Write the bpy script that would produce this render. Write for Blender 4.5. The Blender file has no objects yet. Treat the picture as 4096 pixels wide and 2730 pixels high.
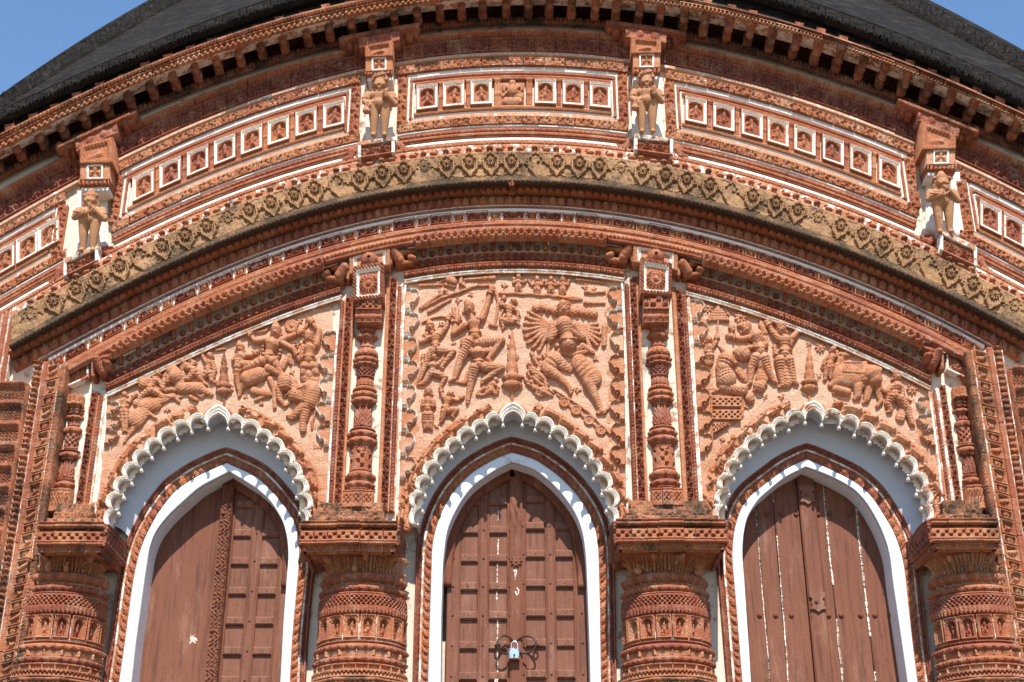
import bpy, math, random
import numpy as np
from math import radians, pi
from mathutils import Vector

# ------------------------------------------------------------------ camera, sky, sun, exposure
SC = bpy.context.scene
F_PX, CX, CY, PITCH, DIST, EYE = 5461.0, 2048.0, 1365.0, radians(25.0), 9.0, 1.6
cam_d = bpy.data.cameras.new('camera')
cam_d.sensor_width = 36.0
cam_d.lens = 36.0 * F_PX / 4096.0
cam_d.clip_start, cam_d.clip_end = 0.1, 2000.0
cam = bpy.data.objects.new('camera', cam_d)
cam.location = (0, -DIST, EYE)
cam.rotation_euler = (pi / 2 + PITCH, 0, 0)
SC.collection.objects.link(cam)
SC.camera = cam

SUN_EL, SUN_AZ = radians(50.5), radians(4.0)      # azimuth measured from straight in front of the facade, towards the right
W = bpy.data.worlds.new('World')
SC.world = W
W.use_nodes = True
nt = W.node_tree
sky = nt.nodes.new('ShaderNodeTexSky')
sky.sky_type = 'NISHITA'
sky.sun_disc = False
sky.sun_elevation = SUN_EL
sky.sun_rotation = pi - SUN_AZ
sky.air_density, sky.dust_density, sky.ozone_density = 1.5, 0.1, 8.0
nt.links.new(sky.outputs[0], nt.nodes['Background'].inputs[0])
nt.nodes['Background'].inputs[1].default_value = 0.135
sun_d = bpy.data.lights.new('sun', 'SUN')
sun_d.energy, sun_d.angle, sun_d.color = 5.0, radians(0.5), (1.0, 0.95, 0.88)
sun = bpy.data.objects.new('sun', sun_d)
dirv = Vector((math.sin(SUN_AZ) * math.cos(SUN_EL), -math.cos(SUN_AZ) * math.cos(SUN_EL), math.sin(SUN_EL)))
sun.rotation_euler = dirv.to_track_quat('Z', 'Y').to_euler()
sun.location = (3, -12, 14)
SC.collection.objects.link(sun)
SC.view_settings.view_transform = 'Standard'
SC.view_settings.look = 'None'
SC.view_settings.exposure = 0.50
SC.view_settings.gamma = 1.0
SC.view_settings.use_curve_mapping = False
SC.cycles.max_bounces = 6
SC.cycles.diffuse_bounces = 4

# ------------------------------------------------------------------ geometry helpers
CARVE = 1.65          # depth of the carving relative to the nominal values below
RNG = np.random.default_rng(7)
random.seed(7)
CS, SN = math.cos(PITCH), math.sin(PITCH)
COL = SC.collection


def U(px, py, d=0.0):
    """The point of the vertical plane y = -d that the photograph shows at (px, py)."""
    px, py = np.asarray(px, float), np.asarray(py, float)
    v = (CY - py) / F_PX
    t = (DIST - d) / (CS - v * SN)
    x, y, z = np.broadcast_arrays((px - CX) / F_PX * t, -d + 0 * t, EYE + t * (SN + v * CS))
    return np.stack([x, y, z], -1)


def V(p):
    """Inverse of U: where a world point shows."""
    p = np.asarray(p, float)
    X, Y, Z = p[..., 0], p[..., 1] + DIST, p[..., 2] - EYE
    w = Y * CS + Z * SN
    return np.stack([CX + F_PX * X / w, CY - F_PX * (Z * CS - Y * SN) / w], -1)


ORG = {r + str(i + 1): (x, y) for r, y in zip('ABCD', (0, 670, 1300, 2000)) for i, x in enumerate((0, 1000, 2000, 2996))}
ZOOM = 2353 / 1100.0


def q(tag, *v):
    a = np.array(v, float).reshape(-1, 2)
    return np.array(ORG[tag]) + a / ZOOM


def fit(pts, deg=5):
    pts = np.vstack(pts)
    c = np.polyfit((pts[:, 0] - 2048) / 2048, pts[:, 1], deg)
    return lambda x: np.polyval(c, (np.asarray(x, float) - 2048) / 2048)


def mix(f, g, k):
    return lambda x: f(x) * (1 - k) + g(x) * k


def off(f, k):
    return lambda x: f(x) + k


def world(o):
    return o.matrix_basis if o.parent is None else world(o.parent) @ o.matrix_parent_inverse @ o.matrix_basis


def link(o, par=None):
    COL.objects.link(o)
    if par is not None:
        o.parent = par
        o.matrix_parent_inverse = world(par).inverted()
    return o


def mk_mesh(name, v, f, mat, attrs=None, smooth=True):
    v = np.asarray(v, np.float32).reshape(-1, 3)
    me = bpy.data.meshes.new(name)
    me.vertices.add(len(v))
    me.vertices.foreach_set('co', v.ravel())
    if isinstance(f, np.ndarray) and f.ndim == 2:
        n, k = f.shape
        loops, starts = f.ravel(), np.arange(n) * k
    else:
        lens = [len(x) for x in f]
        n = len(f)
        loops = np.array([i for x in f for i in x])
        starts = np.concatenate([[0], np.cumsum(lens)[:-1]]) if n else np.array([], int)
    me.loops.add(len(loops))
    me.loops.foreach_set('vertex_index', loops.astype(np.int32))
    me.polygons.add(n)
    me.polygons.foreach_set('loop_start', starts.astype(np.int32))
    me.polygons.foreach_set('use_smooth', np.full(n, bool(smooth)))
    me.materials.append(mat)
    for k_, a in (attrs or {}).items():
        at = me.attributes.new(k_, 'FLOAT', 'POINT')
        at.data.foreach_set('value', np.broadcast_to(np.asarray(a, np.float32), (len(v),)).astype(np.float32).ravel())
    me.update(calc_edges=True)
    return me


def ob(name, me, par=None):
    return link(bpy.data.objects.new(name, me), par)


def grid_faces(n, m, keep=None):
    i, j = np.meshgrid(np.arange(n - 1), np.arange(m - 1), indexing='ij')
    a = i * m + j
    f = np.stack([a, a + m, a + m + 1, a + 1], -1)
    return f[keep] if keep is not None else f.reshape(-1, 4)


def normals(P):
    du, dv = np.gradient(P, axis=0), np.gradient(P, axis=1)
    n = np.cross(du, dv)
    n /= np.linalg.norm(n, axis=-1, keepdims=True) + 1e-12
    eye = np.array([0, -DIST, EYE]) - P
    return n * np.where((n * eye).sum(-1, keepdims=True) < 0, -1, 1)


def surf(name, P, h, mat, par, skirt=.03, smooth=True, attrs=None, nrm=None):
    """A sheet of points P raised by h along its normal, with its rim folded back so that it has thickness."""
    N = normals(P) if nrm is None else nrm
    Q = P + N * h[..., None]
    if skirt:
        Q = np.pad(Q, ((1, 1), (1, 1), (0, 0)), mode='edge')
        Np = np.pad(N, ((1, 1), (1, 1), (0, 0)), mode='edge')
        Pp = np.pad(P, ((1, 1), (1, 1), (0, 0)), mode='edge')
        rim = np.zeros(Q.shape[:2], bool)
        rim[0], rim[-1], rim[:, 0], rim[:, -1] = True, True, True, True
        Q[rim] = Pp[rim] - Np[rim] * skirt
    A = {}
    for k, a in (attrs or {}).items():
        a = np.asarray(a, float)
        if a.ndim == 2 and skirt:
            a = np.pad(a, 1, mode='edge')
        A[k] = a.ravel() if a.ndim == 2 else a
    me = mk_mesh(name, Q, grid_faces(*Q.shape[:2]), mat, A, smooth)
    return ob(name, me, par)


def wear(h, tint, wash, grime, tv, hr):
    hr_w, hr_t = hr
    if hr_w is not None:
        w = hr_w
    elif wash > .3:
        w = wash * np.clip(1.2 - .45 * h, 0, 1.2)
    else:
        w = wash * 2.3 * np.clip(1.15 - 1.9 * h, 0, 1)
    t = tint if hr_t is None else tint + hr_t
    return {'tint': t + 0 * h, 'wash': w + 0 * h, 'grime': grime + 0 * h, 'tv': tv}


def lay(name, pa, pb, hf=None, amp=.015, mat=None, par=None, nt=None, d0=0., d1=None, skirt=.03, tint=.5, wash=.0, grime=0., tv=0., a0=0., bow=0., scale=1.):
    """A carved sheet between two outlines pa and pb (pixel polylines of the same length), at distances d0 and d1 in front of the wall plane."""
    d1 = d0 if d1 is None else d1
    A, B = U(pa[:, 0], pa[:, 1], d0), U(pb[:, 0], pb[:, 1], d1)
    wpx = np.linalg.norm(pa - pb, axis=1).mean()
    nt = nt or int(max(4, wpx / 3.4))
    T = np.linspace(0, 1, nt + 1)
    P = A[:, None] * (1 - T[None, :, None]) + B[:, None] * T[None, :, None]
    mid = .5 * (A + B)
    s = np.concatenate([[0], np.cumsum(np.linalg.norm(np.diff(mid, axis=0), axis=1))])
    wid = np.linalg.norm(A - B, axis=1).mean()
    aa, tt = np.meshgrid(a0 + s / wid, T, indexing='ij')
    r = hf(aa / scale if scale != 1. else aa, tt) if hf else 0 * tt
    hw = ht = None
    if isinstance(r, tuple):
        r, hw, ht = r
    h = r * amp * CARVE + bow * np.sin(pi * tt)
    o = surf(name, P, h, mat or TC, par, skirt, attrs=wear(r, tint, wash, grime, tv, (hw, ht)))
    return o, a0 + s[-1] / wid


def strip(name, fa, fb, x0, x1, hf=None, st=4., tile=None, gap=1.2, jit=.004, par=None, d0=0., d1=None, tint=.5, tvar=.12, **kw):
    """A carved band between two curves of the facade: one sheet, or one object per tile."""
    if not tile:
        x = np.linspace(x0, x1, max(3, int((x1 - x0) / st) + 1))
        return lay(name, np.stack([x, fa(x)], 1), np.stack([x, fb(x)], 1), hf, par=par, d0=d0, d1=d1, tint=tint, **kw)[0]
    n = max(1, int(round((x1 - x0) / tile)))
    e, a, out = np.linspace(x0, x1, n + 1), 0., []
    for i in range(n):
        x = np.linspace(e[i] + gap * .5, e[i + 1] - gap * .5, max(3, int(tile / st) + 1))
        j = random.uniform(-jit, jit)
        o, a = lay(name, np.stack([x, fa(x)], 1), np.stack([x, fb(x)], 1), hf, par=par, d0=d0 + j, d1=(d0 if d1 is None else d1) + j,
                   tint=tint + random.uniform(-tvar, tvar), a0=a, **kw)
        out.append(o)
    return out


def vline(px, py, d, ys):
    """The pixels of the upright line through (px, py) at distance d, at the heights of the pixel rows ys."""
    X = U(px, py, d)[0]
    v = (CY - np.asarray(ys, float)) / F_PX
    t = (DIST - d) / (CS - v * SN)
    return np.stack([CX + F_PX * X / t, np.asarray(ys, float)], 1)


def upright(name, xa, xb, py, y0, y1, hf=None, d=.02, tile=None, par=None, gap=1.2, tint=.5, tvar=.1, st=4., jit=.003, **kw):
    """A vertical carved band whose edges stand at xa and xb on row py, from row y0 (top) to y1."""
    n = 1 if not tile else max(1, int(round((y1 - y0) / tile)))
    e, a, out = np.linspace(y0, y1, n + 1), 0., []
    for i in range(n):
        ys = np.linspace(e[i] + (gap / 2 if tile else 0), e[i + 1] - (gap / 2 if tile else 0), max(3, int((e[i + 1] - e[i]) / st) + 1))
        j = random.uniform(-jit, jit) if tile else 0
        o, a = lay(name, vline(xa, py, d, ys), vline(xb, py, d, ys), hf, par=par, d0=d + j, tint=tint + (random.uniform(-tvar, tvar) if tile else 0), a0=a, **kw)
        out.append(o)
    return out


def resamp(p, n):
    p = np.asarray(p, float)
    s = np.concatenate([[0], np.cumsum(np.linalg.norm(np.diff(p, axis=0), axis=1))])
    u = np.linspace(0, s[-1], n)
    return np.stack([np.interp(u, s, p[:, k]) for k in range(p.shape[1])], 1)


def smoothp(p, n, it=6):
    """A polyline rounded off (its two ends stay) and resampled."""
    p = resamp(p, n)
    for _ in range(it):
        p[1:-1] = .25 * p[:-2] + .5 * p[1:-1] + .25 * p[2:]
    return p


def offs(p, k):
    """A pixel path moved sideways by k (to its left as it runs)."""
    t = np.gradient(p, axis=0)
    t /= np.linalg.norm(t, axis=1, keepdims=True)
    return p + np.stack([t[:, 1], -t[:, 0]], 1) * k


def inside(poly, X, Y):
    r = np.zeros(X.shape, bool)
    x0, y0 = poly[-1]
    for x1, y1 in poly:
        c = (y1 > Y) != (y0 > Y)
        if y0 != y1:
            r ^= c & (X < (x0 - x1) * (Y - y1) / (y0 - y1) + x1)
        x0, y0 = x1, y1
    return r


def caps(X, Y, L, H=None):
    """Height of a relief made of tapered rounded limbs (x0, y0, x1, y1, r0, r1[, height factor[, cross grooves per unit]])."""
    H = np.zeros(np.shape(X)) if H is None else H
    for c in L:
        x0, y0, x1, y1, r0, r1 = c[:6]
        k = c[6] if len(c) > 6 else 1.
        dx, dy = x1 - x0, y1 - y0
        ll = dx * dx + dy * dy
        u = np.clip(((X - x0) * dx + (Y - y0) * dy) / ll, 0, 1) if ll > 1e-9 else 0 * X
        r = r0 + (r1 - r0) * u
        dd = 1 - ((X - x0 - u * dx) ** 2 + (Y - y0 - u * dy) ** 2) / (r * r)
        h = k * r * np.clip(dd, 0, 1) ** .42
        if len(c) > 7:
            h = h * (1 + .07 * np.sin(u * math.sqrt(ll) * c[7]))
        H = np.maximum(H, h)
    return H


def relief(name, L, par, mat=None, d=.004, step=2.6, k=1.0, tint=.8, wash=0., grime=0., tv=0., pad=3, extra=None, engrave=1.):
    """A carved figure standing out of the wall plane; limbs in picture pixels, its depth in proportion to their thickness."""
    L = [tuple(map(float, c)) for c in L]
    r = max(max(c[4], c[5]) for c in L)
    a = np.array([[c[0], c[1]] for c in L] + [[c[2], c[3]] for c in L])
    x = np.arange(a[:, 0].min() - r - pad, a[:, 0].max() + r + pad, step)
    y = np.arange(a[:, 1].min() - r - pad, a[:, 1].max() + r + pad, step)
    X, Y = np.meshgrid(x, y, indexing='ij')
    H = caps(X, Y, L)
    th = (len(L) * 1.7 + L[0][0]) % pi
    H = H + np.where(H > 2.2, .75 * engrave * np.sin((X * math.cos(th) + Y * math.sin(th)) * .62 + 1.6 * np.sin((Y * math.cos(th) - X * math.sin(th)) * .09)), 0)
    if extra:
        H = extra(X, Y, H)
    on = H > .2
    keep = on[:-1, :-1] | on[1:, :-1] | on[:-1, 1:] | on[1:, 1:]
    P = U(X, Y, d)
    mpp = (DIST / CS) / F_PX * 1.08
    P[..., 1] -= np.where(on, H * k * mpp, -.012 - d)
    f = grid_faces(*X.shape, keep=keep)
    used, inv = np.unique(f, return_inverse=True)
    me = mk_mesh(name, P.reshape(-1, 3)[used], inv.reshape(-1, 4), mat or TC, {'tint': tint, 'wash': wash, 'grime': grime, 'tv': tv})
    return ob(name, me, par)


def local_relief(name, L, step, mat=None, k=1., unit=.0018, tint=.5, wash=0., grime=0., tv=1., fn=None, box=None, back=.012):
    """Mesh data of a small relief in its own plane (x right, z up, towards -y), limbs in units of picture pixels; for sharing."""
    r = max(max(c[4], c[5]) for c in L) if L else 0
    if box is None:
        a = np.array([[c[0], c[1]] for c in L] + [[c[2], c[3]] for c in L], float)
        box = (a[:, 0].min() - r - 1, a[:, 0].max() + r + 1, a[:, 1].min() - r - 1, a[:, 1].max() + r + 1)
    X, Y = np.meshgrid(np.arange(box[0], box[1] + step, step), np.arange(box[2], box[3] + step, step), indexing='ij')
    H = caps(X, Y, L)
    if fn:
        H = fn(X, Y, H)
    on = H > .15
    keep = on[:-1, :-1] | on[1:, :-1] | on[:-1, 1:] | on[1:, 1:]
    P = np.stack([X * unit, -np.where(on, H * k * unit, -back), Y * unit], -1)
    f = grid_faces(*X.shape, keep=keep)[:, ::-1]
    used, inv = np.unique(f, return_inverse=True)
    return mk_mesh(name, P.reshape(-1, 3)[used], inv.reshape(-1, 4), mat or TC, {'tint': tint, 'wash': wash, 'grime': grime, 'tv': tv})


def put(name, me, px, py, d, par, rot=0., sc=1., flip=False):
    o = bpy.data.objects.new(name, me)
    o.location = U(px, py, d)
    o.rotation_euler = (0, -rot, 0)
    o.scale = (-sc if flip else sc, sc, sc)
    return link(o, par)


def slope(f, x):
    """Tilt of a facade curve in its plane at pixel column x."""
    a, b = U(x - 20, f(x - 20)), U(x + 20, f(x + 20))
    return math.atan2(b[2] - a[2], b[0] - a[0])


def box(name, x0, x1, y0, y1, z0, z1, mat, par=None, bev=.0, attrs=None):
    """A block with a chamfered front."""
    b = bev
    v = [(x0, y1, z0), (x1, y1, z0), (x1, y1, z1), (x0, y1, z1), (x0, y0 + b, z0), (x1, y0 + b, z0), (x1, y0 + b, z1), (x0, y0 + b, z1)]
    f = [(3, 2, 1, 0), (0, 1, 5, 4), (1, 2, 6, 5), (2, 3, 7, 6), (3, 0, 4, 7)]
    if b:
        v += [(x0 + b, y0, z0 + b), (x1 - b, y0, z0 + b), (x1 - b, y0, z1 - b), (x0 + b, y0, z1 - b)]
        f += [(4, 5, 9, 8), (5, 6, 10, 9), (6, 7, 11, 10), (7, 4, 8, 11), (8, 9, 10, 11)]
    else:
        f += [(4, 5, 6, 7)]
    return ob(name, mk_mesh(name, v, f, mat, attrs or {}, smooth=False), par)


def empty(name, loc=(0, 0, 0), par=None):
    o = bpy.data.objects.new(name, None)
    o.location = loc
    o.empty_display_size = .1
    return link(o, par)


def tag(o, label=None, cat=None, group=None, kind=None):
    for k, v in (('label', label), ('category', cat), ('group', group), ('kind', kind)):
        if v:
            o[k] = v
    return o


# ------------------------------------------------------------------ carving patterns: (a, t) -> height 0..1, a along in band widths, t across 0..1
def dome(r2):
    return np.sqrt(np.clip(1 - r2, 0, 1))


def vine(p=1.5, rough=.0):
    def f(a, t):
        y = .5 + .27 * np.sin(2 * pi * a / p)
        h = .65 * np.exp(-((t - y) / .085) ** 2)
        for k in (0, 1):
            c = (a / p - .25 - .5 * k)
            u = (c - np.round(c)) * p
            w = t - (.33 if k == 0 else .67)
            r, th = np.hypot(u, w), np.arctan2(w, u)
            h = np.maximum(h, np.clip((.27 * (1 + .22 * np.cos(5 * th + k)) - r) / .12, 0, 1) * (.72 + .28 * np.cos(5 * th)))
            h = np.maximum(h, 1.0 * dome((r / .1) ** 2))
        h = np.maximum(h, .5 * np.clip(.5 + .9 * np.sin(2 * pi * (a * 2.6 / p + t * 1.9)) * np.sin(2 * pi * (a * 2.1 / p - t * 1.4)), 0, 1) ** 2)
        e = np.minimum(t, 1 - t)
        return np.where(e < .07, .75, h)
    return f


def rosettes(p=1.1, n=8, r0=.42, rim=True):
    def f(a, t):
        u = (a / p - np.round(a / p)) * p
        w = t - .5
        r, th = np.hypot(u, w), np.arctan2(w, u)
        h = np.clip((r0 * (.86 + .14 * np.cos(n * th)) - r) / .07, 0, 1) * (.55 + .3 * np.cos(n * th) * np.clip(r / r0, 0, 1))
        h = np.maximum(h, dome((r / (r0 * .34)) ** 2))
        h = np.maximum(h, .8 * np.exp(-((r - r0 * .5) / .04) ** 2))
        e = np.minimum(t, 1 - t)
        return np.where((e < .07) & rim, .7, h)
    return f


def rope(k=2.2):
    def f(a, t):
        return dome(((t - .5) / .5) ** 2) * (.6 + .4 * np.abs(np.sin(pi * (a * k + .8 * t))))
    return f


def beads(k=1.6):
    def f(a, t):
        u = a * k - np.round(a * k)
        return dome((u / .46) ** 2 + ((t - .5) / .42) ** 2)
    return f


def leaves(p=.7):
    def f(a, t):
        u = np.abs(a / p - np.round(a / p)) * 2
        w = np.clip(1 - t, 0, 1)
        edge = .95 * np.sqrt(np.clip(1 - (2 * t - .85) ** 2 * .8, 0, 1)) * np.clip((1.05 - t) * 2.2, 0, 1)
        h = np.clip((edge - u) / .3, 0, 1) * (.55 + .35 * np.abs(np.sin(pi * (t * 4 + u * 1.5))))
        return np.maximum(h, .9 * np.exp(-(u / .1) ** 2) * (w > .05))
    return f


def petals(p=.6, up=False):
    def f(a, t):
        t = 1 - t if up else t
        u = np.abs(a / p - np.round(a / p)) * 2
        return np.where(u * u + np.clip((.5 - t) * 2, 0, 1) ** 2 < .85, .5 + .5 * dome(u * u * .9), .0) * np.where(t > .93, .8, 1)
    return f


def lattice(k=2., w=.2):
    def f(a, t):
        b1, b2 = (a * k + t * k), (a * k - t * k)
        d1, d2 = np.abs(b1 - np.round(b1)), np.abs(b2 - np.round(b2))
        over = (np.floor(b1 + .5) + np.floor(b2 + .5)) % 2 == 0
        h = np.where(d1 < w, .8 + .2 * over, 0.)
        h = np.maximum(h, np.where(d2 < w, 1 - .2 * over, 0.))
        e = np.minimum(t, 1 - t)
        return np.where(e < .1, .9, h)
    return f


def chequer(k=2.5, border=.14):
    def f(a, t):
        e = np.minimum(t, 1 - t)
        i, j = a * k, (t - border) / (1 - 2 * border) * max(2, round(k))
        hole = ((np.floor(i) + np.floor(j)) % 2 == 0) & (np.abs(i - np.floor(i) - .5) < .42) & (np.abs(j - np.floor(j) - .5) < .42)
        return np.where(hole & (e > border), 0., 1.)
    return f


def dentil(k=2., w=.3):
    def f(a, t):
        u = np.abs(a * k - np.round(a * k))
        return np.where(u < w, 1., .15) * np.where(t > .88, .6, 1.)
    return f


def ribs(k=3):
    def f(a, t):
        return .25 + .75 * np.abs(np.sin(pi * k * t))
    return f


def steps(lv=(.2, .6, 1., .5)):
    def f(a, t):
        return np.asarray(lv)[np.clip((t * len(lv)).astype(int), 0, len(lv) - 1)]
    return f


def scallop(p=.5):
    """A row of arcs with a drop under each."""
    def f(a, t):
        u = (a / p - np.round(a / p)) * 2
        r = np.hypot(u * .5 * p, (t - .35) * .75)
        h = np.exp(-((r - p * .42) / .05) ** 2) * .9
        h = np.maximum(h, dome(((u * p * .5) ** 2 + (t - .3) ** 2) / .012))
        h = np.maximum(h, .9 * (np.abs(t - .86) < .09))
        return np.maximum(h, .8 * (t < .08))
    return f


def blank(v=.5):
    return lambda a, t: v + 0 * a


def weave(p=.34):
    """Interlaced rounded strands."""
    def f(a, t):
        y1, y2 = .5 + .36 * np.sin(2 * pi * a / p / 2), .5 - .36 * np.sin(2 * pi * a / p / 2)
        h = np.maximum(.8 * np.exp(-((t - y1) / .1) ** 2), .8 * np.exp(-((t - y2) / .1) ** 2))
        e = np.minimum(t, 1 - t)
        return np.where(e < .08, .8, h)
    return f


def tassels(p=.55):
    """The hanging lower edge of a cornice: a net with buds below."""
    def f(a, t):
        u = (a / p - np.round(a / p)) * 2
        net = np.exp(-((t - .72 - .2 * np.abs(u)) / .06) ** 2) + np.exp(-((t - .92) / .07) ** 2)
        bud = dome((u / .8) ** 2 + ((t - .42) / .22) ** 2)
        bud2 = dome(((np.abs(u) - 1) / .8) ** 2 + ((t - .2) / .2) ** 2)
        return np.clip(np.maximum(np.maximum(net * .6, bud), bud2 * .85), 0, 1)
    return f


def fig_caps(kind, rs):
    """A little standing or bending figure in the unit square (y up)."""
    j = lambda s: rs.uniform(-s, s)
    cx = .5 + j(.03)
    hx = cx + j(.08)
    L = [(hx, .8, hx, .8, .11, .11), (hx, .9, hx + j(.04), .95, .07, .04), (cx, .66, cx + j(.04), .45, .13, .1), (cx, .42, cx, .36, .13, .13)]
    for s in (-1, 1):
        ex, ey = cx + s * (.25 + j(.05)), .55 + j(.1)
        L += [(cx + s * .12, .66, ex, ey, .055, .05), (ex, ey, cx + s * (.14 + j(.14)), .5 + j(.22), .05, .045)]
        kx = cx + s * (.17 + j(.08))
        L += [(cx + s * .06, .36, kx, .22 + j(.03), .085, .065), (kx, .2, kx + s * j(.12), .05, .06, .045), (kx, .05, kx + s * .08, .04, .05, .04)]
    if kind == 1:
        L += [(.2, .3, .78, .84, .03, .03), (.3, .3, .72, .2, .09, .06), (.3, .14, .75, .1, .07, .05)]
    return L


def plaque(rs, kind, frame=.205):
    white = rs.uniform(.62, 1.05)
    L = fig_caps(kind, rs)

    def f(a, t):
        am, aM = a.min(), a.max()
        x = (a - am) / (aM - am + 1e-9)
        e = np.minimum(np.minimum(x, 1 - x), np.minimum(t, 1 - t))
        X, Y = (x - frame) / (1 - 2 * frame), (t - frame * .75) / (1 - 1.5 * frame)
        niche = (X > 0) & (X < 1) & (Y > 0) & (Y < .75 + .22 * np.sqrt(np.clip(1 - (2 * X - 1) ** 2, 0, 1)))
        g = caps(.15 + X * .7, Y, L) * 4.5
        h = np.where(niche, np.clip(.05 + g, 0, 1), .62)
        h = np.where(e < .06, .9, h)
        wash = np.where((e >= .03) & (e < frame * .72), white, np.where(niche & (g < .05), .12, .0))
        return h, wash, np.where(niche, -.12, .0)
    return f


def beast(kind, rs):
    """A small walking beast in the unit square, y up: 0 lion, 1 elephant, 2 bird with a curling tail."""
    if kind == 1:
        return [(.3, .55, .6, .57, .25, .24), (.82, .66, .8, .6, .17, .15), (.92, .55, .95, .2, .06, .04), (.95, .2, 1.02, .22, .04, .03), (.3, .4, .28, .08, .1, .08),
                (.45, .4, .47, .1, .09, .08), (.62, .4, .6, .08, .1, .08), (.12, .6, .05, .3, .03, .03), (.74, .7, .68, .52, .1, .06)]
    if kind == 2:
        return [(.5, .45, .65, .5, .17, .13), (.66, .55, .74, .85, .07, .06), (.78, .88, .88, .84, .06, .03), (.45, .5, .25, .75, .09, .08), (.25, .75, .08, .6, .08, .07),
                (.08, .6, .14, .4, .06, .04), (.42, .42, .2, .3, .08, .05), (.2, .3, .06, .2, .05, .03), (.55, .3, .5, .06, .05, .04), (.66, .34, .7, .06, .05, .04)]
    a = rs.uniform(-.05, .05)
    return [(.28, .5, .66, .58 + a, .17, .19), (.84, .78 + a, .84, .7, .16, .15), (.94, .7 + a, 1.02, .66, .07, .05), (.66, .5, .82, .12, .09, .06), (.82, .12, .9, .08, .05, .05),
            (.6, .45, .56, .1, .08, .06), (.3, .45, .16, .14, .1, .07), (.16, .14, .24, .07, .06, .05), (.38, .42, .4, .08, .08, .06), (.16, .56, .02, .74, .04, .035),
            (.02, .74, .16, .92, .035, .04), (.7, .75, .62, .9, .08, .04)]


def beast_tile(kind, rs, frame=False):
    L = [(*c[:4], c[4] * .8, c[5] * .78) for c in beast(kind, rs)]
    fl = rs.random() < .0

    def f(a, t):
        am, aM = a.min(), a.max()
        x = (a - am) / (aM - am + 1e-9)
        x = 1 - x if fl else x
        g = caps(.02 + x * 1.02, .0 + t * 1.04, L) * 4.2
        h = np.clip(g, 0, 1)
        if frame:
            e = np.minimum(np.minimum(x, 1 - x) * 1.8, np.minimum(t, 1 - t))
            h = np.where(e < .09, .9, h)
        return h
    return f


def curl_tile():
    """Paired beasts with curling tails, the wide tiles of the inner cornice."""
    def f(a, t):
        am, aM = a.min(), a.max()
        x = (a - am) / (aM - am + 1e-9)
        h = 0 * x
        for s in (0, 1):
            X = x if s == 0 else 1 - x
            r, th = np.hypot((X - .27) * 1.9, t - .48), np.arctan2(t - .48, (X - .27) * 1.9)
            ring = np.abs(r - .30 - .03 * th)
            h = np.maximum(h, np.clip(1 - ring / .085, 0, 1) ** .5 * .9)
            h = np.maximum(h, caps(x, t, [((.42 if s == 0 else .58), .62, (.3 if s == 0 else .7), .78, .08, .06), ((.4 if s == 0 else .6), .35, (.47 if s == 0 else .53), .7, .07, .05)]) * 9)
            h = np.maximum(h, np.clip(1 - np.abs(r - .13) / .07, 0, 1) ** .5 * .8)
        e = np.minimum(np.minimum(x, 1 - x) * 2, np.minimum(t, 1 - t))
        return np.where(e < .09, .95, np.clip(h, 0, .95))
    return f


def flower_tile(n=12):
    ro = rosettes(9., n, .36, False)

    def f(a, t):
        am, aM = a.min(), a.max()
        w = aM - am
        x = (a - am) / (w + 1e-9)
        h = ro((x - .5) * w, t)
        e = np.minimum(np.minimum(x, 1 - x) * w, np.minimum(t, 1 - t))
        return np.where(e < .09, .9, h)
    return f


def scroll_cloud(white=.3):
    """Cloud-shaped scroll that borders the big panels (t = 0 at the border)."""
    def f(a, t):
        am, aM = a.min(), a.max()
        x = (a - am) / (aM - am + 1e-9)
        X = x * 1.35
        d = np.minimum(np.hypot(X - .36, t - .50) - .36, np.hypot(X - .62, (t - .38)) - .30)
        d = np.minimum(d, np.maximum(t - .34, np.abs(X - .6) - .62))
        bite = np.hypot(X - 1.0, t - .46) - .17
        d = np.maximum(d, -bite)
        h = np.clip(-d / .05, 0, 1) * .45
        h = np.maximum(h, .95 * np.exp(-((d + .035) / .04) ** 2))
        h = np.maximum(h, dome((np.hypot(X - .98, t - .47) / .085) ** 2))
        w = np.where(np.abs(d + .02) < .07, white, .0)
        return h, w, 0 * x
    return f

# ------------------------------------------------------------------ materials
def nodes(name, rough=.9, spec=.2):
    m = bpy.data.materials.new(name)
    m.use_nodes = True
    t = m.node_tree
    b = t.nodes['Principled BSDF']
    b.inputs['Roughness'].default_value = rough
    b.inputs['Specular IOR Level'].default_value = spec
    return m, t, b


def N(t, kind, **kw):
    n = t.nodes.new('ShaderNode' + kind)
    for k, v in kw.items():
        if k.startswith('i_'):
            n.inputs[k[2:].replace('_', ' ')].default_value = v
        else:
            setattr(n, k, v)
    return n


def L(t, a, b):
    t.links.new(a, b)


def math_n(t, op, a, b=None, c=None, clamp=False):
    n = N(t, 'Math', operation=op, use_clamp=clamp)
    for i, v in enumerate((a, b, c)):
        if v is None:
            continue
        if isinstance(v, (int, float)):
            n.inputs[i].default_value = v
        else:
            L(t, v, n.inputs[i])
    return n.outputs[0]


def attr(t, name):
    return N(t, 'Attribute', attribute_name=name, attribute_type='GEOMETRY').outputs['Fac']


def noise(t, scale, detail=4., rough=.6, vec=None, dist=0.):
    n = N(t, 'TexNoise', i_Scale=scale, i_Detail=detail, i_Roughness=rough, i_Distortion=dist)
    if vec is not None:
        L(t, vec, n.inputs['Vector'])
    return n.outputs['Fac']


def ramp(t, fac, stops):
    n = N(t, 'ValToRGB')
    e = n.color_ramp.elements
    while len(e) < len(stops):
        e.new(.5)
    for x, (p, c) in zip(e, stops):
        x.position, x.color = p, (*c, 1)
    L(t, fac, n.inputs[0])
    return n.outputs[0]


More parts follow.
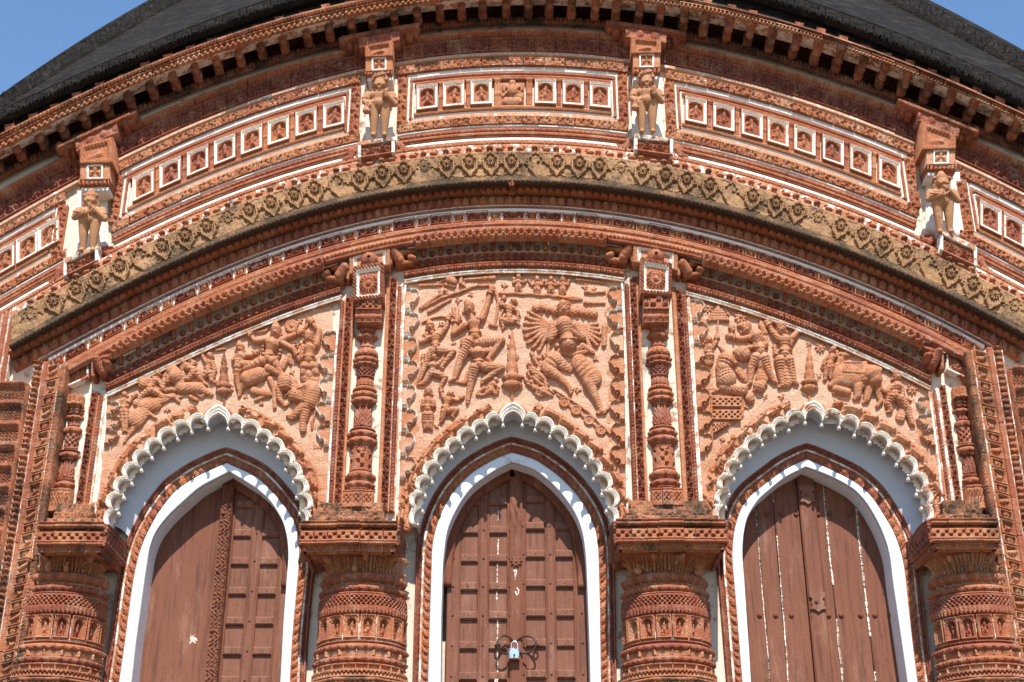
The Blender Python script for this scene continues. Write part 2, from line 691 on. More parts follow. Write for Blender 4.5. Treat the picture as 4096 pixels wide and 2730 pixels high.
def mixc(t, fac, a, b):
    n = N(t, 'Mix', data_type='RGBA')
    for s, v in ((n.inputs[0], fac), (n.inputs[6], a), (n.inputs[7], b)):
        if isinstance(v, (int, float)):
            s.default_value = v
        elif isinstance(v, tuple):
            s.default_value = (*v, 1)
        else:
            L(t, v, s)
    return n.outputs[2]


def sstep(t, x, lo, hi):
    n = N(t, 'MapRange', interpolation_type='SMOOTHSTEP')
    L(t, x, n.inputs[0])
    n.inputs[1].default_value, n.inputs[2].default_value = lo, hi
    return n.outputs[0]


def bump(t, b, h, dist, strength=1.):
    n = N(t, 'Bump', i_Distance=dist, i_Strength=strength)
    L(t, h, n.inputs['Height'])
    L(t, n.outputs[0], b.inputs['Normal'])


def pos(t):
    return N(t, 'NewGeometry').outputs['Position']


def terracotta(name='terracotta', stops=None, dusty=.38):
    m, t, b = nodes(name, .92, .15)
    P = pos(t)
    rnd = N(t, 'ObjectInfo').outputs['Random']
    n1, n2, n3 = noise(t, 3.2, 5, .6, P), noise(t, 22., 4, .65, P), noise(t, 90., 3, .6, P)
    x = math_n(t, 'MULTIPLY_ADD', math_n(t, 'SUBTRACT', rnd, .5), math_n(t, 'MULTIPLY', attr(t, 'tv'), .32), attr(t, 'tint'))
    x = math_n(t, 'MULTIPLY_ADD', math_n(t, 'SUBTRACT', n1, .5), .42, x)
    x = math_n(t, 'MULTIPLY_ADD', math_n(t, 'SUBTRACT', n2, .5), .46, x)
    x = math_n(t, 'ADD', x, .05)
    col = ramp(t, x, stops or [(0., (.11, .034, .027)), (.22, (.23, .07, .047)), (.45, (.355, .115, .063)), (.66, (.44, .168, .078)), (.84, (.51, .238, .13)), (1., (.60, .365, .24))])
    sp = math_n(t, 'MULTIPLY', sstep(t, n3, .54, .72), .6)
    col = mixc(t, sp, col, (.16, .06, .04))
    dust = math_n(t, 'MULTIPLY', sstep(t, noise(t, 8., 7, .75, P), .47, .66), dusty)
    col = mixc(t, dust, col, (.58, .37, .25))
    wn = noise(t, 14., 6, .7, P)
    w = sstep(t, math_n(t, 'MULTIPLY_ADD', math_n(t, 'SUBTRACT', wn, .5), 1.15, attr(t, 'wash')), .46, .58)
    col = mixc(t, w, col, mixc(t, n2, (.80, .70, .58), (.86, .81, .74)))
    gn, gn2 = noise(t, 5.5, 7, .72, P, .4), noise(t, 60., 4, .6, P)
    g = math_n(t, 'MULTIPLY_ADD', math_n(t, 'SUBTRACT', gn, .5), 1.25, attr(t, 'grime'))
    g = math_n(t, 'MULTIPLY_ADD', math_n(t, 'SUBTRACT', gn2, .5), .45, g)
    gf = math_n(t, 'MULTIPLY', sstep(t, g, .24, .60), .92)
    col = mixc(t, gf, col, mixc(t, n2, (.026, .021, .016), (.075, .06, .04)))  # dirt; under the eave this dark colour also carries shade
    L(t, col, b.inputs['Base Color'])
    hsum = math_n(t, 'MULTIPLY_ADD', n3, .5, math_n(t, 'MULTIPLY_ADD', noise(t, 45., 4, .7, P), .7, n2))
    bump(t, b, hsum, .018, .62)
    return m


def plaster(name, c0, c1, stain, amt, bumpd=.006, soot=0.):
    m, t, b = nodes(name, .85, .2)
    P = pos(t)
    n1, n2, n3 = noise(t, 2.2, 6, .65, P), noise(t, 9., 6, .7, P), noise(t, 70., 3, .6, P)
    col = mixc(t, n1, c0, c1)
    col = mixc(t, math_n(t, 'MULTIPLY', sstep(t, n2, amt, amt + .08), .85), col, stain)
    if soot:
        col = mixc(t, math_n(t, 'MULTIPLY', sstep(t, noise(t, 4.5, 8, .75, P), .52, .66), soot), col, (.13, .115, .10))
    L(t, col, b.inputs['Base Color'])
    bump(t, b, math_n(t, 'ADD', n2, math_n(t, 'MULTIPLY', n3, .3)), bumpd, .5)
    return m


def wood():
    m, t, b = nodes('painted_wood', .68, .15)
    P = pos(t)
    mp = N(t, 'Mapping')
    L(t, P, mp.inputs[0])
    mp.inputs['Scale'].default_value = (26, 26, 1.6)
    mp2 = N(t, 'Mapping')
    L(t, P, mp2.inputs[0])
    mp2.inputs['Scale'].default_value = (2.4, 2.4, .7)
    grain, big, fine = noise(t, 1.6, 6, .65, mp.outputs[0], .4), noise(t, 1.4, 5, .6, P), noise(t, 55, 4, .7, P)
    col = mixc(t, big, (.15, .046, .024), (.205, .075, .041))
    col = mixc(t, math_n(t, 'MULTIPLY', sstep(t, grain, .46, .70), .75), col, (.07, .022, .014))
    col = mixc(t, math_n(t, 'MULTIPLY', sstep(t, noise(t, 2.6, 8, .75, mp2.outputs[0]), .50, .68), .6), col, (.29, .145, .098))
    col = mixc(t, math_n(t, 'MULTIPLY', attr(t, 'wash'), sstep(t, fine, .3, .5)), col, (.72, .60, .48))
    L(t, col, b.inputs['Base Color'])
    bump(t, b, math_n(t, 'MULTIPLY_ADD', fine, .3, grain), .004, .7)
    return m


def roofing():
    m, t, b = nodes('weathered_black_roof_plaster', .85, .08)
    P = pos(t)
    n1, n2, n3 = noise(t, 2.5, 8, .7, P), noise(t, 30., 5, .7, P), noise(t, 110, 3, .7, P)
    mp = N(t, 'Mapping')
    L(t, P, mp.inputs[0])
    mp.inputs['Scale'].default_value = (1.2, 9., 9.)
    st = noise(t, 2.2, 8, .75, mp.outputs[0])
    col = mixc(t, n1, (.009, .0085, .008), (.036, .032, .030))
    col = mixc(t, math_n(t, 'MULTIPLY', sstep(t, st, .48, .66), .7), col, (.075, .06, .052))
    col = mixc(t, math_n(t, 'MULTIPLY', sstep(t, n2, .55, .75), .6), col, (.085, .072, .065))
    col = mixc(t, math_n(t, 'MULTIPLY', sstep(t, n3, .66, .72), .6), col, (.42, .40, .37))
    L(t, col, b.inputs['Base Color'])
    bump(t, b, math_n(t, 'MULTIPLY_ADD', n3, .4, n2), .03, .9)
    return m


def simple(name, c, rough=.6, metal=0., n=30., amp=.25):
    m, t, b = nodes(name, rough, .4)
    P = pos(t)
    f = noise(t, n, 5, .65, P)
    L(t, mixc(t, f, tuple(x * (1 - amp) for x in c), tuple(min(1, x * (1 + amp)) for x in c)), b.inputs['Base Color'])
    b.inputs['Metallic'].default_value = metal
    bump(t, b, f, .003, .4)
    return m


TC = terracotta()
OCHRE = terracotta('weathered_ochre_clay', [(0., (.08, .038, .02)), (.3, (.16, .08, .04)), (.55, (.26, .138, .066)), (.8, (.37, .20, .095)), (1., (.45, .265, .135))], .15)
LIME = plaster('lime_plaster', (.74, .66, .55), (.64, .51, .38), (.52, .24, .12), .57, soot=.75)
WHITE = plaster('white_painted_plaster', (.80, .83, .87), (.70, .72, .75), (.50, .50, .49), .60, .006)
COVE = plaster('grey_cove_plaster', (.56, .58, .62), (.44, .46, .50), (.28, .27, .26), .66)
WOOD = wood()
ROOF = roofing()
STEEL = simple('polished_steel', (.72, .74, .76), .25, 1., 60, .15)
IRON = simple('rusty_iron', (.085, .05, .04), .55, .6, 80, .5)
EARTH = simple('dry_earth', (.15, .12, .085), .95, 0., .8, .15)
BRICKC = simple('plinth_brick', (.15, .08, .055), .9, 0., 6., .25)
DARK = simple('dark_interior', (.03, .025, .02), .9)

# ------------------------------------------------------------------ the setting and the body of the temple
g = 400.
ob('ground', mk_mesh('ground', [(-g, -g, 0), (g, -g, 0), (g, g, 0), (-g, g, 0)], np.array([[0, 1, 2, 3]]), EARTH, smooth=False))['kind'] = 'structure'

temple = tag(empty('temple'), 'red terracotta temple front with curved eaves, carved bands and three cusped archways', 'temple')
box('plinth', -5.2, 5.2, -.5, 6, .0, 2.3, BRICKC, temple, .03)
box('rear_body', -4.4, 4.4, .62, 5.5, 2.3, 7.4, LIME, temple)

# curves of the facade, traced across it
E1 = fit([q('A1', 0, 1270, 380, 1090, 720, 930, 1000, 790, 1300, 650, 1680, 490, 2050, 370, 2353, 290), q('A2', 300, 270, 620, 190, 950, 105, 1200, 60, 1640, 20), [(2050, -8)],
          q('A3', 1380, 15, 1700, 80, 2050, 160), q('A4', 222, 225, 400, 270, 640, 360, 1000, 480, 1420, 640, 1880, 810, 2353, 1040)])
W1 = fit([[(0, 700), (93, 654), (369, 510), (453, 460), (654, 397), (739, 360), (842, 323), (916, 299), (996, 271), (1084, 234), (1173, 210), (1262, 196), (1346, 173), (1421, 143), (1519, 118), (1598, 103), (1781, 93), (1963, 88),
           (2145, 82), (2323, 92), (2589, 105), (2678, 116), (2767, 135), (2856, 160), (2944, 185), (3038, 208), (3122, 229), (3206, 259), (3295, 290), (3389, 322), (3473, 348), (3562, 374), (3655, 407),
           (3749, 442), (3838, 479), (3926, 514), (4020, 565), (4096, 600)]])
G1 = fit([[(0, 904), (320, 724), (467, 640), (701, 538), (935, 439), (1100, 379), (1234, 341), (1458, 295), (1580, 262), (1795, 220), (2100, 201), (2187, 208), (2374, 234), (2519, 262), (2650, 277), (2841, 310), (2996, 335),
           (3183, 393), (3370, 463), (3674, 580), (3819, 650), (3978, 722)]])
T1 = fit([[(-20, 1275), (61, 1231), (168, 1170), (280, 1110), (421, 1025), (505, 988), (580, 946), (701, 894), (888, 820), (1100, 743), (1159, 730), (1290, 687), (1421, 647), (1580, 612), (1767, 594), (1935, 582), (2187, 582),
           (2374, 594), (2533, 612), (2692, 640), (2888, 692), (2996, 718), (3202, 777), (3417, 857), (3618, 932), (3763, 1007), (3903, 1072), (4096, 1175)]])
T5 = fit([[(37, 1435), (126, 1385), (187, 1343), (327, 1273), (467, 1198), (608, 1128), (748, 1072), (888, 1016), (1014, 962), (1122, 922), (1234, 887), (1355, 855), (1467, 831), (1608, 803), (1748, 785), (1888, 770), (2044, 760),
           (2187, 766), (2327, 777), (2467, 792), (2608, 820), (2748, 855), (2888, 890), (3040, 925), (3183, 965), (3370, 1035), (3557, 1115), (3744, 1198), (3931, 1296), (4096, 1385)]])
H1 = fit([[(201, 1431), (266, 1398), (351, 1357), (486, 1282), (626, 1210), (767, 1147), (902, 1085), (1089, 1011), (1182, 979), (1332, 932), (1472, 899), (1612, 876), (1748, 857), (1888, 844), (2028, 837), (2178, 837),
           (2337, 848), (2467, 866), (2622, 892), (2767, 928), (2907, 962), (3043, 1000), (3174, 1039), (3314, 1090), (3454, 1150), (3590, 1210), (3735, 1282), (3875, 1348), (3940, 1385)]])
H2 = fit([[(300, 1500), (453, 1426), (580, 1368), (701, 1303), (832, 1240), (898, 1206), (1019, 1164), (1100, 1133), (1224, 1088), (1290, 1068), (1659, 993), (1729, 981), (1926, 960), (2045, 952), (2173, 955), (2299, 965),
           (2421, 978), (2809, 1048), (2912, 1079), (2996, 1104), (3100, 1138), (3164, 1168), (3295, 1222), (3492, 1295), (3688, 1385), (3850, 1460)]])
H3 = fit([[(435, 1580), (608, 1496), (795, 1412), (982, 1333), (1299, 1217), (1365, 1192), (1622, 1123), (1748, 1105), (1935, 1094), (2100, 1090), (2234, 1095), (2374, 1105), (2491, 1123), (2748, 1172), (2888, 1218), (3100, 1285),
           (3183, 1315), (3370, 1390), (3557, 1473), (3716, 1555)]])
R1 = fit([[(0, 449), (290, 302), (530, 192), (795, 94), (1100, 14), (2050, -190), (3192, 0), (3417, 65), (3650, 154), (3884, 252), (4096, 346)]], 4)
R2 = fit([[(0, 497), (243, 374), (467, 280), (701, 182), (935, 103), (1100, 51), (2050, -130), (2996, 0), (3276, 82), (3463, 148), (3697, 240), (3931, 340), (4096, 440)]], 4)
R3 = fit([[(0, 528), (140, 472), (262, 411), (467, 318), (701, 206), (888, 145), (1100, 84), (2050, -62), (2645, -22), (2996, 44), (3192, 100), (3323, 145), (3557, 222), (3753, 302), (3875, 355), (4096, 455)]], 4)
K0 = fit([[(0, 397), (56, 350), (140, 297), (229, 236), (327, 173), (411, 117), (495, 65), (612, 0), (2050, -420), (3702, 0), (3781, 37), (3837, 75), (3912, 112), (3982, 150), (4043, 182), (4096, 210)]], 4)
KB = fit([[(0, 440), (93, 375), (150, 332), (262, 276), (355, 215), (472, 140), (622, 56), (729, 0), (2050, -380), (3524, 0), (3599, 28), (3725, 98), (3837, 150), (3968, 215), (4096, 290)]], 4)
XL, XR = -60, 4156


def gk(k):
    return mix(G1, T1, k)


# ---- arch outlines (cusp tips and the outlines of the white door frames), left foot -> apex -> right foot
ARCH = [
    dict(L=[(455, 2115), (475, 2050), (496, 1987), (528, 1931), (566, 1877), (608, 1828), (655, 1789), (711, 1753), (767, 1725), (832, 1711)], A=(877, 1660),
         R=[(912, 1711), (968, 1725), (1026, 1756), (1070, 1786), (1112, 1824), (1143, 1875), (1173, 1924), (1187, 1985), (1200, 2050), (1206, 2105)],
         oL=[(477, 2730), (496, 2608), (514, 2467), (533, 2327), (552, 2234), (575, 2164), (622, 2070), (650, 2030), (701, 1964), (795, 1903)], oA=(907, 1854),
         oR=[(1028, 1908), (1084, 1962), (1120, 2006), (1164, 2061), (1187, 2108), (1197, 2187), (1194, 2280), (1180, 2421), (1168, 2561), (1159, 2730)],
         iL=[(524, 2730), (540, 2584), (556, 2467), (575, 2327), (587, 2248), (594, 2196), (621, 2126), (673, 2061), (729, 2010), (795, 1950)], iA=(918, 1887),
         iR=[(1028, 1955), (1080, 2000), (1110, 2045), (1136, 2093), (1152, 2164), (1155, 2243), (1150, 2280), (1143, 2380), (1136, 2467), (1122, 2730)]),
    dict(L=[(1680, 2110), (1690, 2040), (1701, 1978), (1729, 1924), (1764, 1870), (1806, 1824), (1851, 1786), (1905, 1749), (1956, 1721), (2012, 1697)], A=(2052, 1652),
         R=[(2089, 1697), (2140, 1716), (2199, 1744), (2248, 1782), (2299, 1819), (2341, 1863), (2374, 1912), (2407, 1973), (2425, 2040), (2435, 2100)],
         oL=[(1713, 2730), (1720, 2467), (1725, 2327), (1729, 2187), (1743, 2117), (1767, 2050), (1786, 2012), (1823, 1955), (1888, 1890), (1982, 1836)], oA=(2047, 1812),
         oR=[(2140, 1838), (2234, 1903), (2299, 1968), (2337, 2022), (2359, 2060), (2383, 2121), (2393, 2187), (2397, 2327), (2400, 2467), (2403, 2730)],
         iL=[(1762, 2730), (1764, 2467), (1769, 2327), (1771, 2248), (1776, 2210), (1785, 2131), (1813, 2061), (1850, 1995), (1895, 1940), (1982, 1880)], iA=(2047, 1849),
         iR=[(2140, 1877), (2220, 1945), (2266, 2000), (2304, 2056), (2332, 2131), (2341, 2196), (2346, 2248), (2351, 2374), (2358, 2561), (2362, 2730)]),
    dict(L=[(2911, 2107), (2902, 2025), (2916, 1973), (2935, 1912), (2963, 1861), (3000, 1819), (3049, 1777), (3099, 1739), (3155, 1718), (3220, 1688)], A=(3251, 1644),
         R=[(3286, 1697), (3356, 1707), (3417, 1739), (3478, 1767), (3534, 1810), (3585, 1856), (3632, 1912), (3665, 1975), (3685, 2030), (3690, 2090)],
         oL=[(2970, 2730), (2958, 2584), (2949, 2467), (2937, 2327), (2930, 2262), (2930, 2187), (2940, 2107), (2963, 2037), (2996, 1987), (3136, 1880)], oA=(3225, 1838),
         oR=[(3323, 1880), (3417, 1926), (3487, 1987), (3534, 2061), (3576, 2131), (3604, 2210), (3618, 2280), (3632, 2421), (3650, 2584), (3669, 2730)],
         iL=[(3003, 2730), (2996, 2608), (2986, 2467), (2977, 2327), (2970, 2248), (2968, 2206), (2972, 2140), (2986, 2070), (3029, 2000), (3136, 1910)], iA=(3223, 1868),
         iR=[(3323, 1905), (3417, 1956), (3464, 2006), (3490, 2050), (3520, 2103), (3552, 2187), (3564, 2240), (3573, 2327), (3594, 2467), (3632, 2730)]),
]
BP, DOOR = -.22, -.41             # distance of the porch wall and of the doors (behind the carved wall plane)


def halves(a, k, n):
    A = a['A' if k == '' else k + 'A']
    l = smoothp(a[k + 'L'] + [A], n, 5)
    r = smoothp([A] + a[k + 'R'], n, 5)
    return np.vstack([l, r[1:]])


def down(p, d, zb=2.3):
    """Carry both feet of an outline straight down to the height zb."""
    w = U(p[:, 0], p[:, 1], d)
    n = 6
    out = []
    for e in (w[0], w[-1]):
        f = np.repeat(e[None], n, 0)
        f[:, 2] = np.linspace(zb, e[2], n, endpoint=False)
        out.append(V(f))
    return np.vstack([out[0], p, out[1][::-1]])


# ---- the carved wall behind everything on the facade, pierced by the three archways
x, y = np.meshgrid(np.arange(-260, 4360, 9.), np.arange(40, 2130, 9.), indexing='ij')
hole = np.zeros(x.shape, bool)
for a in ARCH:
    hole |= inside(np.vstack([a['L'], [a['A']], a['R'], [(a['R'][-1][0], 2300), (a['L'][0][0], 2300)]]), x, y)
hole |= (y > 2105)
above = y < W1(x) - 8
hole |= above
keep = ~(hole[:-1, :-1] | hole[1:, :-1] | hole[:-1, 1:] | hole[1:, 1:])
f = grid_faces(*x.shape, keep=keep)
us, inv = np.unique(f, return_inverse=True)
P = U(x, y, -.012)
facade = ob('facade_wall', mk_mesh('facade_wall', P.reshape(-1, 3)[us], inv.reshape(-1, 4), LIME), temple)
# the recessed porch wall between pillars and doors
x, y = np.meshgrid(np.arange(-260, 4360, 10.), np.arange(1760, 3160, 10.), indexing='ij')
hole = np.zeros(x.shape, bool)
for a in ARCH:
    hole |= inside(down(halves(a, 'o', 30), BP), x, y)
keep = ~(hole[:-1, :-1] | hole[1:, :-1] | hole[:-1, 1:] | hole[1:, 1:])
f = grid_faces(*x.shape, keep=keep)
us, inv = np.unique(f, return_inverse=True)
ob('porch_wall', mk_mesh('porch_wall', U(x, y, BP - .004).reshape(-1, 3)[us], inv.reshape(-1, 4), LIME), temple)

# ------------------------------------------------------------------ roof, eave and its brackets
xs = np.arange(-200, 4300, 14.)


def roof_d(x, y):
    """Distance (negative: set back) at which the roof slope, rising from its lower edge, is met on the line of sight of (x, y)."""
    d = np.full(np.shape(x), .33)
    z0 = U(x, R1(x), .33)[..., 2]
    for _ in range(40):
        d = .33 - .80 * np.maximum(U(x, y, d)[..., 2] - z0, 0)
    return d


t = np.linspace(0, 1, 26)
yy = R1(xs)[:, None] * (1 - t) + np.minimum(KB(xs), R1(xs) - 2)[:, None] * t
xx = xs[:, None] + 0 * yy
P = U(xx, yy, roof_d(xx, yy))
roof = surf('roof', P, 0 * yy, ROOF, temple, skirt=.05)


def roof_strip(name, fa, fb, hf, amp, da, nt=12, **kw):
    x = np.arange(-150, 4250, 4.)
    pa, pb = np.stack([x, fa(x)], 1), np.stack([x, fb(x)], 1)
    A = U(pa[:, 0], pa[:, 1], roof_d(pa[:, 0], pa[:, 1]) + da if da < .2 else da)
    B = U(pb[:, 0], pb[:, 1], roof_d(pb[:, 0], pb[:, 1]) + da if da < .2 else da)
    T = np.linspace(0, 1, nt + 1)
    P = A[:, None] * (1 - T[None, :, None]) + B[:, None] * T[None, :, None]
    s = np.concatenate([[0], np.cumsum(np.linalg.norm(np.diff(A, axis=0), axis=1))]) / .085
    aa, tt = np.meshgrid(s, T, indexing='ij')
    h = hf(aa, tt) * amp
    return surf(name, P, h, ROOF, roof, **kw)


roof_strip('hip_border', KB, mix(KB, K0, .56), vine(1.3), .07, .02)
roof_strip('hip_moulding', mix(KB, K0, .58), K0, ribs(2), .03, .03, 8)
roof_strip('eave_leaf_moulding', R2, mix(R2, R1, .62), lambda a, t: np.maximum(vine(.9)(a * 1.6, t), petals(.5)(a * 1.5, t)), .05, .35, 10)
roof_strip('eave_upper_moulding', mix(R2, R1, .66), R1, ribs(2), .02, .34, 6)
eave = strip('eave', E1, R3, XL, XR, None, st=10, d0=.31, d1=.34, par=temple, tint=.4, grime=.3, nt=3)
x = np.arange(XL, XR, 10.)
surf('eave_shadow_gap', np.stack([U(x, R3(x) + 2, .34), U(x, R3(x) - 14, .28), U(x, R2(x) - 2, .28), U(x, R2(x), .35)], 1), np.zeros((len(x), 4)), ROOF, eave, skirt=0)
for i, o in enumerate(strip('fringe_tile', off(E1, 6), mix(E1, R3, .56), XL, XR, tassels(.62), st=3.2, tile=96, gap=2.5, jit=.012, amp=.024, d0=.315, d1=.34, tint=.74, tvar=.14, grime=.12, par=eave, wash=.1)):
    pass
strip('fringe_cornice_tile', mix(E1, R3, .60), mix(E1, R3, .98), XL, XR, lambda a, t: steps((.3, 1., .25, .8, .4))(a, t) * (.75 + .25 * np.sin(9 * a)), st=3.5, tile=125, gap=2, jit=.01, amp=.024, d0=.335, d1=.35, tint=.5, tvar=.16, grime=.36, par=eave)
# underside: a sloping soffit to half depth, then the dark sockets behind it; soot and shade both in the colour
ES = mix(E1, W1, .42)
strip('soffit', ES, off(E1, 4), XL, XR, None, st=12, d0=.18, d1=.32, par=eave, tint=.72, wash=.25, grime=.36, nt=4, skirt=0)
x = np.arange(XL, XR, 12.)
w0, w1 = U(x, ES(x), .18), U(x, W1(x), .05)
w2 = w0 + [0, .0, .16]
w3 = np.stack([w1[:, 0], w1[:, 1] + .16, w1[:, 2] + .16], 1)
surf('socket_wall', np.stack([w0, w2, w3, w3 - [0, 0, .17], w1 + [0, .002, -.004]], 1), np.zeros((len(x), 5)), TC, eave, skirt=0, attrs={'tint': .2, 'grime': .42, 'wash': 0})  # shade of the sockets put into the dark tint and coating


def bracket_mesh():
    """A carved modillion that runs out from the wall under the soffit: its lower outline in the (out, up) plane, with thickness across; origin at its foot."""
    out = [(.0, .0), (.03, -.016), (.06, -.008), (.075, .016), (.095, .026), (.115, .006), (.145, -.012), (.175, .0), (.19, .022), (.225, .03), (.26, .045)]
    p = smoothp(np.array(out), 24, 2)
    w = .031 + .005 * np.sin(np.linspace(0, 9, 24))
    u = np.linspace(-1, 1, 9)
    P = np.zeros((24, 9, 3))
    P[..., 0] = w[:, None] * np.sign(u) * np.abs(u) ** .6
    P[..., 1] = -p[:, :1] + 0 * u[None]
    P[..., 2] = p[:, 1:] + .022 * np.abs(u)[None] ** 3
    up = P.copy()
    Q = np.concatenate([P[:, :1] + [0, 0, .13], P, P[:, -1:] + [0, 0, .13]], 1)
    end = Q[-1:] * [1, 1, 0] + [0, 0, .17]
    Q = np.concatenate([Q, end], 0)
    v = Q.reshape(-1, 3)
    f = grid_faces(*Q.shape[:2])
    s = np.array([[math.cos(a) * math.cos(b), math.sin(a) * math.cos(b), math.sin(b)] for b in np.linspace(-1.5, 1.5, 7) for a in np.linspace(0, 2 * pi, 11)[:-1]]) * .034 + [0, -.16, .004]
    fs = np.array([[i * 10 + j, i * 10 + (j + 1) % 10, (i + 1) * 10 + (j + 1) % 10, (i + 1) * 10 + j] for i in range(6) for j in range(10)]) + len(v)
    return mk_mesh('bracket', np.vstack([v, s]), np.vstack([f, fs]), TC, {'tint': .42, 'grime': .38, 'tv': 1., 'wash': .05})  # dark coat: soot, plus eave shade put into the colour


BR = bracket_mesh()
for x in np.arange(8, 4110, 87.6):
    put('bracket', BR, x + random.uniform(-4, 4), W1(x) + 2, .065, eave, slope(W1, x) * .5, random.uniform(.96, 1.05))
# mouldings under the brackets, in the shade of the eave; soot and that shade are in their colour
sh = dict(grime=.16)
strip('bracket_ledge', off(W1, 16), off(W1, -4), XL, XR, dentil(2.2), amp=.02, d0=.06, par=temple, tint=.36, grime=.44)
strip('cord_moulding_tile', mix(W1, G1, .53), mix(W1, G1, .36), XL, XR, lambda a, t: dome(((t - .6) / .42) ** 2) * .9 + .3 * dentil(2.)(a, t) * (t < .3), tile=210, jit=.008, amp=.04, d0=.025, par=temple, tint=.45, tvar=.12, grime=.26)
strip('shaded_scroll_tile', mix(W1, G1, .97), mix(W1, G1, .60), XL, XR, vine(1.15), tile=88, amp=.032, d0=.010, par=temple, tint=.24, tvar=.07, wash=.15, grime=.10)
strip('cream_ledge', off(G1, 9), off(G1, -2), XL, XR, blank(1.), amp=.012, d0=.02, par=temple, tint=1., wash=.5)

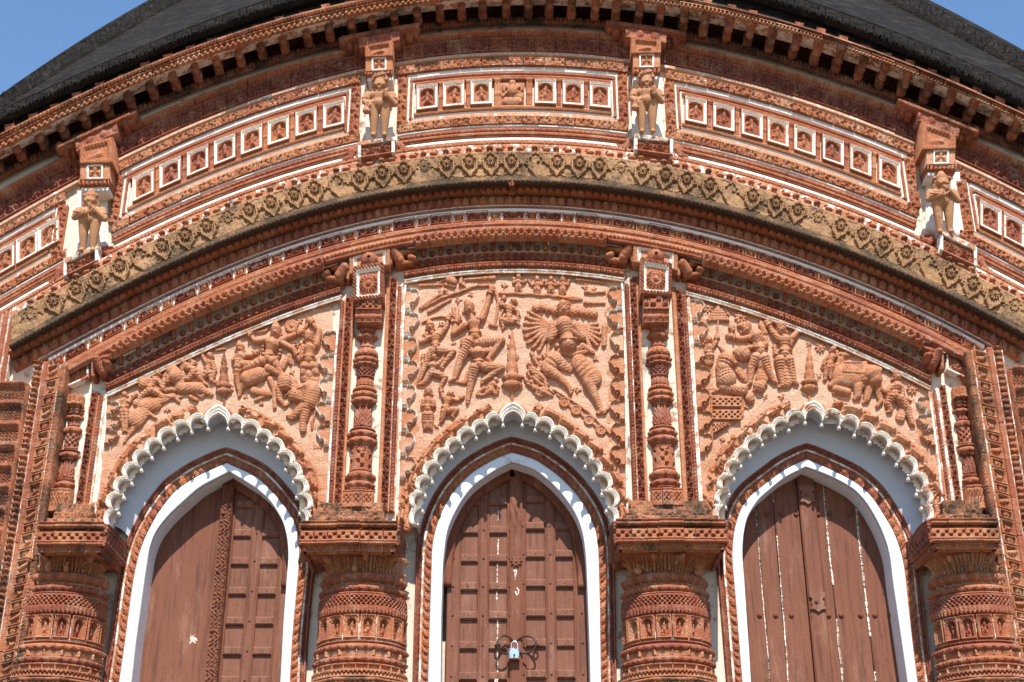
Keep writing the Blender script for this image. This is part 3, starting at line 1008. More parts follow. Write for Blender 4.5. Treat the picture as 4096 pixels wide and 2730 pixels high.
# ------------------------------------------------------------------ upper frieze: five bays between the statues
BAYS = [(-60, 262, 45, 150), (446, 1440, 0, 0), (1590, 2512, 0, 0), (2662, 3668, 0, 0), (3838, 4156, 0, 0)]
PLQ = [[-70, 21, 114, 200], [578, 686, 795, 903, 1009, 1115, 1225, 1339], [1711, 1817, 1928, 2052, 2182, 2291, 2398], [2781, 2893, 3004, 3107, 3216, 3326, 3438, 3551], [3954, 4050, 4146]]
rs = np.random.default_rng(3)
for bi, (b, pl) in enumerate(zip(BAYS, PLQ)):
    bay = empty('frieze_bay', (0, 0, 0), temple)
    x0, x1 = b[:2]
    open_l, open_r = bi == 0, bi == 4
    il, ir = (x0 if open_l else x0 + 40), (x1 if open_r else x1 - 40)
    jl, jr = (x0 if open_l else x0 + 72), (x1 if open_r else x1 - 72)
    kw = dict(par=bay)
    strip('scroll_tile', gk(.138), gk(.055), x0, x1, vine(1.4), tile=86, amp=.021, d0=.012, tint=.56 if bi != 3 else .66, tvar=.17, wash=.26, **kw)
    strip('white_fillet', gk(.196), gk(.15), il, ir, blank(.6), amp=.008, d0=.004, tint=.9, wash=1.0, nt=3, **kw)
    strip('beaded_moulding', gk(.238), gk(.20), il + 14, ir - 14, rope(1.4), amp=.012, d0=.01, tint=.4, wash=.15, **kw)
    strip('lower_white_fillet', gk(.253), gk(.241), jl - 12, jr + 12, blank(.6), amp=.007, d0=.008, tint=.9, wash=.95, nt=2, **kw)
    strip('hood_moulding', gk(.298), gk(.258), jl, jr, steps((.3, 1., .5, .9)), amp=.018, d0=.008, tint=.5, wash=.25, grime=.05, **kw)
    strip('sill_moulding', gk(.622), gk(.585), jl - 6, jr + 6, steps((.35, 1., .8)), amp=.018, d0=.008, tint=.66, wash=.28, **kw)
    strip('sill_white_fillet', gk(.642), gk(.626), jl - 12, jr + 12, blank(.6), amp=.007, d0=.006, tint=.9, wash=.85, nt=2, **kw)
    strip('plain_band', gk(.698), gk(.645), il, ir, blank(.3), amp=.01, d0=.006, tint=.88, wash=.28, nt=5, **kw)
    strip('lower_scroll_tile', gk(.782), gk(.70), x0, x1, vine(1.15), tile=70, amp=.021, d0=.014, tint=.62, tvar=.17, wash=.2, **kw)
    strip('base_fillet', gk(.803), gk(.786), x0, x1, blank(.5), amp=.012, d0=.016, tint=.9, wash=.8, nt=3, **kw)
    m0, m1 = (x0 if open_l else x0 + 10), (x1 if open_r else x1 - 10)
    strip('red_moulding_tile', gk(.865), gk(.815), m0, m1, rope(1.), tile=92, amp=.014, d0=.022, tint=.42, tvar=.16, wash=.12, **kw)
    strip('ribbed_moulding', gk(.925), gk(.868), m0, m1, steps((.2, 1., .3, .9, .5)), amp=.02, d0=.02, tint=.44, wash=.18, **kw)
    strip('white_ledge', gk(.958), gk(.93), m0, m1, blank(.5), amp=.012, d0=.026, tint=.9, wash=1.0, nt=3, **kw)
    strip('dentil_moulding', gk(1.0), gk(.962), m0 - 20, m1 + 20, dentil(1.1, .4), amp=.014, d0=.026, tint=.52, wash=.16, **kw)
    # upright borders at both ends of the bay
    for side in (0, 1):
        if (side == 0 and open_l) or (side == 1 and open_r):
            continue
        e = x0 if side == 0 else x1
        s = 1 if side == 0 else -1
        ym = float(gk(.42)(e))

        def up(nm, o0, o1, k0, k1, hf, tile=None, **k2):
            xa, xb = e + s * o0, e + s * o1
            return upright(nm, min(xa, xb), max(xa, xb), ym, float(gk(k0)((xa + xb) / 2)), float(gk(k1)((xa + xb) / 2)), hf, tile=tile, par=bay, **k2)
        up('upright_scroll_tile', 1, 38, .16, .695, vine(1.35), tile=72, amp=.021, d=.014, tint=.46, wash=.12)
        up('upright_fillet', 40, 47, .15, .66, blank(.5), amp=.008, d=.008, tint=.9, wash=.95, nt=2)
        up('upright_moulding', 49, 58, .20, .64, ribs(2), amp=.012, d=.01, tint=.45, wash=.2, nt=4)
        up('inner_upright_fillet', 60, 66, .245, .63, blank(.5), amp=.008, d=.008, tint=.9, wash=.8, nt=2)
    # the plaques and the ribbed bars between them
    for i, c in enumerate(pl):
        c = c + rs.uniform(-2.5, 2.5)
        big = bi == 2 and i == 3
        hw = 47 if big else 43
        kind = 1 if (bi >= 3 or (bi == 2 and i > 3)) else 0
        if big:
            x = np.linspace(c - hw, c + hw, 40)
            o, _ = lay('relief_plaque', np.stack([x, gk(.58)(x)], 1), np.stack([x, gk(.302)(x)], 1), None, par=bay, d0=.012, tint=.72, nt=4)
            cy = float(gk(.43)(c))
            G = [(c, cy - 36, c, cy - 34, 13, 13), (c, cy - 22, c, cy - 46, 5, 5), (c, cy - 8, c, cy - 2, 21, 22), (c - 17, cy - 18, c - 36, cy - 30, 8, 7), (c + 17, cy - 18, c + 36, cy - 30, 8, 7),
                 (c - 36, cy - 30, c - 34, cy - 8, 7, 7), (c + 36, cy - 30, c + 36, cy - 10, 7, 7), (c - 16, cy - 6, c - 38, cy + 12, 7, 6), (c + 16, cy - 4, c + 40, cy + 8, 7, 6),
                 (c - 4, cy + 12, c - 6, cy + 38, 10, 7), (c + 4, cy + 14, c + 36, cy + 18, 11, 9), (c - 26, cy + 34, c + 26, cy + 34, 15, 15, .7, .7), (c - 18, cy + 44, c + 18, cy + 44, 9, 9, .8, .8),
                 (c - 9, cy - 46, c + 9, cy - 46, 4, 4)]
            relief('seated_figure', G, bay, d=.02, step=2.4, k=1.3, tint=.74)
            continue
        x = np.linspace(c - hw, c + hw, 34)
        lay('figure_plaque', np.stack([x, gk(.583)(x)], 1), np.stack([x, gk(.302)(x)], 1), plaque(rs, kind), par=bay, amp=.034, d0=.002, nt=40, tint=.52 + rs.uniform(-.16, .2), grime=.02)
    for i in range(len(pl) - 1):
        c, w = (pl[i] + pl[i + 1]) / 2, 8.5 if abs(pl[i + 1] - pl[i]) < 118 else 13
        x = np.linspace(c - w, c + w, 8)
        lay('plaque_bar', np.stack([x, gk(.583)(x)], 1), np.stack([x, gk(.285)(x)], 1), lambda a, t: np.where(t > .9, 1., np.where((t > .42) & (t < .5), .9, .35 + .4 * np.abs(np.sin(2.2 * pi * (a - a.min()) / (np.ptp(a) + 1e-9))))),
            par=bay, amp=.02, d0=.008, nt=26, tint=.46 + rs.uniform(-.12, .22), wash=.12)

# ------------------------------------------------------------------ the overhanging lotus frieze and the ropes under it
def lf(k):
    return mix(T1, T5, k)


def put2(name, me, px, py, d, par, rot=0., tilt=0., sc=1., flip=False):
    o = put(name, me, px, py, d, par, rot, sc, flip)
    o.rotation_euler = (tilt, -rot, 0)
    return o


def pitted(a, t):
    return .5 + .35 * np.sin(7.1 * a + 3 * np.sin(5 * t)) * np.sin(4.3 * a + 1.3) * np.sin(9 * t + 2 * np.sin(3 * a)) + .2 * np.sin(31 * a + 9 * t)


X48 = 46
lotus = strip('lotus_frieze', lf(.68), lf(.17), X48, XR, pitted, amp=.008, d0=.125, d1=.110, par=temple, tint=.84, grime=.36, st=5, mat=OCHRE)
strip('goose_ground', lf(.17), lf(-.005), X48, XR, blank(.2), amp=.01, d0=.09, d1=.06, par=lotus, tint=.60, wash=.25, grime=.30, nt=5)
strip('goose_ledge', lf(.205), lf(.168), X48, XR, blank(.8), amp=.014, d0=.10, par=lotus, tint=.8, wash=.36, grime=.36, nt=4)
strip('frieze_base', lf(.785), lf(.675), X48, XR, pitted, amp=.01, d0=.16, d1=.125, par=lotus, tint=.5, grime=.48, nt=7, mat=OCHRE)
strip('dark_dentil_moulding', lf(.875), lf(.785), X48, XR, lambda a, t: dome(((t - .5) / .55) ** 2) * np.where(np.abs(a * 1.15 - np.round(a * 1.15)) < .44, 1, .4), amp=.03, d0=.16, par=lotus, tint=.3, grime=.7, st=3)
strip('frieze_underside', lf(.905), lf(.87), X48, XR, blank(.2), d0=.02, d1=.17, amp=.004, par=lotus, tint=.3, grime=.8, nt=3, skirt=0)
cord = strip('ribbed_rope_tile', lf(1.07), lf(.925), X48, XR, lambda a, t: dome(((t - .5) / .52) ** 2) * (.25 + .75 * np.clip(1.2 - 1.0 * ((a * 1.05) % 1.0), 0, 1)) * (.9 + .1 * np.sin(40 * t)), tile=118, gap=1, jit=.003, amp=.05, d0=.03, par=temple, tint=.52, tvar=.06, grime=.17, st=2.6)

u = lambda r, th, x=0, y=0: (x + r * math.cos(th), y + r * math.sin(th))
HOOD = [(-40, -2), (-34, 8), (-26, 6), (-29, 20), (-18, 23), (-16, 34), (-6, 36), (0, 46), (6, 36), (16, 34), (18, 23), (29, 20), (26, 6), (34, 8), (40, -2)]
LT = [(*HOOD[i], *HOOD[i + 1], 4.6, 4.6, 1.4) for i in range(len(HOOD) - 1)]
for i in range(9):
    th = 2 * pi * i / 9
    LT.append((*u(8, th, 0, 8), *u(14, th, 0, 8), 4.4, 4.6, 1.5))
LT += [(0, 8, 0, 8, 6, 6, 1.9)]
for s in (-1, 1):
    LT += [(s * 40, -2, s * 32, -6, 4, 4.5, 1.6), (s * 32, -6, s * 27, 2, 4.5, 3.5, 1.6), (s * 27, 4, s * 24, -20, 4.5, 5.5, 1.5), (s * 24, -20, s * 11, -33, 5.5, 5, 1.5), (s * 11, -33, s * 1, -46, 4.5, 3, 1.5), (s * 15, -38, s * 30, -46, 3, 2.5, 1.2),
           (s * 30, -46, s * 38, -42, 2.5, 2, 1.2)]
LT = [(c[0], c[1] * 1.2, c[2], c[3] * 1.2, *c[4:]) for c in LT]
LOTUS = [local_relief('lotus_motif', LT, 1.5, tint=.62, grime=.20, k=2.3, tv=.9, mat=OCHRE), local_relief('worn_lotus_motif', [c for c in LT if c[1] > -30 or c[3] > -30][:14] + LT[14:23], 1.5, tint=.7, grime=.30, k=1.4, tv=.9, mat=OCHRE),
         local_relief('broken_lotus_motif', LT[:15] + LT[24:29], 1.5, tint=.68, grime=.3, k=1.9, tv=.9, mat=OCHRE)]
GOOSE = local_relief('goose', [(-12, 0, 4, -2, 8, 7.5, 1.2), (-20, 3, -12, 1, 3.5, 6), (6, 1, 11, 8, 3.6, 3), (11, 8, 10, 13, 3, 3), (10, 14, 10, 14, 4.2, 4.2, 1.3), (11, 13, 18, 12, 2.5, 1.5), (-4, 2, -13, 6, 4, 2.5, 1.9), (-2, -8, -2, -11, 2, 2)], 1.3, tint=.62, grime=.16, k=1.8)


def finial_mesh():
    pr = [(-13, 3), (-11, 4.5), (-8, 3), (-3, 5), (-1, 10), (1, 13), (4, 13.5), (6, 11), (7, 12.5), (10, 11), (13, 7), (15, 2.5), (17, 1)]
    th = np.linspace(0, 2 * pi, 15)
    P = np.array([[[r * math.cos(a), r * math.sin(a) - 6, z] for a in th] for z, r in pr]) * .0018
    return mk_mesh('finial', P, grid_faces(len(pr), 15)[:, ::-1], TC, {'tint': .5, 'grime': .36, 'tv': 1., 'wash': 0})


FIN = finial_mesh()
for i, x in enumerate(np.arange(132, 4150, 87.2)):
    xx = x + random.uniform(-5, 5)
    sl = slope(T1, xx)
    k = 0 if i % 9 not in (0, 5) else (1 if i % 9 == 0 else 2)
    put2('lotus_motif', LOTUS[k], xx, lf(.42)(xx), .118, lotus, sl * .75 + random.uniform(-.05, .05), -.08, 1.1 + random.uniform(-.05, .04))
    put2('finial', FIN, xx - 4, lf(.105)(xx - 4), .095, lotus, sl * .5, -.1, random.uniform(.95, 1.12))
    put2('goose', GOOSE, xx + 40, lf(.10)(xx + 40), .085, lotus, sl, 0, .95, flip=xx > 2052)
for k, (x0, y0) in enumerate([(2046, 731), (2046, 762)]):
    pass
ROS = local_relief('rosette_boss', [(*u(7, 2 * pi * i / 10), *u(13, 2 * pi * i / 10), 4, 4) for i in range(10)] + [(0, 0, 0, 0, 6, 6, 1.6)], 1.2, tint=.5, k=1.6, grime=.1)
put2('rosette_boss', ROS, 2046, lf(.83)(2046), .19, lotus, sc=.8)
put2('rosette_boss', ROS, 2046, lf(1.0)(2046), .075, lotus, sc=.95)

# ------------------------------------------------------------------ inner cornice above the three panels
IN0, IN1 = 200, 3930
strip('acanthus_tile', mix(T5, H1, .76), mix(T5, H1, .26), 60, 4080, leaves(.85), tile=76, amp=.03, d0=.022, par=temple, tint=.48, tvar=.15, wash=.05)
strip('upper_white_line', mix(T5, H1, .835), mix(T5, H1, .775), 150, 3990, blank(.5), amp=.008, d0=.02, par=temple, tint=.9, wash=.72, nt=3)
strip('meander_moulding', mix(T5, H1, .985), mix(T5, H1, .845), 165, 3975, rope(.8), tile=100, amp=.013, d0=.02, par=temple, tint=.5, tvar=.1)
strip('cornice_white_line', off(H1, 10.5), off(H1, 0), IN0 - 6, IN1 + 6, blank(.5), amp=.012, d0=.03, par=temple, tint=.9, wash=1.1, nt=3)
band = empty('tile_band', (0, 0, 0), temple)
rs = np.random.default_rng(5)
k, x, i = 145.6, 214., 0
ta, tb = off(H1, 49), off(H1, 11.5)
while x < 3895:
    sq, wd = 41, 84
    last = x + sq > 3900
    for kind, w in (('rosette_tile', sq), ('beast_tile', wd)):
        if x + w > 3925:
            break
        xs = np.linspace(x, x + w, int(w / 2.4))
        ochre = kind == 'rosette_tile' and rs.random() < .5
        lay(kind, np.stack([xs, ta(xs)], 1), np.stack([xs, tb(xs)], 1), flower_tile(int(rs.integers(9, 14))) if w == sq else curl_tile(), par=band, amp=.02, d0=.008 + rs.uniform(-.003, .003), nt=17,
            tint=.72 if ochre else (.46 if w == sq else .23) + rs.uniform(-.1, .1), wash=.04)
        x += w
        g2 = 10.3
        xs = np.linspace(x + 1, x + g2 - 1, 4)
        lay('tile_mortar', np.stack([xs, ta(xs)], 1), np.stack([xs, tb(xs)], 1), blank(.5), par=band, amp=.01, d0=.012, nt=4, tint=.6 if x > 2500 else .8, wash=.25 if x > 2300 else 1.0)
        x += g2
strip('band_lower_moulding', mix(H1, H2, .51), mix(H1, H2, .425), IN0, IN1, steps((.5, 1., .6)), tile=150, amp=.014, d0=.035, d1=.03, par=temple, tint=.46, tvar=.16, wash=.2, grime=.2)
strip('band_lip_moulding', mix(H1, H2, .605), mix(H1, H2, .515), IN0 + 20, IN1 - 20, lambda a, t: np.where(t < .5, 1., np.where(t < .62, .2, beads(1.)(a * 2.4, (t - .62) / .38))), tile=132, amp=.018, d0=.07, d1=.045, par=temple, tint=.52, tvar=.18, wash=.2, grime=.24)
strip('cornice_neck', mix(H1, H2, .74), mix(H1, H2, .61), IN0 + 40, IN1 - 40, steps((.3, .9, .3)), amp=.015, d0=.10, d1=.08, par=temple, tint=.42, wash=.26, grime=.26)
BAY3 = [(448, 1296), (1659, 2426), (2810, 3694)]
PANX = [(425, 1364), (1616, 2498), (2745, 3724)]
HEAD = local_relief('bracket_head', [(0, 0, 0, 6, 7, 8, 1.5), (0, 14, 0, 26, 9, 7, 1.3), (-5, -8, 5, -8, 4, 4), (0, -4, 0, -12, 5, 4)], 1.6, tint=.42, k=1.7, grime=.2)
ROW = local_relief('row_rosette', [(*u(5, 2 * pi * i / 9), *u(9, 2 * pi * i / 9), 3.4, 3.4) for i in range(9)] + [(0, 0, 0, 0, 5, 5, 1.4)], 1.4, tint=.32, k=1.2, grime=.08)
for (x0, x1), (p0, p1) in zip(BAY3, PANX):
    cor = strip('valance', off(H2, 2), mix(H1, H2, .765), x0, x1, None, d0=.115, d1=.105, par=temple, tint=.5, st=8, nt=3)
    strip('valance_tile', off(H2, 3), mix(H1, H2, .765), x0, x1, tassels(.72), tile=64.5, gap=2.2, jit=.006, amp=.032, d0=.13, d1=.118, par=cor, tint=.56, tvar=.15, st=2.6, nt=16)
    strip('valance_soffit', off(H2, 14), off(H2, 0), p0 + 14, p1 - 14, None, d0=.01, d1=.13, par=cor, tint=.7, wash=.3, grime=.3, nt=3, st=10, skirt=0)
    f0, f1 = mix(H2, H3, .30), mix(H2, H3, .26)
    n = int((x1 - x0) / 69)
    for i in range(n):
        xx = x0 + (i + .5) * (x1 - x0) / n
        put2('bracket_head', HEAD, xx, mix(H2, H3, .25)(xx), .02, cor, slope(H3, xx) * .4, .1, 1.0)
        if i < n - 1:
            xr = xx + .5 * (x1 - x0) / n
            put2('row_rosette', ROW, xr, mix(H2, H3, .28)(xr), .008, cor, slope(H3, xr))
    strip('shade_fillet', mix(H2, H3, .47), mix(H2, H3, .43), p0 + 8, p1 - 8, blank(.8), amp=.018, d0=.012, par=cor, tint=.7, wash=.3, grime=.15, nt=3)
    strip('curling_vine_tile', mix(H2, H3, .66), mix(H2, H3, .485), p0 + 4, p1 - 4, weave(1.1), tile=105, amp=.022, d0=.008, par=cor, tint=.28, tvar=.1, wash=.12, st=3)
    strip('arcade_tile', mix(H2, H3, .90), mix(H2, H3, .69), p0, p1, scallop(.36), tile=98, amp=.018, d0=.022, d1=.03, bow=.012, par=cor, tint=.36, tvar=.2, st=2.4)
    strip('panel_hood', H3, mix(H2, H3, .912), p0, p1, steps((1., .5)), amp=.02, d0=.012, d1=.03, par=cor, tint=1., wash=.55, grime=.1)

# ------------------------------------------------------------------ the three big relief panels
PL = [([(423, 1580), (418, 1721), (402, 1861), (376, 2060)], [(1358, 1300), (1346, 1440), (1332, 1674), (1322, 1861), (1312, 2075)]),
      ([(1619, 1128), (1608, 1300), (1605, 1440), (1601, 1580), (1596, 1767), (1584, 2075)], [(2491, 1121), (2500, 1300), (2505, 1440), (2507, 1627), (2510, 1814), (2513, 2075)]),
      ([(2748, 1172), (2760, 1300), (2769, 1440), (2776, 1604), (2790, 1814), (2806, 2075)], [(3718, 1562), (3739, 1721), (3758, 1861), (3779, 2075)])]
panels = []


def arch_path(a, n=90):
    return np.vstack([resamp(a['L'] + [a['A']], n), resamp([a['A']] + a['R'], n)[1:]])


for pi_, (a, (le, re)) in enumerate(zip(ARCH, PL)):
    x, y = np.meshgrid(np.arange(le[-1][0] - 20, re[-1][0] + 20, 5.), np.arange(1070, 2110, 5.), indexing='ij')
    lx = np.interp(y, [p[1] for p in le], [p[0] for p in le])
    rx = np.interp(y, [p[1] for p in re], [p[0] for p in re])
    ap = np.vstack([a['L'], [a['A']], a['R']])
    hole = inside(np.vstack([offs(smoothp(ap, 120, 2), 24), [(a['R'][-1][0], 2400), (a['L'][0][0], 2400)]]), x, y)
    bad = hole | (x < lx + 2) | (x > rx - 2) | (y < H3(x) - 4)
    keep = ~(bad[:-1, :-1] | bad[1:, :-1] | bad[:-1, 1:] | bad[1:, 1:])
    f = grid_faces(*x.shape, keep=keep)
    us, inv = np.unique(f, return_inverse=True)
    P = U(x, y, .0)
    P[..., 1] -= .004 * np.sin(x * .05 + 2 * np.sin(y * .031)) * np.sin(y * .043 + 1.7 * np.sin(x * .023))
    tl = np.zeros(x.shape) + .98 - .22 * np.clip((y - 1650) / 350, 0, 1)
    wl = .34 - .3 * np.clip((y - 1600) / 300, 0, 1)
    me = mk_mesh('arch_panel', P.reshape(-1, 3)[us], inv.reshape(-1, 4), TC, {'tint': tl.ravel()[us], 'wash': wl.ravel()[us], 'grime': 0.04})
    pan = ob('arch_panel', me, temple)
    panels.append(pan)
    # its upright white fillets
    for e, s in ((le, 1), (re, -1)):
        p = smoothp(np.array(e, float), 40, 1)
        lay('panel_fillet', p, p + [8 * s, 0], blank(.7), amp=.016, d0=.01, par=pan, tint=.9, wash=.62, nt=3, grime=.08)

# ---- cusped archways in white stucco
BUD = local_relief('cusp_bud', [(0, 0, 0, -9, 6, 7.5, 1.3), (-5, -9, -6, -14, 4, 3), (5, -9, 6, -14, 4, 3), (0, -9, 0, -15, 4, 2.5)], 1.3, tint=.9, wash=.75, grime=.05, tv=.3, k=1.5)
LEAF = local_relief('lobe_leaf', [(0, 0, 0, 14, 8, 4, 1.), (-3, 2, -9, 10, 5, 2.5), (3, 2, 9, 10, 5, 2.5)], 1.3, tint=.9, wash=.62, grime=.12, tv=.3, k=1.2)
for ai, (a, pan) in enumerate(zip(ARCH, panels)):
    seq = a['L'] + [a['A']] + a['R']
    nL = len(a['L'])
    inner, outer, cusps = [], [], []
    pts = np.array(seq, float)
    lobes = [(pts[i], pts[i + 1]) for i in range(nL - 1)] + [(pts[nL - 1], pts[nL], pts[nL + 1])] + [(pts[i], pts[i + 1]) for i in range(nL + 1, len(pts) - 1)]
    for li, lb in enumerate(lobes):
        if len(lb) == 3:
            l, m, r = lb
            for k_ in np.linspace(0, 1, 9):
                b = (1 - k_) * l + k_ * m + np.array([-10, -6]) * math.sin(pi * k_)
                inner.append(b)
                outer.append(b + np.array([-16 * (1 - k_), -30 - 10 * k_]))
            for k_ in np.linspace(0, 1, 9)[1:]:
                b = (1 - k_) * m + k_ * r + np.array([10, -6]) * math.sin(pi * k_)
                inner.append(b)
                outer.append(b + np.array([16 * k_, -40 + 10 * k_]))
            continue
        l, r = lb
        c = r - l
        n = np.array([c[1], -c[0]]) / np.hypot(*c)
        ln = np.hypot(*c)
        first, last = li == 0, li == len(lobes) - 1
        bulge = .60 if not (first or last) else .40
        for k_ in np.linspace(0, 1, 11):
            e = math.sin(pi * k_) ** .6
            b = l + c * (k_ - .06 * math.sin(2 * pi * k_)) + n * (bulge * ln * e)
            inner.append(b)
            outer.append(l + c * k_ + n * (bulge * ln * (.5 + .5 * e) + 21))
    inner, outer = np.array(inner), np.array(outer)
    ring = lambda aa, tt: (np.where(tt < .9, .35 + .65 * np.abs(np.sin(pi * 3.05 * tt)), .2), None, 0 * tt)
    worn = .16 if ai < 2 else .0
    arch, _ = lay('cusped_arch', inner, outer, lambda aa, tt: .3 + .7 * np.abs(np.sin(pi * (3.0 * tt + .25))), par=pan, amp=.022, d0=.02, nt=13, tint=.78, wash=[1.35, 1.35, .72][ai], grime=[.17, .22, .05][ai], skirt=.02)
    w0 = U(inner[:, 0], inner[:, 1], .022)
    T = np.linspace(0, .13, 4)
    P = w0[:, None] + np.stack([0 * T, T, 0 * T], -1)[None]
    surf('arch_intrados', P, np.zeros(P.shape[:2]), COVE, arch, skirt=0)  # grey for soot and for the lobes' underside shade, put into the colour
    for i, c in enumerate(pts):
        if i == nL or i in (0, len(pts) - 1):
            continue
        o = put('cusp_bud', BUD, c[0], c[1] + 2, .03, arch, 0, .72)
        j = i
        tn = pts[min(i + 1, len(pts) - 1)] - pts[max(i - 1, 0)]
        nn = np.array([tn[1], -tn[0]]) / np.hypot(*tn)
        put('lobe_leaf', LEAF, *(c + nn * 30), .03, arch, math.atan2(-nn[1], nn[0]) - pi / 2, .95)
    # grey vault running back from the cusps to the porch wall
    sc = np.vstack([resamp(a['L'] + [a['A']], 60), resamp([a['A']] + a['R'], 60)[1:]])
    sc = offs(sc, 30)
    oo = offs(halves(a, 'o', 60), 62)
    cut = oo[:, 1] < 2150
    om = oo[cut]
    k0 = np.argmin(np.abs(om[:, 0] - a['oA'][0]))
    om = np.vstack([resamp(om[:k0 + 1], 60), resamp(om[k0:], 60)[1:]])
    A, B = U(sc[:, 0], sc[:, 1], -.10), U(om[:, 0], om[:, 1], BP + .035)
    T = np.linspace(0, 1, 9)
    P = A[:, None] * (1 - T[None, :, None]) + B[:, None] * T[None, :, None]
    P[..., 2] += .03 * np.sin(pi * T)[None]
    surf('vault', P, np.zeros(P.shape[:2]), COVE, arch, skirt=0)
    # carved surround and white frame of the doorway
    sur = empty('door_surround', (0, 0, 0), temple)
    po = down(halves(a, 'o', 70), BP)
    pi2 = down(halves(a, 'i', 70), BP)
    n = 300

    def two(p):
        k = np.argmin(p[:, 1])
        return np.vstack([resamp(p[:k + 1], n // 2), resamp(p[k:], n // 2)[1:]])
    fo, fi = two(po), two(pi2)
    lay('white_frame', fi, fo, blank(.4), amp=.006, d0=BP + .025, par=sur, mat=WHITE, nt=5, skirt=.03)
    w0 = U(fi[:, 0], fi[:, 1], BP + .025)
    T = np.linspace(0, DOOR - BP - .02, 4)
    P = w0[:, None] + np.stack([0 * T, -T, 0 * T], -1)[None]
    surf('frame_reveal', P, np.zeros(P.shape[:2]), WHITE, sur, skirt=0)
    o1, o2, o3, o4 = two(offs(po, 1)), two(offs(po, 30)), two(offs(po, 39)), two(offs(po, 64))
    m = len(o1)
    tn = 26
    for i in range(tn):
        s = slice(int(i * (m - 1) / tn), int((i + 1) * (m - 1) / tn) + 1)
        up_ = np.arange(0, s.stop - s.start, .25)
        d_ = lambda p: np.stack([np.interp(up_, np.arange(s.stop - s.start), p[s][:, c]) for c in (0, 1)], 1)
        lay('rosette_band_tile', d_(o1), d_(o2), rosettes(1.0, 7, .44), par=sur, amp=.013, d0=BP + .018 + random.uniform(-.003, .003), nt=9, tint=.46 + random.uniform(-.12, .12), wash=.10)
    lay('cream_line', o2, o3, blank(.6), amp=.012, d0=BP + .014, par=sur, nt=3, tint=.9, wash=.55)
    up_ = np.arange(0, m - 1, .33)
    d_ = lambda p: np.stack([np.interp(up_, np.arange(m), p[:, c]) for c in (0, 1)], 1)
    lay('cord_band', d_(o3), d_(o4), lambda aa, tt: np.where(tt < .45, beads(1.9)(aa * 2.2, tt / .45), np.where(tt < .55, .1, .8 * dome(((tt - .78) / .22) ** 2))), par=sur, amp=.018, d0=BP + .016, nt=10, tint=.26, wash=.05)

# ------------------------------------------------------------------ upright borders between the panels
for nm, x0, x1, row, y0, y1, tnt, mir in [('l', 1348, 1363, 1440, 1206, 2050, .28, 0), ('l', 1580, 1596, 1440, 1150, 2050, .28, 0), ('r', 2510, 2526, 1440, 1142, 2050, .28, 0), ('r', 2743, 2760, 1440, 1186, 2050, .28, 0),
                                          ('o', 376, 391, 1767, 1590, 2045, .25, 0), ('o', 3756, 3771, 1767, 1570, 2045, .3, 0)]:
    upright('twisted_cord', x0, x1, row, y0, y1, rope(1.1), amp=.02, d=.014, par=temple, tint=tnt, tile=120, wash=.04, st=3)
for x0, x1, row, y0, y1 in [(1372, 1395, 1440, 1190, 2050), (1550, 1574, 1440, 1112, 2050), (2532, 2556, 1440, 1112, 2050), (2719, 2741, 1440, 1160, 2050), (344, 367, 1767, 1570, 2045), (3785, 3807, 1767, 1545, 2045)]:
    upright('flower_vine_tile', x0, x1, row, y0, y1, vine(1.9), amp=.026, d=.008, par=temple, tint=.30, tile=92, wash=.0, st=2.6, nt=10)
for x0, x1, row, y0, y1, tn, ws in [(1364, 1371, 1440, 1200, 2050, .62, .35), (1396, 1406, 1440, 1185, 2050, .66, .45), (1534, 1549, 1440, 1105, 2050, .66, .40), (1575, 1580, 1440, 1130, 2050, .8, .8), (1597, 1602, 1440, 1135, 2050, .8, .8),
                                    (2527, 2531, 1440, 1130, 2050, .8, .8), (2557, 2568, 1440, 1110, 2050, .66, .30), (2702, 2718, 1440, 1150, 2050, .68, .35), (2761, 2767, 1440, 1180, 2050, .8, .9), (2741, 2744, 1440, 1170, 2050, .6, .2),
                                    (368, 375, 1767, 1575, 2045, .6, .5), (392, 398, 1767, 1590, 2045, .9, .9), (3772, 3784, 1767, 1555, 2045, .9, .9), (3748, 3755, 1767, 1570, 2045, .7, .7), (336, 343, 1767, 1560, 2045, .9, .9), (3808, 3814, 1767, 1540, 2045, .9, .9)]:
    upright('flat_fillet', x0, x1, row, y0, y1, blank(.6), amp=.01, d=.012, par=temple, tint=tn, wash=ws * .62, nt=3, grime=.06)

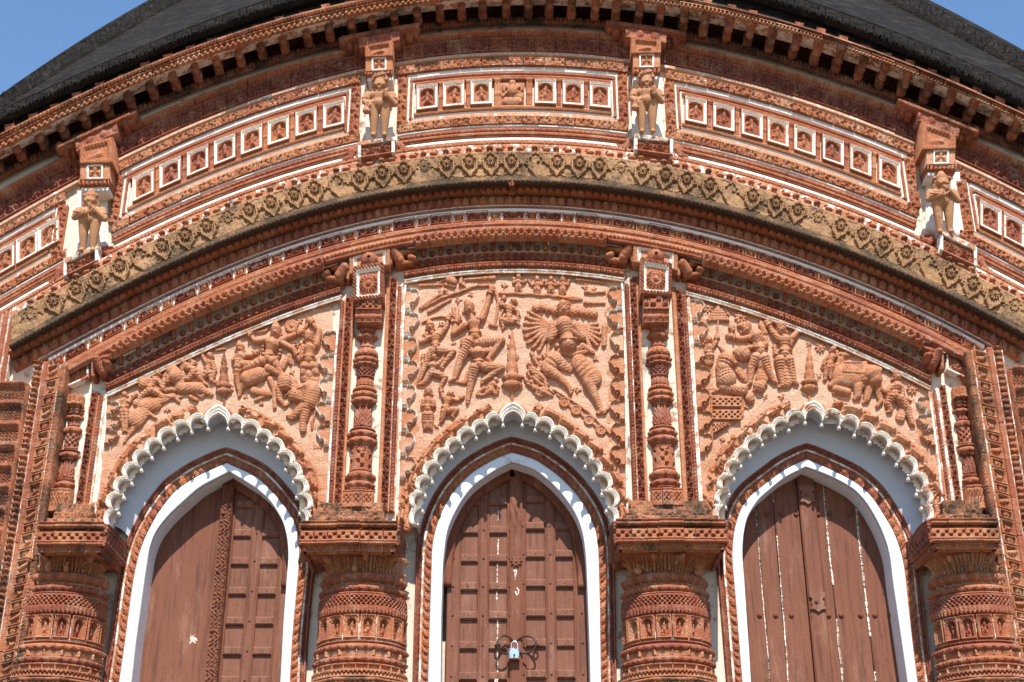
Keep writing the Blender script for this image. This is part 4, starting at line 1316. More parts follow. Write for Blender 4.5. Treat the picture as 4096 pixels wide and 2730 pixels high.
# ------------------------------------------------------------------ side piers: upright strips that carry the arch bands down
for side, s in (('west', 0), ('east', 1)):
    pier = empty('side_pier', (0, 0, 0), temple)
    R = (lambda a, b: (a, b)) if s == 0 else (lambda a, b: (a, b))
    if s == 0:
        vn, rd, tl, rp, stk = (93, 123), (126, 146), (150, 197), (199, 227), (-70, 88)
        y_v, y_t, y_r, y_s = 1450, 1468, 1462, 1540
    else:
        vn, rd, tl, rp, stk = (4033, 4066), (4006, 4030), (3947, 3998), (3911, 3941), (4072, 4230)
        y_v, y_t, y_r, y_s = 1392, 1412, 1410, 1480
    kw = dict(par=pier, skirt=.2, jit=.002)
    upright('vine_tile', *vn, 1767, y_v, 2900, leaves(.8), d=.11, tile=88, amp=.026, tint=.52, wash=.04, grime=.34, **kw)
    upright('plain_strip', *rd, 1767, y_v, 2900, ribs(2), d=.112, tile=150, amp=.012, tint=.46, grime=.22, nt=6, **kw)
    upright('cord_strip', *rp, 1767, y_r, 2900, lambda a, t: np.where(t < .5, rope(2.)(a, t * 2), .7 * dome(((t - .75) / .24) ** 2)), d=.125, tile=130, amp=.02, tint=.58, grime=.42, nt=9, **kw)
    for f0, f1 in ((vn[0] - 4, vn[0] - 1), (vn[1] + 1, vn[1] + 3.5), (tl[0] - 4, tl[0] - 1), (tl[1], tl[1] + 2.5)):
        upright('lime_fillet', f0, f1, 1767, y_v + 10, 2900, blank(.5), d=.113, amp=.008, tint=.8, wash=.52, grime=.12, nt=2, par=pier, skirt=.2)
    yy, i = y_t, 0
    while yy < 2880:
        h = 40 if i % 2 == 0 and i > 0 else 62
        rs2 = np.random.default_rng(40 + i + 50 * s)
        ys = np.linspace(yy + 1.5, yy + h - 5, int(h / 2.6))
        xa, xb = vline(tl[0], 1767, .1, ys), vline(tl[1], 1767, .1, ys)
        sk = (-14 if s == 0 else 14)
        xb[:, 1] += sk * .5
        xa[:, 1] -= sk * .5
        bt = beast(2 if i % 4 == 1 else 0, rs2)
        hf = flower_tile(11) if h == 40 else (lambda a, t, bt=bt: np.where(np.minimum(np.minimum((a - a.min()) / (np.ptp(a) + 1e-9), 1 - (a - a.min()) / (np.ptp(a) + 1e-9)) * 1.3, np.minimum(t, 1 - t)) < .07, .9,
                                              np.clip(4.2 * caps(t, 1 - (a - a.min()) / (np.ptp(a) + 1e-9), bt), 0, 1)))
        lay('rosette_tile' if h == 40 else 'figure_tile', xa, xb, hf, amp=.024, d0=.098, par=pier, nt=16, tint=.62 + random.uniform(-.12, .2), grime=.32, skirt=.18, wash=.06)
        ys = np.array([yy + h - 4.5, yy + h - 2.5, yy + h - .5])
        xa, xb = vline(tl[0], 1767, .1, ys), vline(tl[1], 1767, .1, ys)
        xb[:, 1] += sk * .5
        xa[:, 1] -= sk * .5
        lay('tile_mortar', xa, xb, blank(.5), amp=.012, d0=.108, par=pier, nt=3, tint=.8, wash=.5, grime=.15, skirt=.15)
        yy += h
        i += 1

    def stack(a, t):
        z = (a * 1.72) % 1.0
        e = np.minimum(t, 1 - t)
        h = np.where(z < .13, 1., np.where(z < .24, .75, np.where(z < .34, .5, np.where(z < .86, .28 + .22 * (np.sin(60 * t) * np.sin(a * 1.72 * 40) > 0), .62))))
        return np.where(e < .05, .55, h)
    upright('mini_tower', *((stk[0], stk[1] - 6) if s == 0 else (stk[0] + 6, stk[1])), 1767, y_s, 2900, stack, d=.04, amp=.045, tint=.46, grime=.38, par=pier, nt=30, st=2.6, skirt=.1)
    # mouldings that close the upper arcs at the edge of the picture
    if s == 0:
        for f0, f1, ws, tn in ((-60, -16, .0, .36), (-14, -8, .6, .9), (-6, 14, .05, .36), (16, 22, .5, .9), (24, 42, .0, .34), (44, 49, .6, .9)):
            upright('edge_moulding', f0, f1, 1400, 1225 + (60 - f1) * .5, 1530, ribs(2), d=.03, amp=.016, tint=tn, wash=ws, nt=5, par=pier)
    # corner block with a rosette where the colonette starts
    if s == 0:
        c = [(270, 1476, 1556), (358, 1436, 1516)]
    else:
        c = [(3782, 1410, 1484), (3872, 1448, 1526)]
    xs = np.linspace(c[0][0], c[1][0], 40)
    tp, bt_ = np.interp(xs, [c[0][0], c[1][0]], [c[0][1], c[1][1]]), np.interp(xs, [c[0][0], c[1][0]], [c[0][2], c[1][2]])
    lay('corner_block', np.stack([xs, bt_], 1), np.stack([xs, tp], 1), lambda a, t: (lambda x: (np.where(np.minimum(np.minimum(x, 1 - x), np.minimum(t, 1 - t)) < .1, 1., np.maximum(.2, flower_tile(14)(a, t) * (np.hypot(x - .5, t - .5) < .4))),
                                                                                       np.where((np.minimum(np.minimum(x, 1 - x), np.minimum(t, 1 - t)) < .1), .55, 0.), 0 * t))((a - a.min()) / np.ptp(a)), amp=.02, d0=.03, nt=36, par=pier, tint=.45, skirt=.04)

for o in list(temple.children):
    pass

# ------------------------------------------------------------------ turned work: pillars and colonettes
def turned(name, cx, yd, z0, z1, r0, r1, hf, amp, par, sides=0, th=(-pi, 0.), n=110, nz=None, tint=.45, wash=0., grime=0., tv=.6, shape=None, mat=None):
    """A ring of a turned pillar round the axis (cx, yd): radius r0 at z0 to r1 at z1, its surface carved by hf(a, t)."""
    nz = nz or int(max(4, (z1 - z0) / .0062))
    T = np.linspace(0, 1, nz + 1)
    A = np.linspace(th[0], th[1], n + 1)
    amp = amp * 1.3
    r = r0 + (r1 - r0) * T - .75 * amp + (shape(T) if shape else 0)
    if sides:
        w = 2 * pi / sides
        oct_ = math.cos(w / 2) / np.cos((A + pi / 2 + w / 2) % w - w / 2)
    else:
        oct_ = np.ones_like(A)
    R = r[None, :] * oct_[:, None]
    wid = z1 - z0
    aa, tt = np.meshgrid((A + pi / 2) * (r0 + r1) / 2 / wid, T, indexing='ij')
    h = hf(aa, tt) if hf else 0 * tt
    hw = ht = None
    if isinstance(h, tuple):
        h, hw, ht = h
    P = np.stack([cx + R * np.cos(A)[:, None], yd + R * np.sin(A)[:, None], np.broadcast_to(z0 + wid * T[None], R.shape)], -1)
    Nn = np.stack([np.cos(A)[:, None] + 0 * R, np.sin(A)[:, None] + 0 * R, 0 * R], -1)
    at = wear(h, tint, wash, grime, tv, (hw, ht))
    Q = P + Nn * (h * amp)[..., None]
    ax = np.stack([cx + .35 * (Q[..., 0] - cx), yd + .35 * (Q[..., 1] - yd), Q[..., 2]], -1)
    Q = np.concatenate([ax[:, :1], Q, ax[:, -1:]], 1)
    A2 = {k: (np.pad(np.asarray(v, float), ((0, 0), (1, 1)), mode='edge').ravel() if np.ndim(v) == 2 else v) for k, v in at.items()}
    return ob(name, mk_mesh(name, Q, grid_faces(*Q.shape[:2])[:, ::-1], mat or TC, A2), par)


bead_row = lambda k: (lambda a, t: np.maximum(.45 * dome(((t - .5) / .5) ** 2), rosettes(1.25, 8, .40, False)(a, t)) * np.where(t < .22, .25 + .75 * (np.abs(np.sin(pi * a * k)) > .35), 1.))
RSP = np.random.default_rng(11)


def niche_panel(rs):
    L = fig_caps(int(rs.integers(0, 2)), rs) + fig_caps(0, rs)[4:8]

    def f(a, t):
        x = (a - a.min()) / (np.ptp(a) + 1e-9)
        e = np.minimum(np.minimum(x, 1 - x), np.minimum(t, 1 - t))
        X = (x - .2) / .6
        top = .60 + .2 * np.sqrt(np.clip(1 - (2 * X - 1) ** 2, 0, 1)) + .03 * np.abs(np.sin(X * pi * 3.5))
        nich = (X > 0) & (X < 1) & (t > .12) & (t < top)
        g = caps(.1 + .8 * X, (t - .12) / .72, L) * 4.2
        h = np.where(nich, np.clip(g, 0, .85), .8)
        h = np.where(~nich & (t > .62), .72 + .2 * (np.sin(38 * x) * np.sin(30 * t) > .2), h)
        h = np.where(e < .045, .45, np.where(e < .09, 1., h))
        return h, np.where((e < .05), .5, np.where(nich & (g < .1), .35, 0.)), np.where(nich, -.08, 0.)
    return f


PILLARS = [(190, 2500), (1430, 2500), (2684, 2500), (3962, 2500)]
YC = .10                                   # the axes of the pillars stand this far behind the carved wall
# zoomed rows (pillar 2) top, bottom, half width
ROWS = [('capital', 425, 606), ('ring', 606, 692), ('neck', 690, 716), ('ring', 712, 776), ('fillet', 774, 802), ('net', 800, 905), ('lotus_petals', 903, 965), ('niches', 965, 1192), ('fillet', 1190, 1216), ('ring', 1214, 1280),
        ('neck', 1278, 1326), ('ring', 1322, 1386), ('fillet', 1384, 1412), ('neck', 1410, 1444), ('pierced', 1444, 1506), ('arcs', 1504, 1640), ('shaft', 1640, 2240)]
HALF = {606: (385, 372), 690: (350, 350), 712: (392, 380), 774: (372, 372), 800: (382, 388), 903: (394, 384), 965: (374, 376), 1190: (384, 380), 1214: (418, 408), 1278: (396, 396), 1322: (422, 410), 1384: (402, 402), 1410: (396, 402),
        1444: (418, 420), 1504: (448, 460), 1640: (430, 430), 425: (455, 352)}
for pi_, (px, py) in enumerate(PILLARS):
    P0 = U(px, py, .2)
    cx = float(P0[0])
    pil = tag(empty('pillar', (0, 0, 0), temple))
    dark = [.08, .0, .0, .05][pi_]
    sub = []
    for nm, ya, yb in ROWS:
        sa = 2000 + np.array([ya, yb]) / ZOOM
        hw = np.array(HALF[ya]) / ZOOM
        zz, rr = [], []
        for y_, h_ in zip(sa, hw):
            d = .2
            for _ in range(4):
                m = np.linalg.norm(U(px + h_, y_, d) - U(px, y_, d))
                d = m - YC
            zz.append(float(U(px, y_, m - YC)[2]))
            rr.append(m)
        z1, z0 = zz
        r1, r0 = rr
        jt = RSP.uniform(-.06, .06)
        kw = dict(par=pil, cx=cx, yd=YC)
        if nm == 'capital':
            rl = np.random.default_rng(70 + pi_)
            amps = rl.uniform(.15, 1., 64)

            def cap(a, t):
                k = np.floor(a * 4.2).astype(int) % 64
                uu = np.abs((a * 4.2) % 1 - .5) * 2
                leaf = np.clip(1 - uu ** 3, 0, 1)
                return leaf * (.3 + .7 * amps[k]) * (.55 + .45 * np.sin(pi * t + amps[k] * 4) ** 2) + .35 * dome(((t - .12 - .2 * amps[(k + 7) % 64]) / .14) ** 2 + (uu / .8) ** 2)
            turned('capital', z0=z0, z1=z1, r0=r0 * .98, r1=r1 * .92, hf=cap, amp=.05, tint=.74, wash=.22, grime=.10, shape=lambda T: -.035 * np.sin(pi * T), n=210, **kw)
            v = [local_relief('capital_knob', [(0, 0, 0, -10, 9, 7, 1.6), (0, 6, 0, 20, 6, 5, 1.3), (-6, -2, 6, -2, 5, 5, 1.5)], 1.8, tint=.66, wash=.1, grime=.1, k=1.6)]
            for th in (-2.3, -1.75, -1.35, -.85):
                th += rl.uniform(-.12, .12)
                f_ = rl.choice([.12, .75])
                rad = (r0 * .98 + (r1 * .92 - r0 * .98) * f_) + .015
                o = bpy.data.objects.new('capital_knob', v[0])
                o.location = (cx + rad * math.cos(th), YC + rad * math.sin(th), z0 + (z1 - z0) * f_)
                o.rotation_euler = (0, 0, th + pi / 2)
                link(o, pil)
        elif nm == 'ring':
            turned('ring_moulding', z0=z0, z1=z1, r0=r0, r1=r1, hf=bead_row(2.6), amp=.03, tint=.42 + jt, grime=.1 + dark, sides=0, shape=lambda T: .006 * np.sin(pi * T), n=230, **kw)
        elif nm == 'neck':
            turned('neck_band', z0=z0, z1=z1, r0=r0, r1=r1, hf=lambda a, t: np.where(np.abs(a * .32 - np.round(a * .32)) < .045, 1., .3 + .2 * (np.sin(a * 16) > 0) * (t > .5)), amp=.03, tint=.74, wash=.26, grime=.1 + dark, n=160, **kw)
        elif nm == 'fillet':
            turned('bead_fillet', z0=z0, z1=z1, r0=r0, r1=r1, hf=lambda a, t: dome(((t - .5) / .5) ** 2) * (.6 + .4 * np.abs(np.sin(a * 3.2))), amp=.02, tint=.40 + jt, grime=.1 + dark, n=200, **kw)
        elif nm == 'net':
            turned('net_band', z0=z0, z1=z1, r0=r0, r1=r1, hf=lattice(2.6, .21), amp=.028, tint=.40 + jt, wash=.07, grime=.06 + dark, n=330, nz=26, sides=16, **kw)
        elif nm == 'lotus_petals':
            turned('lotus_petal_ring', z0=z0, z1=z1, r0=r0, r1=r1, hf=petals(.62), amp=.028, tint=.32 + jt, grime=.04 + dark, n=230, nz=14, sides=16, **kw)
        elif nm == 'niches':
            w = 2 * pi / 16
            for k in range(-3, 5):
                c = -pi / 2 + (k - .5) * w + (.04 if pi_ in (1, 2) else .1)
                if pi_ == 0 and k < -1 or pi_ == 3 and k > 2:
                    continue
                turned('niche_panel', z0=z0 + .002, z1=z1 - .002, r0=r0, r1=r1, hf=niche_panel(RSP), amp=.04, tint=.52 + RSP.uniform(-.12, .1), grime=.07 + dark, th=(c - w / 2 + .012, c + w / 2 - .012), n=36, nz=52, **kw)
            turned('niche_core', z0=z0, z1=z1, r0=r0 - .05, r1=r1 - .05, hf=None, amp=0, tint=.8, wash=.6, n=60, nz=2, **kw)
        elif nm == 'pierced':
            turned('pierced_band', z0=z0, z1=z1, r0=r0, r1=r1, hf=lambda a, t: np.where((np.abs((t - .5)) < .3) & (np.abs((t - .5) * .9) + np.abs(((a * 1.6 + .5 * (t > .5)) % 1) - .5) * .9 < .42), 0., 1.), amp=.022, tint=.56 + jt, grime=.14 + dark, n=330, nz=16, sides=16, **kw)
        elif nm == 'arcs':
            turned('arcaded_foot', z0=z0, z1=z1, r0=r0, r1=r1, hf=lambda a, t: np.maximum(scallop(.6)(a * 1.4, t), .4), amp=.035, tint=.62, grime=.38, n=180, sides=8, **kw)
        else:
            turned('lower_shaft', z0=2.3, z1=z1, r0=r0 * 1.05, r1=r1, hf=lambda a, t: .4 + .3 * np.sin(40 * t), amp=.03, tint=.5, grime=.2, n=90, sides=8, **kw)
    # the block on top of the capital: seven stepped bays of openwork in front, returns at the sides
    hwp = [225, 206, 221, 225][pi_]
    yt = [2112, 2108, 2100, 2098][pi_]
    xa, xb = px - hwp, px + hwp
    if pi_ == 0:
        xa, xb = 156, 418
    if pi_ == 1:
        xa, xb = 1203, 1590
    if pi_ == 3:
        xa, xb = 3722, 3990
    FD = .315
    n = 7 if pi_ in (1, 2) else 4
    X0, X1 = U(xa, yt + 40, FD)[0], U(xb, yt + 40, FD)[0]
    blk = empty('abacus', (0, 0, 0), pil)
    zt = [float(U(px, yt + k, FD)[2]) for k in (-14, 10, 22, 62, 76, 100)]
    box('abacus_block', X0 + .012, X1 - .012, -FD + .03, .2, zt[5] + .01, zt[0], TC, pil, .0, {'tint': .5, 'grime': .36, 'wash': 0.})
    e = np.linspace(X0, X1, n + 1)
    if n == 7:
        e[3], e[4] = e[3] - .03, e[4] + .03
    for k in range(n):
        pr = .012 * (1 - abs(k - (n - 1) / 2) / (n / 2)) + (.01 if k == n // 2 and n == 7 else 0) + RSP.uniform(0, .004)
        for (a_, b_, dd, hf, am, tn, gr, nm) in ((zt[1], zt[0], .03, ribs(1.5), .02, .5, .36, 'ledge_tile'), (zt[2], zt[1], .0, steps((.3, 1., .4)), .018, .45, .42, 'ledge_tile'), (zt[3], zt[2], -.004, chequer(2.4, .2), .024, .52, .22, 'openwork_tile'),
                                                 (zt[4], zt[3], .012, rope(1.2), .018, .46, .2, 'rope_tile'), (zt[5], zt[4], -.02, lambda a, t: np.where(np.minimum(t, 1 - t) < .15, .9, np.maximum(.25, rosettes(1., 6, .4, False)(a, t))), .02, .6, .28, 'rosette_tile')):
            sx = -.022 if nm == 'rosette_tile' else 0.
            xg = np.linspace(e[k] + .002 + (abs(sx) if k == 0 else 0), e[k + 1] - .002 - (abs(sx) if k == n - 1 else 0), int((e[k + 1] - e[k]) / .0052))
            T = np.linspace(0, 1, max(5, int((zt[0] - zt[5]) / .0052 * (b_ - a_) / (zt[0] - zt[5]))))
            Z = a_ + (b_ - a_) * T
            PP = np.stack(np.broadcast_arrays(xg[:, None], np.full((1, 1), -FD - pr - dd), Z[None]), -1).astype(float)
            aa, tt = np.meshgrid((xg - e[k]) / (b_ - a_), T, indexing='ij')
            h = hf(aa, tt)
            surf(nm, PP, h * am * 1.4, TC, pil, skirt=.05, attrs=wear(h, tn + RSP.uniform(-.1, .1), .06, gr, .4, (None, None)))
    for s in (-1, 1):
        xs_ = X0 if s < 0 else X1
        for (a_, b_, o_, hf, am) in ((zt[1], zt[0], .0, ribs(1.5), .02), (zt[3], zt[1], -.006, chequer(2.4, .2), .02), (zt[4], zt[3], 0., rope(1.2), .014), (zt[5], zt[4], -.02, beads(1.4), .016)):
            Y = np.linspace(-FD - .005, BP * -1 - .02, 70)
            T = np.linspace(0, 1, max(5, int((b_ - a_) / .006)))
            PP = np.stack(np.broadcast_arrays(np.full((1, 1), xs_ + s * o_), Y[:, None], (a_ + (b_ - a_) * T)[None]), -1).astype(float)
            aa, tt = np.meshgrid(Y / (b_ - a_), T, indexing='ij')
            h = hf(aa, tt)
            nn = np.zeros(PP.shape)
            nn[..., 0] = s
            surf('abacus_return', PP, h * am, TC, pil, skirt=.02, attrs=wear(h, .34, .0, .34, .4, (None, None)), nrm=nn)
    # mossy foot between the block and the colonette
    for (k0, k1, dd, ins) in ((-34, -12, .26, 30), (-58, -32, .17, 55), (-92, -56, .10, 62)):
        za, zb_ = float(U(px, yt + k1, dd)[2]), float(U(px, yt + k0, dd)[2])
        XA, XB = U(xa + ins, yt, dd)[0], U(xb - ins, yt, dd)[0]
        st_ = box('mossy_step', XA, XB, -dd, .05, za, zb_, TC, pil, .012, {'tint': .6, 'grime': .42, 'wash': .25})
        xg, zg = np.linspace(XA, XB, 90), np.linspace(za - .004, zb_ + .004, 9)
        PP = np.stack(np.broadcast_arrays(xg[:, None], np.full((1, 1), -dd - .002), zg[None]), -1).astype(float)
        rr_ = np.random.default_rng(int(1000 * dd) + pi_)
        nz_ = np.repeat(np.repeat(rr_.uniform(0, 1, (30, 3)), 3, 0), 3, 1) * .6 + rr_.uniform(0, 1, (90, 9)) * .4
        surf('mossy_render', PP, nz_ * .022, TC, pil, skirt=.02, attrs={'tint': .5 + .3 * nz_, 'grime': .36 + .14 * nz_, 'wash': .34 * nz_, 'tv': 0.})

# colonettes between the panels: rows of C2 (zoomed), half width, pattern
STACK = [(2.5, 45, 34, 'cups'), (45, 75, 34, 'fillet'), (75, 132, 44, 'ring'), (132, 200, 31, 'neck'), (200, 270, 42, 'bell'), (270, 318, 51, 'ring'), (315, 350, 47, 'ring'), (348, 376, 39, 'bead'), (376, 450, 33, 'net'), (450, 520, 35, 'leaf'),
         (518, 562, 42, 'bell'), (560, 612, 51, 'ring'), (610, 658, 50, 'ring'), (656, 692, 41, 'bead'), (690, 862, 37, 'leaf'), (862, 890, 46, 'bell'), (886, 944, 57, 'ring'), (942, 1004, 58, 'ring'), (1002, 1044, 49, 'bead'), (1042, 1232, 42, 'check'),
         (1230, 1298, 56, 'ring'), (1296, 1312, 50, 'neck'), (1310, 1372, 57, 'ring'), (1370, 1414, 52, 'bead'), (1412, 1556, 58, 'box')]
SHORT = [(0, 95, 34, 'box'), (95, 180, 32, 'cups'), (180, 225, 38, 'ring'), (225, 290, 28, 'neck'), (290, 365, 42, 'ring'), (365, 520, 30, 'net'), (520, 540, 40, 'bell'), (538, 600, 46, 'ring'), (600, 625, 40, 'bead'), (625, 800, 33, 'leaf'), (800, 830, 40, 'bead'),
         (828, 900, 45, 'ring'), (900, 930, 42, 'bead'), (928, 1150, 46, 'box')]
COLS = [((1474, 1150), (1434, 2000), 1290, 2034, STACK), ((2624, 1150), (2667, 1990), 1285, 2026, STACK), ((306, 1590), (236, 1990), 1582, 2050, SHORT), ((3846, 1560), (3906, 1980), 1552, 2040, SHORT)]
for ci, (p0, p1, yt, yb, stk) in enumerate(COLS):
    col = empty('colonette', (0, 0, 0), temple)
    cx = float((U(*p0, .06)[0] + U(*p1, .06)[0]) / 2)
    a0, a1 = stk[0][0], stk[-1][1]
    for (ra, rb, hw, kind) in stk:
        y_a, y_b = yt + (ra - a0) / (a1 - a0) * (yb - yt), yt + (rb - a0) / (a1 - a0) * (yb - yt)
        hw = hw * (1.0 if ci < 2 else .86)
        m = hw * 1.82e-3
        za, zb_ = float(U(p0[0], y_a, m - .01)[2]), float(U(p0[0], y_b, m - .01)[2])
        wear_ = np.clip((y_a - 1500) / 500, 0, 1)
        jt = RSP.uniform(-.08, .08)
        kw = dict(cx=cx, yd=.01, z0=zb_, z1=za, par=col, grime=.10 + .17 * wear_, n=96)
        if kind == 'ring':
            turned('ring_moulding', r0=m * .94, r1=m, hf=bead_row(2.), amp=.022, tint=.46 + jt, shape=lambda T: .008 * np.sin(pi * T), **kw)
        elif kind == 'bead':
            turned('bead_ring', r0=m * .86, r1=m * .98, hf=lambda a, t: np.maximum(beads(2.)(a * 1., (t * 2) % 1), .2), amp=.018, tint=.34 + jt, **kw)
        elif kind == 'neck':
            turned('neck_band', r0=m * 1.05, r1=m * .98, hf=lambda a, t: .3 + .4 * (np.sin(a * 9) > 0), amp=.012, tint=.36 + jt, wash=.2, shape=lambda T: -.01 * np.sin(pi * T), **kw)
        elif kind == 'bell':
            turned('bell_moulding', r0=m * 1.05, r1=m * .75, hf=petals(.5), amp=.014, tint=.44 + jt, shape=lambda T: .012 * np.sin(pi * T), **kw)
        elif kind == 'net':
            turned('net_band', r0=m, r1=m, hf=lattice(2.2 if ci < 2 else 3., .2), amp=.016, tint=.36 + jt, wash=.1, nz=22, **kw)
        elif kind == 'leaf':
            turned('leaf_shaft', r0=m * 1.05, r1=m * .95, hf=lambda a, t: np.maximum(leaves(.42)(a, t), .5 * (np.abs(np.sin(7.5 * a)) > .8)), amp=.02, tint=.34 + jt, wash=.2, sides=8, **kw)
        elif kind == 'check':
            turned('openwork_shaft', r0=m * 1.02, r1=m * .98, hf=lambda a, t: np.where(np.abs(a * 1.75 - np.round(a * 1.75)) > .41, 1., chequer(4.5, .04)(a * 1.2, (t * 1.0)) * (t < .82) + (t >= .82) * petals(.4)(a, (t - .82) * 5.5)), amp=.016, tint=.46 + jt, wash=.10, sides=8, nz=36, **kw)
        elif kind == 'cups':
            turned('cup_capital', r0=m * .95, r1=m * 1.12, hf=lambda a, t: (np.abs(np.sin(5.2 * a)) > .55) * (.5 + .5 * np.abs(np.sin(9 * t))), amp=.03, tint=.40 + jt, wash=.27, **{**kw, 'grime': .2})
        elif kind == 'fillet':
            turned('bead_fillet', r0=m * .9, r1=m, hf=blank(.6), amp=.015, tint=.5, **kw)
        else:
            for k in (-1, 0, 1):
                w = m * .66
                xg = np.linspace(cx + (k - .5) * w + .0015, cx + (k + .5) * w - .0015, 20)
                T = np.linspace(0, 1, max(8, int((za - zb_) / .006)))
                PP = np.stack(np.broadcast_arrays(xg[:, None], np.full((1, 1), -m - (.014 if k == 0 else 0.)), (zb_ + (za - zb_) * T)[None]), -1).astype(float)
                aa, tt = np.meshgrid(np.linspace(0, 1, 20), T, indexing='ij')
                h = np.where((tt > .2) & (tt < .8) & (np.minimum(aa, 1 - aa) > .14), chequer(4., .0)(aa, (tt - .2) / .6), np.where((tt > .84), .6 + .4 * np.sin(40 * tt), 1.))
                surf('lattice_box_panel', PP, h * .016, TC, col, skirt=m * 1.1, attrs=wear(h, .54 + jt, .03, .10 + .2 * wear_, .4, (None, None)))


def blockq(name, l, r, hf, d, par, amp=.015, skirt=.1, n=30, **kw):
    """A projecting block with upright sides whose top and bottom may slope: l, r = (x, y top, y bottom)."""
    xs = np.linspace(l[0], r[0], n)
    k = np.linspace(0, 1, n)
    pb = np.stack([xs, l[1] + (r[1] - l[1]) * k], 1)
    pa = np.stack([xs, l[2] + (r[2] - l[2]) * k], 1)
    return lay(name, pa, pb, hf, amp=amp, d0=d, par=par, skirt=skirt, **kw)[0]


def ex(a):
    return (a - a.min()) / (np.ptp(a) + 1e-9)


def framed(inner=None, w=.14, wash=.0, n=3):
    def f(a, t):
        x = ex(a)
        e = np.minimum(np.minimum(x, 1 - x), np.minimum(t, 1 - t))
        h = np.where(e < w, .8 + .2 * np.sin(60 * (x + t)), .15)
        if inner is not None:
            g = inner((x - w) / (1 - 2 * w), (t - w) / (1 - 2 * w))
            h = np.where(e < w, h, np.maximum(h, g))
        return h, np.where((e > w * .8) & (e < w * 1.5), wash, 0.), 0 * x
    return f


bird = lambda X, Y: np.clip(4 * caps(X, Y, [(.2, .3, .6, .42, .1, .17), (.6, .45, .74, .68, .08, .06), (.74, .7, .86, .66, .06, .03), (.3, .4, .08, .5, .08, .05), (.5, .3, .48, .1, .04, .03)]), 0, 1)
cross4 = lambda X, Y: np.where(np.hypot(X - .5, Y - .5) < .42, np.abs(np.cos(2 * np.arctan2(Y - .5, X - .5))) * .9, 0)
bigros = lambda X, Y: np.where(np.hypot(X - .5, Y - .5) < .46, np.clip(rosettes(9., 16, .46, False)(X - .5, Y), 0, 1), 0)

# heads of the colonettes in the inner cornice
for ci, (l, r, cl, cr, bm) in enumerate([((1414, 1076, 1212), (1535, 1056, 1200), 1398, 1560, (1300, 1655)), ((2560, 1037, 1184), (2686, 1062, 1190), 2532, 2710, (2432, 2806))]):
    hd = empty('colonette_head', (0, 0, 0), temple)
    blockq('rosette_block', l, r, framed(lambda X, Y: np.where(Y < .98, bigros(X, (Y * 1.1)), 0), .13, .75), .135, hd, amp=.028, skirt=.14, n=44, nt=46, tint=.44, wash=0)
    cx = (l[0] + r[0]) / 2 + (0 if ci == 0 else 1)
    for k, w in ((-1, 26), (0, 48), (1, 26)):
        c = cx + k * 38
        blockq('openwork_tile', (c - w / 2, l[2] - 6 + 2, 1246), (c + w / 2, l[2] - 6, 1245), chequer(3.3, .12), .105 + (.016 if k == 0 else 0), hd, amp=.022, skirt=.12, n=22, nt=18, tint=.44)
        blockq('stepped_tile', (c - w / 2 - 1, 1247, 1292), (c + w / 2 + 1, 1246, 1291), lambda a, t: np.maximum(steps((.2, .5, 1., .6, .9))(a, t) * .8, rosettes(.6, 6, .3, False)(a, t)), .10 + (.018 if k == 0 else 0), hd, amp=.02, skirt=.12, n=20, nt=14, tint=.48, grime=.1)
    # beam with scrolled ends and a central boss
    b0, b1 = bm
    xs = np.linspace(b0, b1, 90)
    hh = off(mix(H1, H2, .97), 0)
    strip('beaded_cornice', mix(H1, H2, .80), mix(H1, H2, .62), b0 - 5, b1 + 5, beads(1.5), amp=.016, d0=.13, par=hd, tint=.6, grime=.08)
    strip('cornice_slab', mix(H1, H2, .90), mix(H1, H2, .81), b0, b1, ribs(2), amp=.014, d0=.125, par=hd, tint=.36, wash=.1)
    m0, m1 = cl, cr
    strip('beam_panel', off(H2, 62), mix(H1, H2, .92), m0, m1, framed(None, .12, .9), amp=.02, d0=.10, skirt=.12, par=hd, tint=.72, nt=26, st=3)
    mb = (m0 + m1) / 2
    th = np.linspace(0, 2 * pi, 25)
    pr = [(.0, .062), (.02, .066), (.03, .05), (.05, .055), (.06, .045), (.075, .03), (.085, .012)]
    P = np.array([[[rr * (1 + .06 * math.cos(10 * a)) * math.cos(a), -z, rr * (1 + .06 * math.cos(10 * a)) * math.sin(a)] for a in th] for z, rr in pr])
    o = put('rosette_boss', mk_mesh('rosette_boss', P, grid_faces(7, 25), TC, {'tint': .42, 'grime': .12, 'tv': 0, 'wash': 0}), mb, H2(mb) + 26, .11, hd)
    for s in (-1, 1):
        e0 = m0 if s < 0 else m1
        e1 = b0 - 10 if s < 0 else b1 + 10
        cxm = (e0 + e1) / 2
        yb = float(H2(cxm)) + 38
        w = abs(e1 - e0) / 2
        Lr = [(e0 + s * 4, yb - 22, e0 + s * 4, yb + 26, 9, 9, 1.6), (e0 + s * 18, yb - 16, e0 + s * 40, yb + 14, 22, 20, 1.5, 1.), (e0 + s * 48, yb - 14, e1 - s * 10, yb - 26, 14, 9, 1.6), (e1 - s * 22, yb + 6, e1 - s * 8, yb + 8, 14, 12, 2.),
              (e0 + s * 30, yb + 28, e1 - s * 20, yb + 22, 10, 11, 1.5), (e1 - s * 10, yb - 30, e1 - s * 2, yb - 18, 5, 4, 1.8)]
        Lr += [(e0 + s * (16 + 7 * i), yb - 20 + 3 * i, e0 + s * (30 + 7 * i), yb + 12, 3., 2.5, 9.) for i in range(4)] + [(e1 - s * (20 - 5 * i), yb - 2 + 6 * i, e1 - s * (8 - 5 * i), yb - 4 + 6 * i, 2.2, 2., 9.) for i in range(3)]
        relief('beast_head_bracket', Lr, hd, d=.05, step=2., k=1.15, tint=.52, grime=.22)

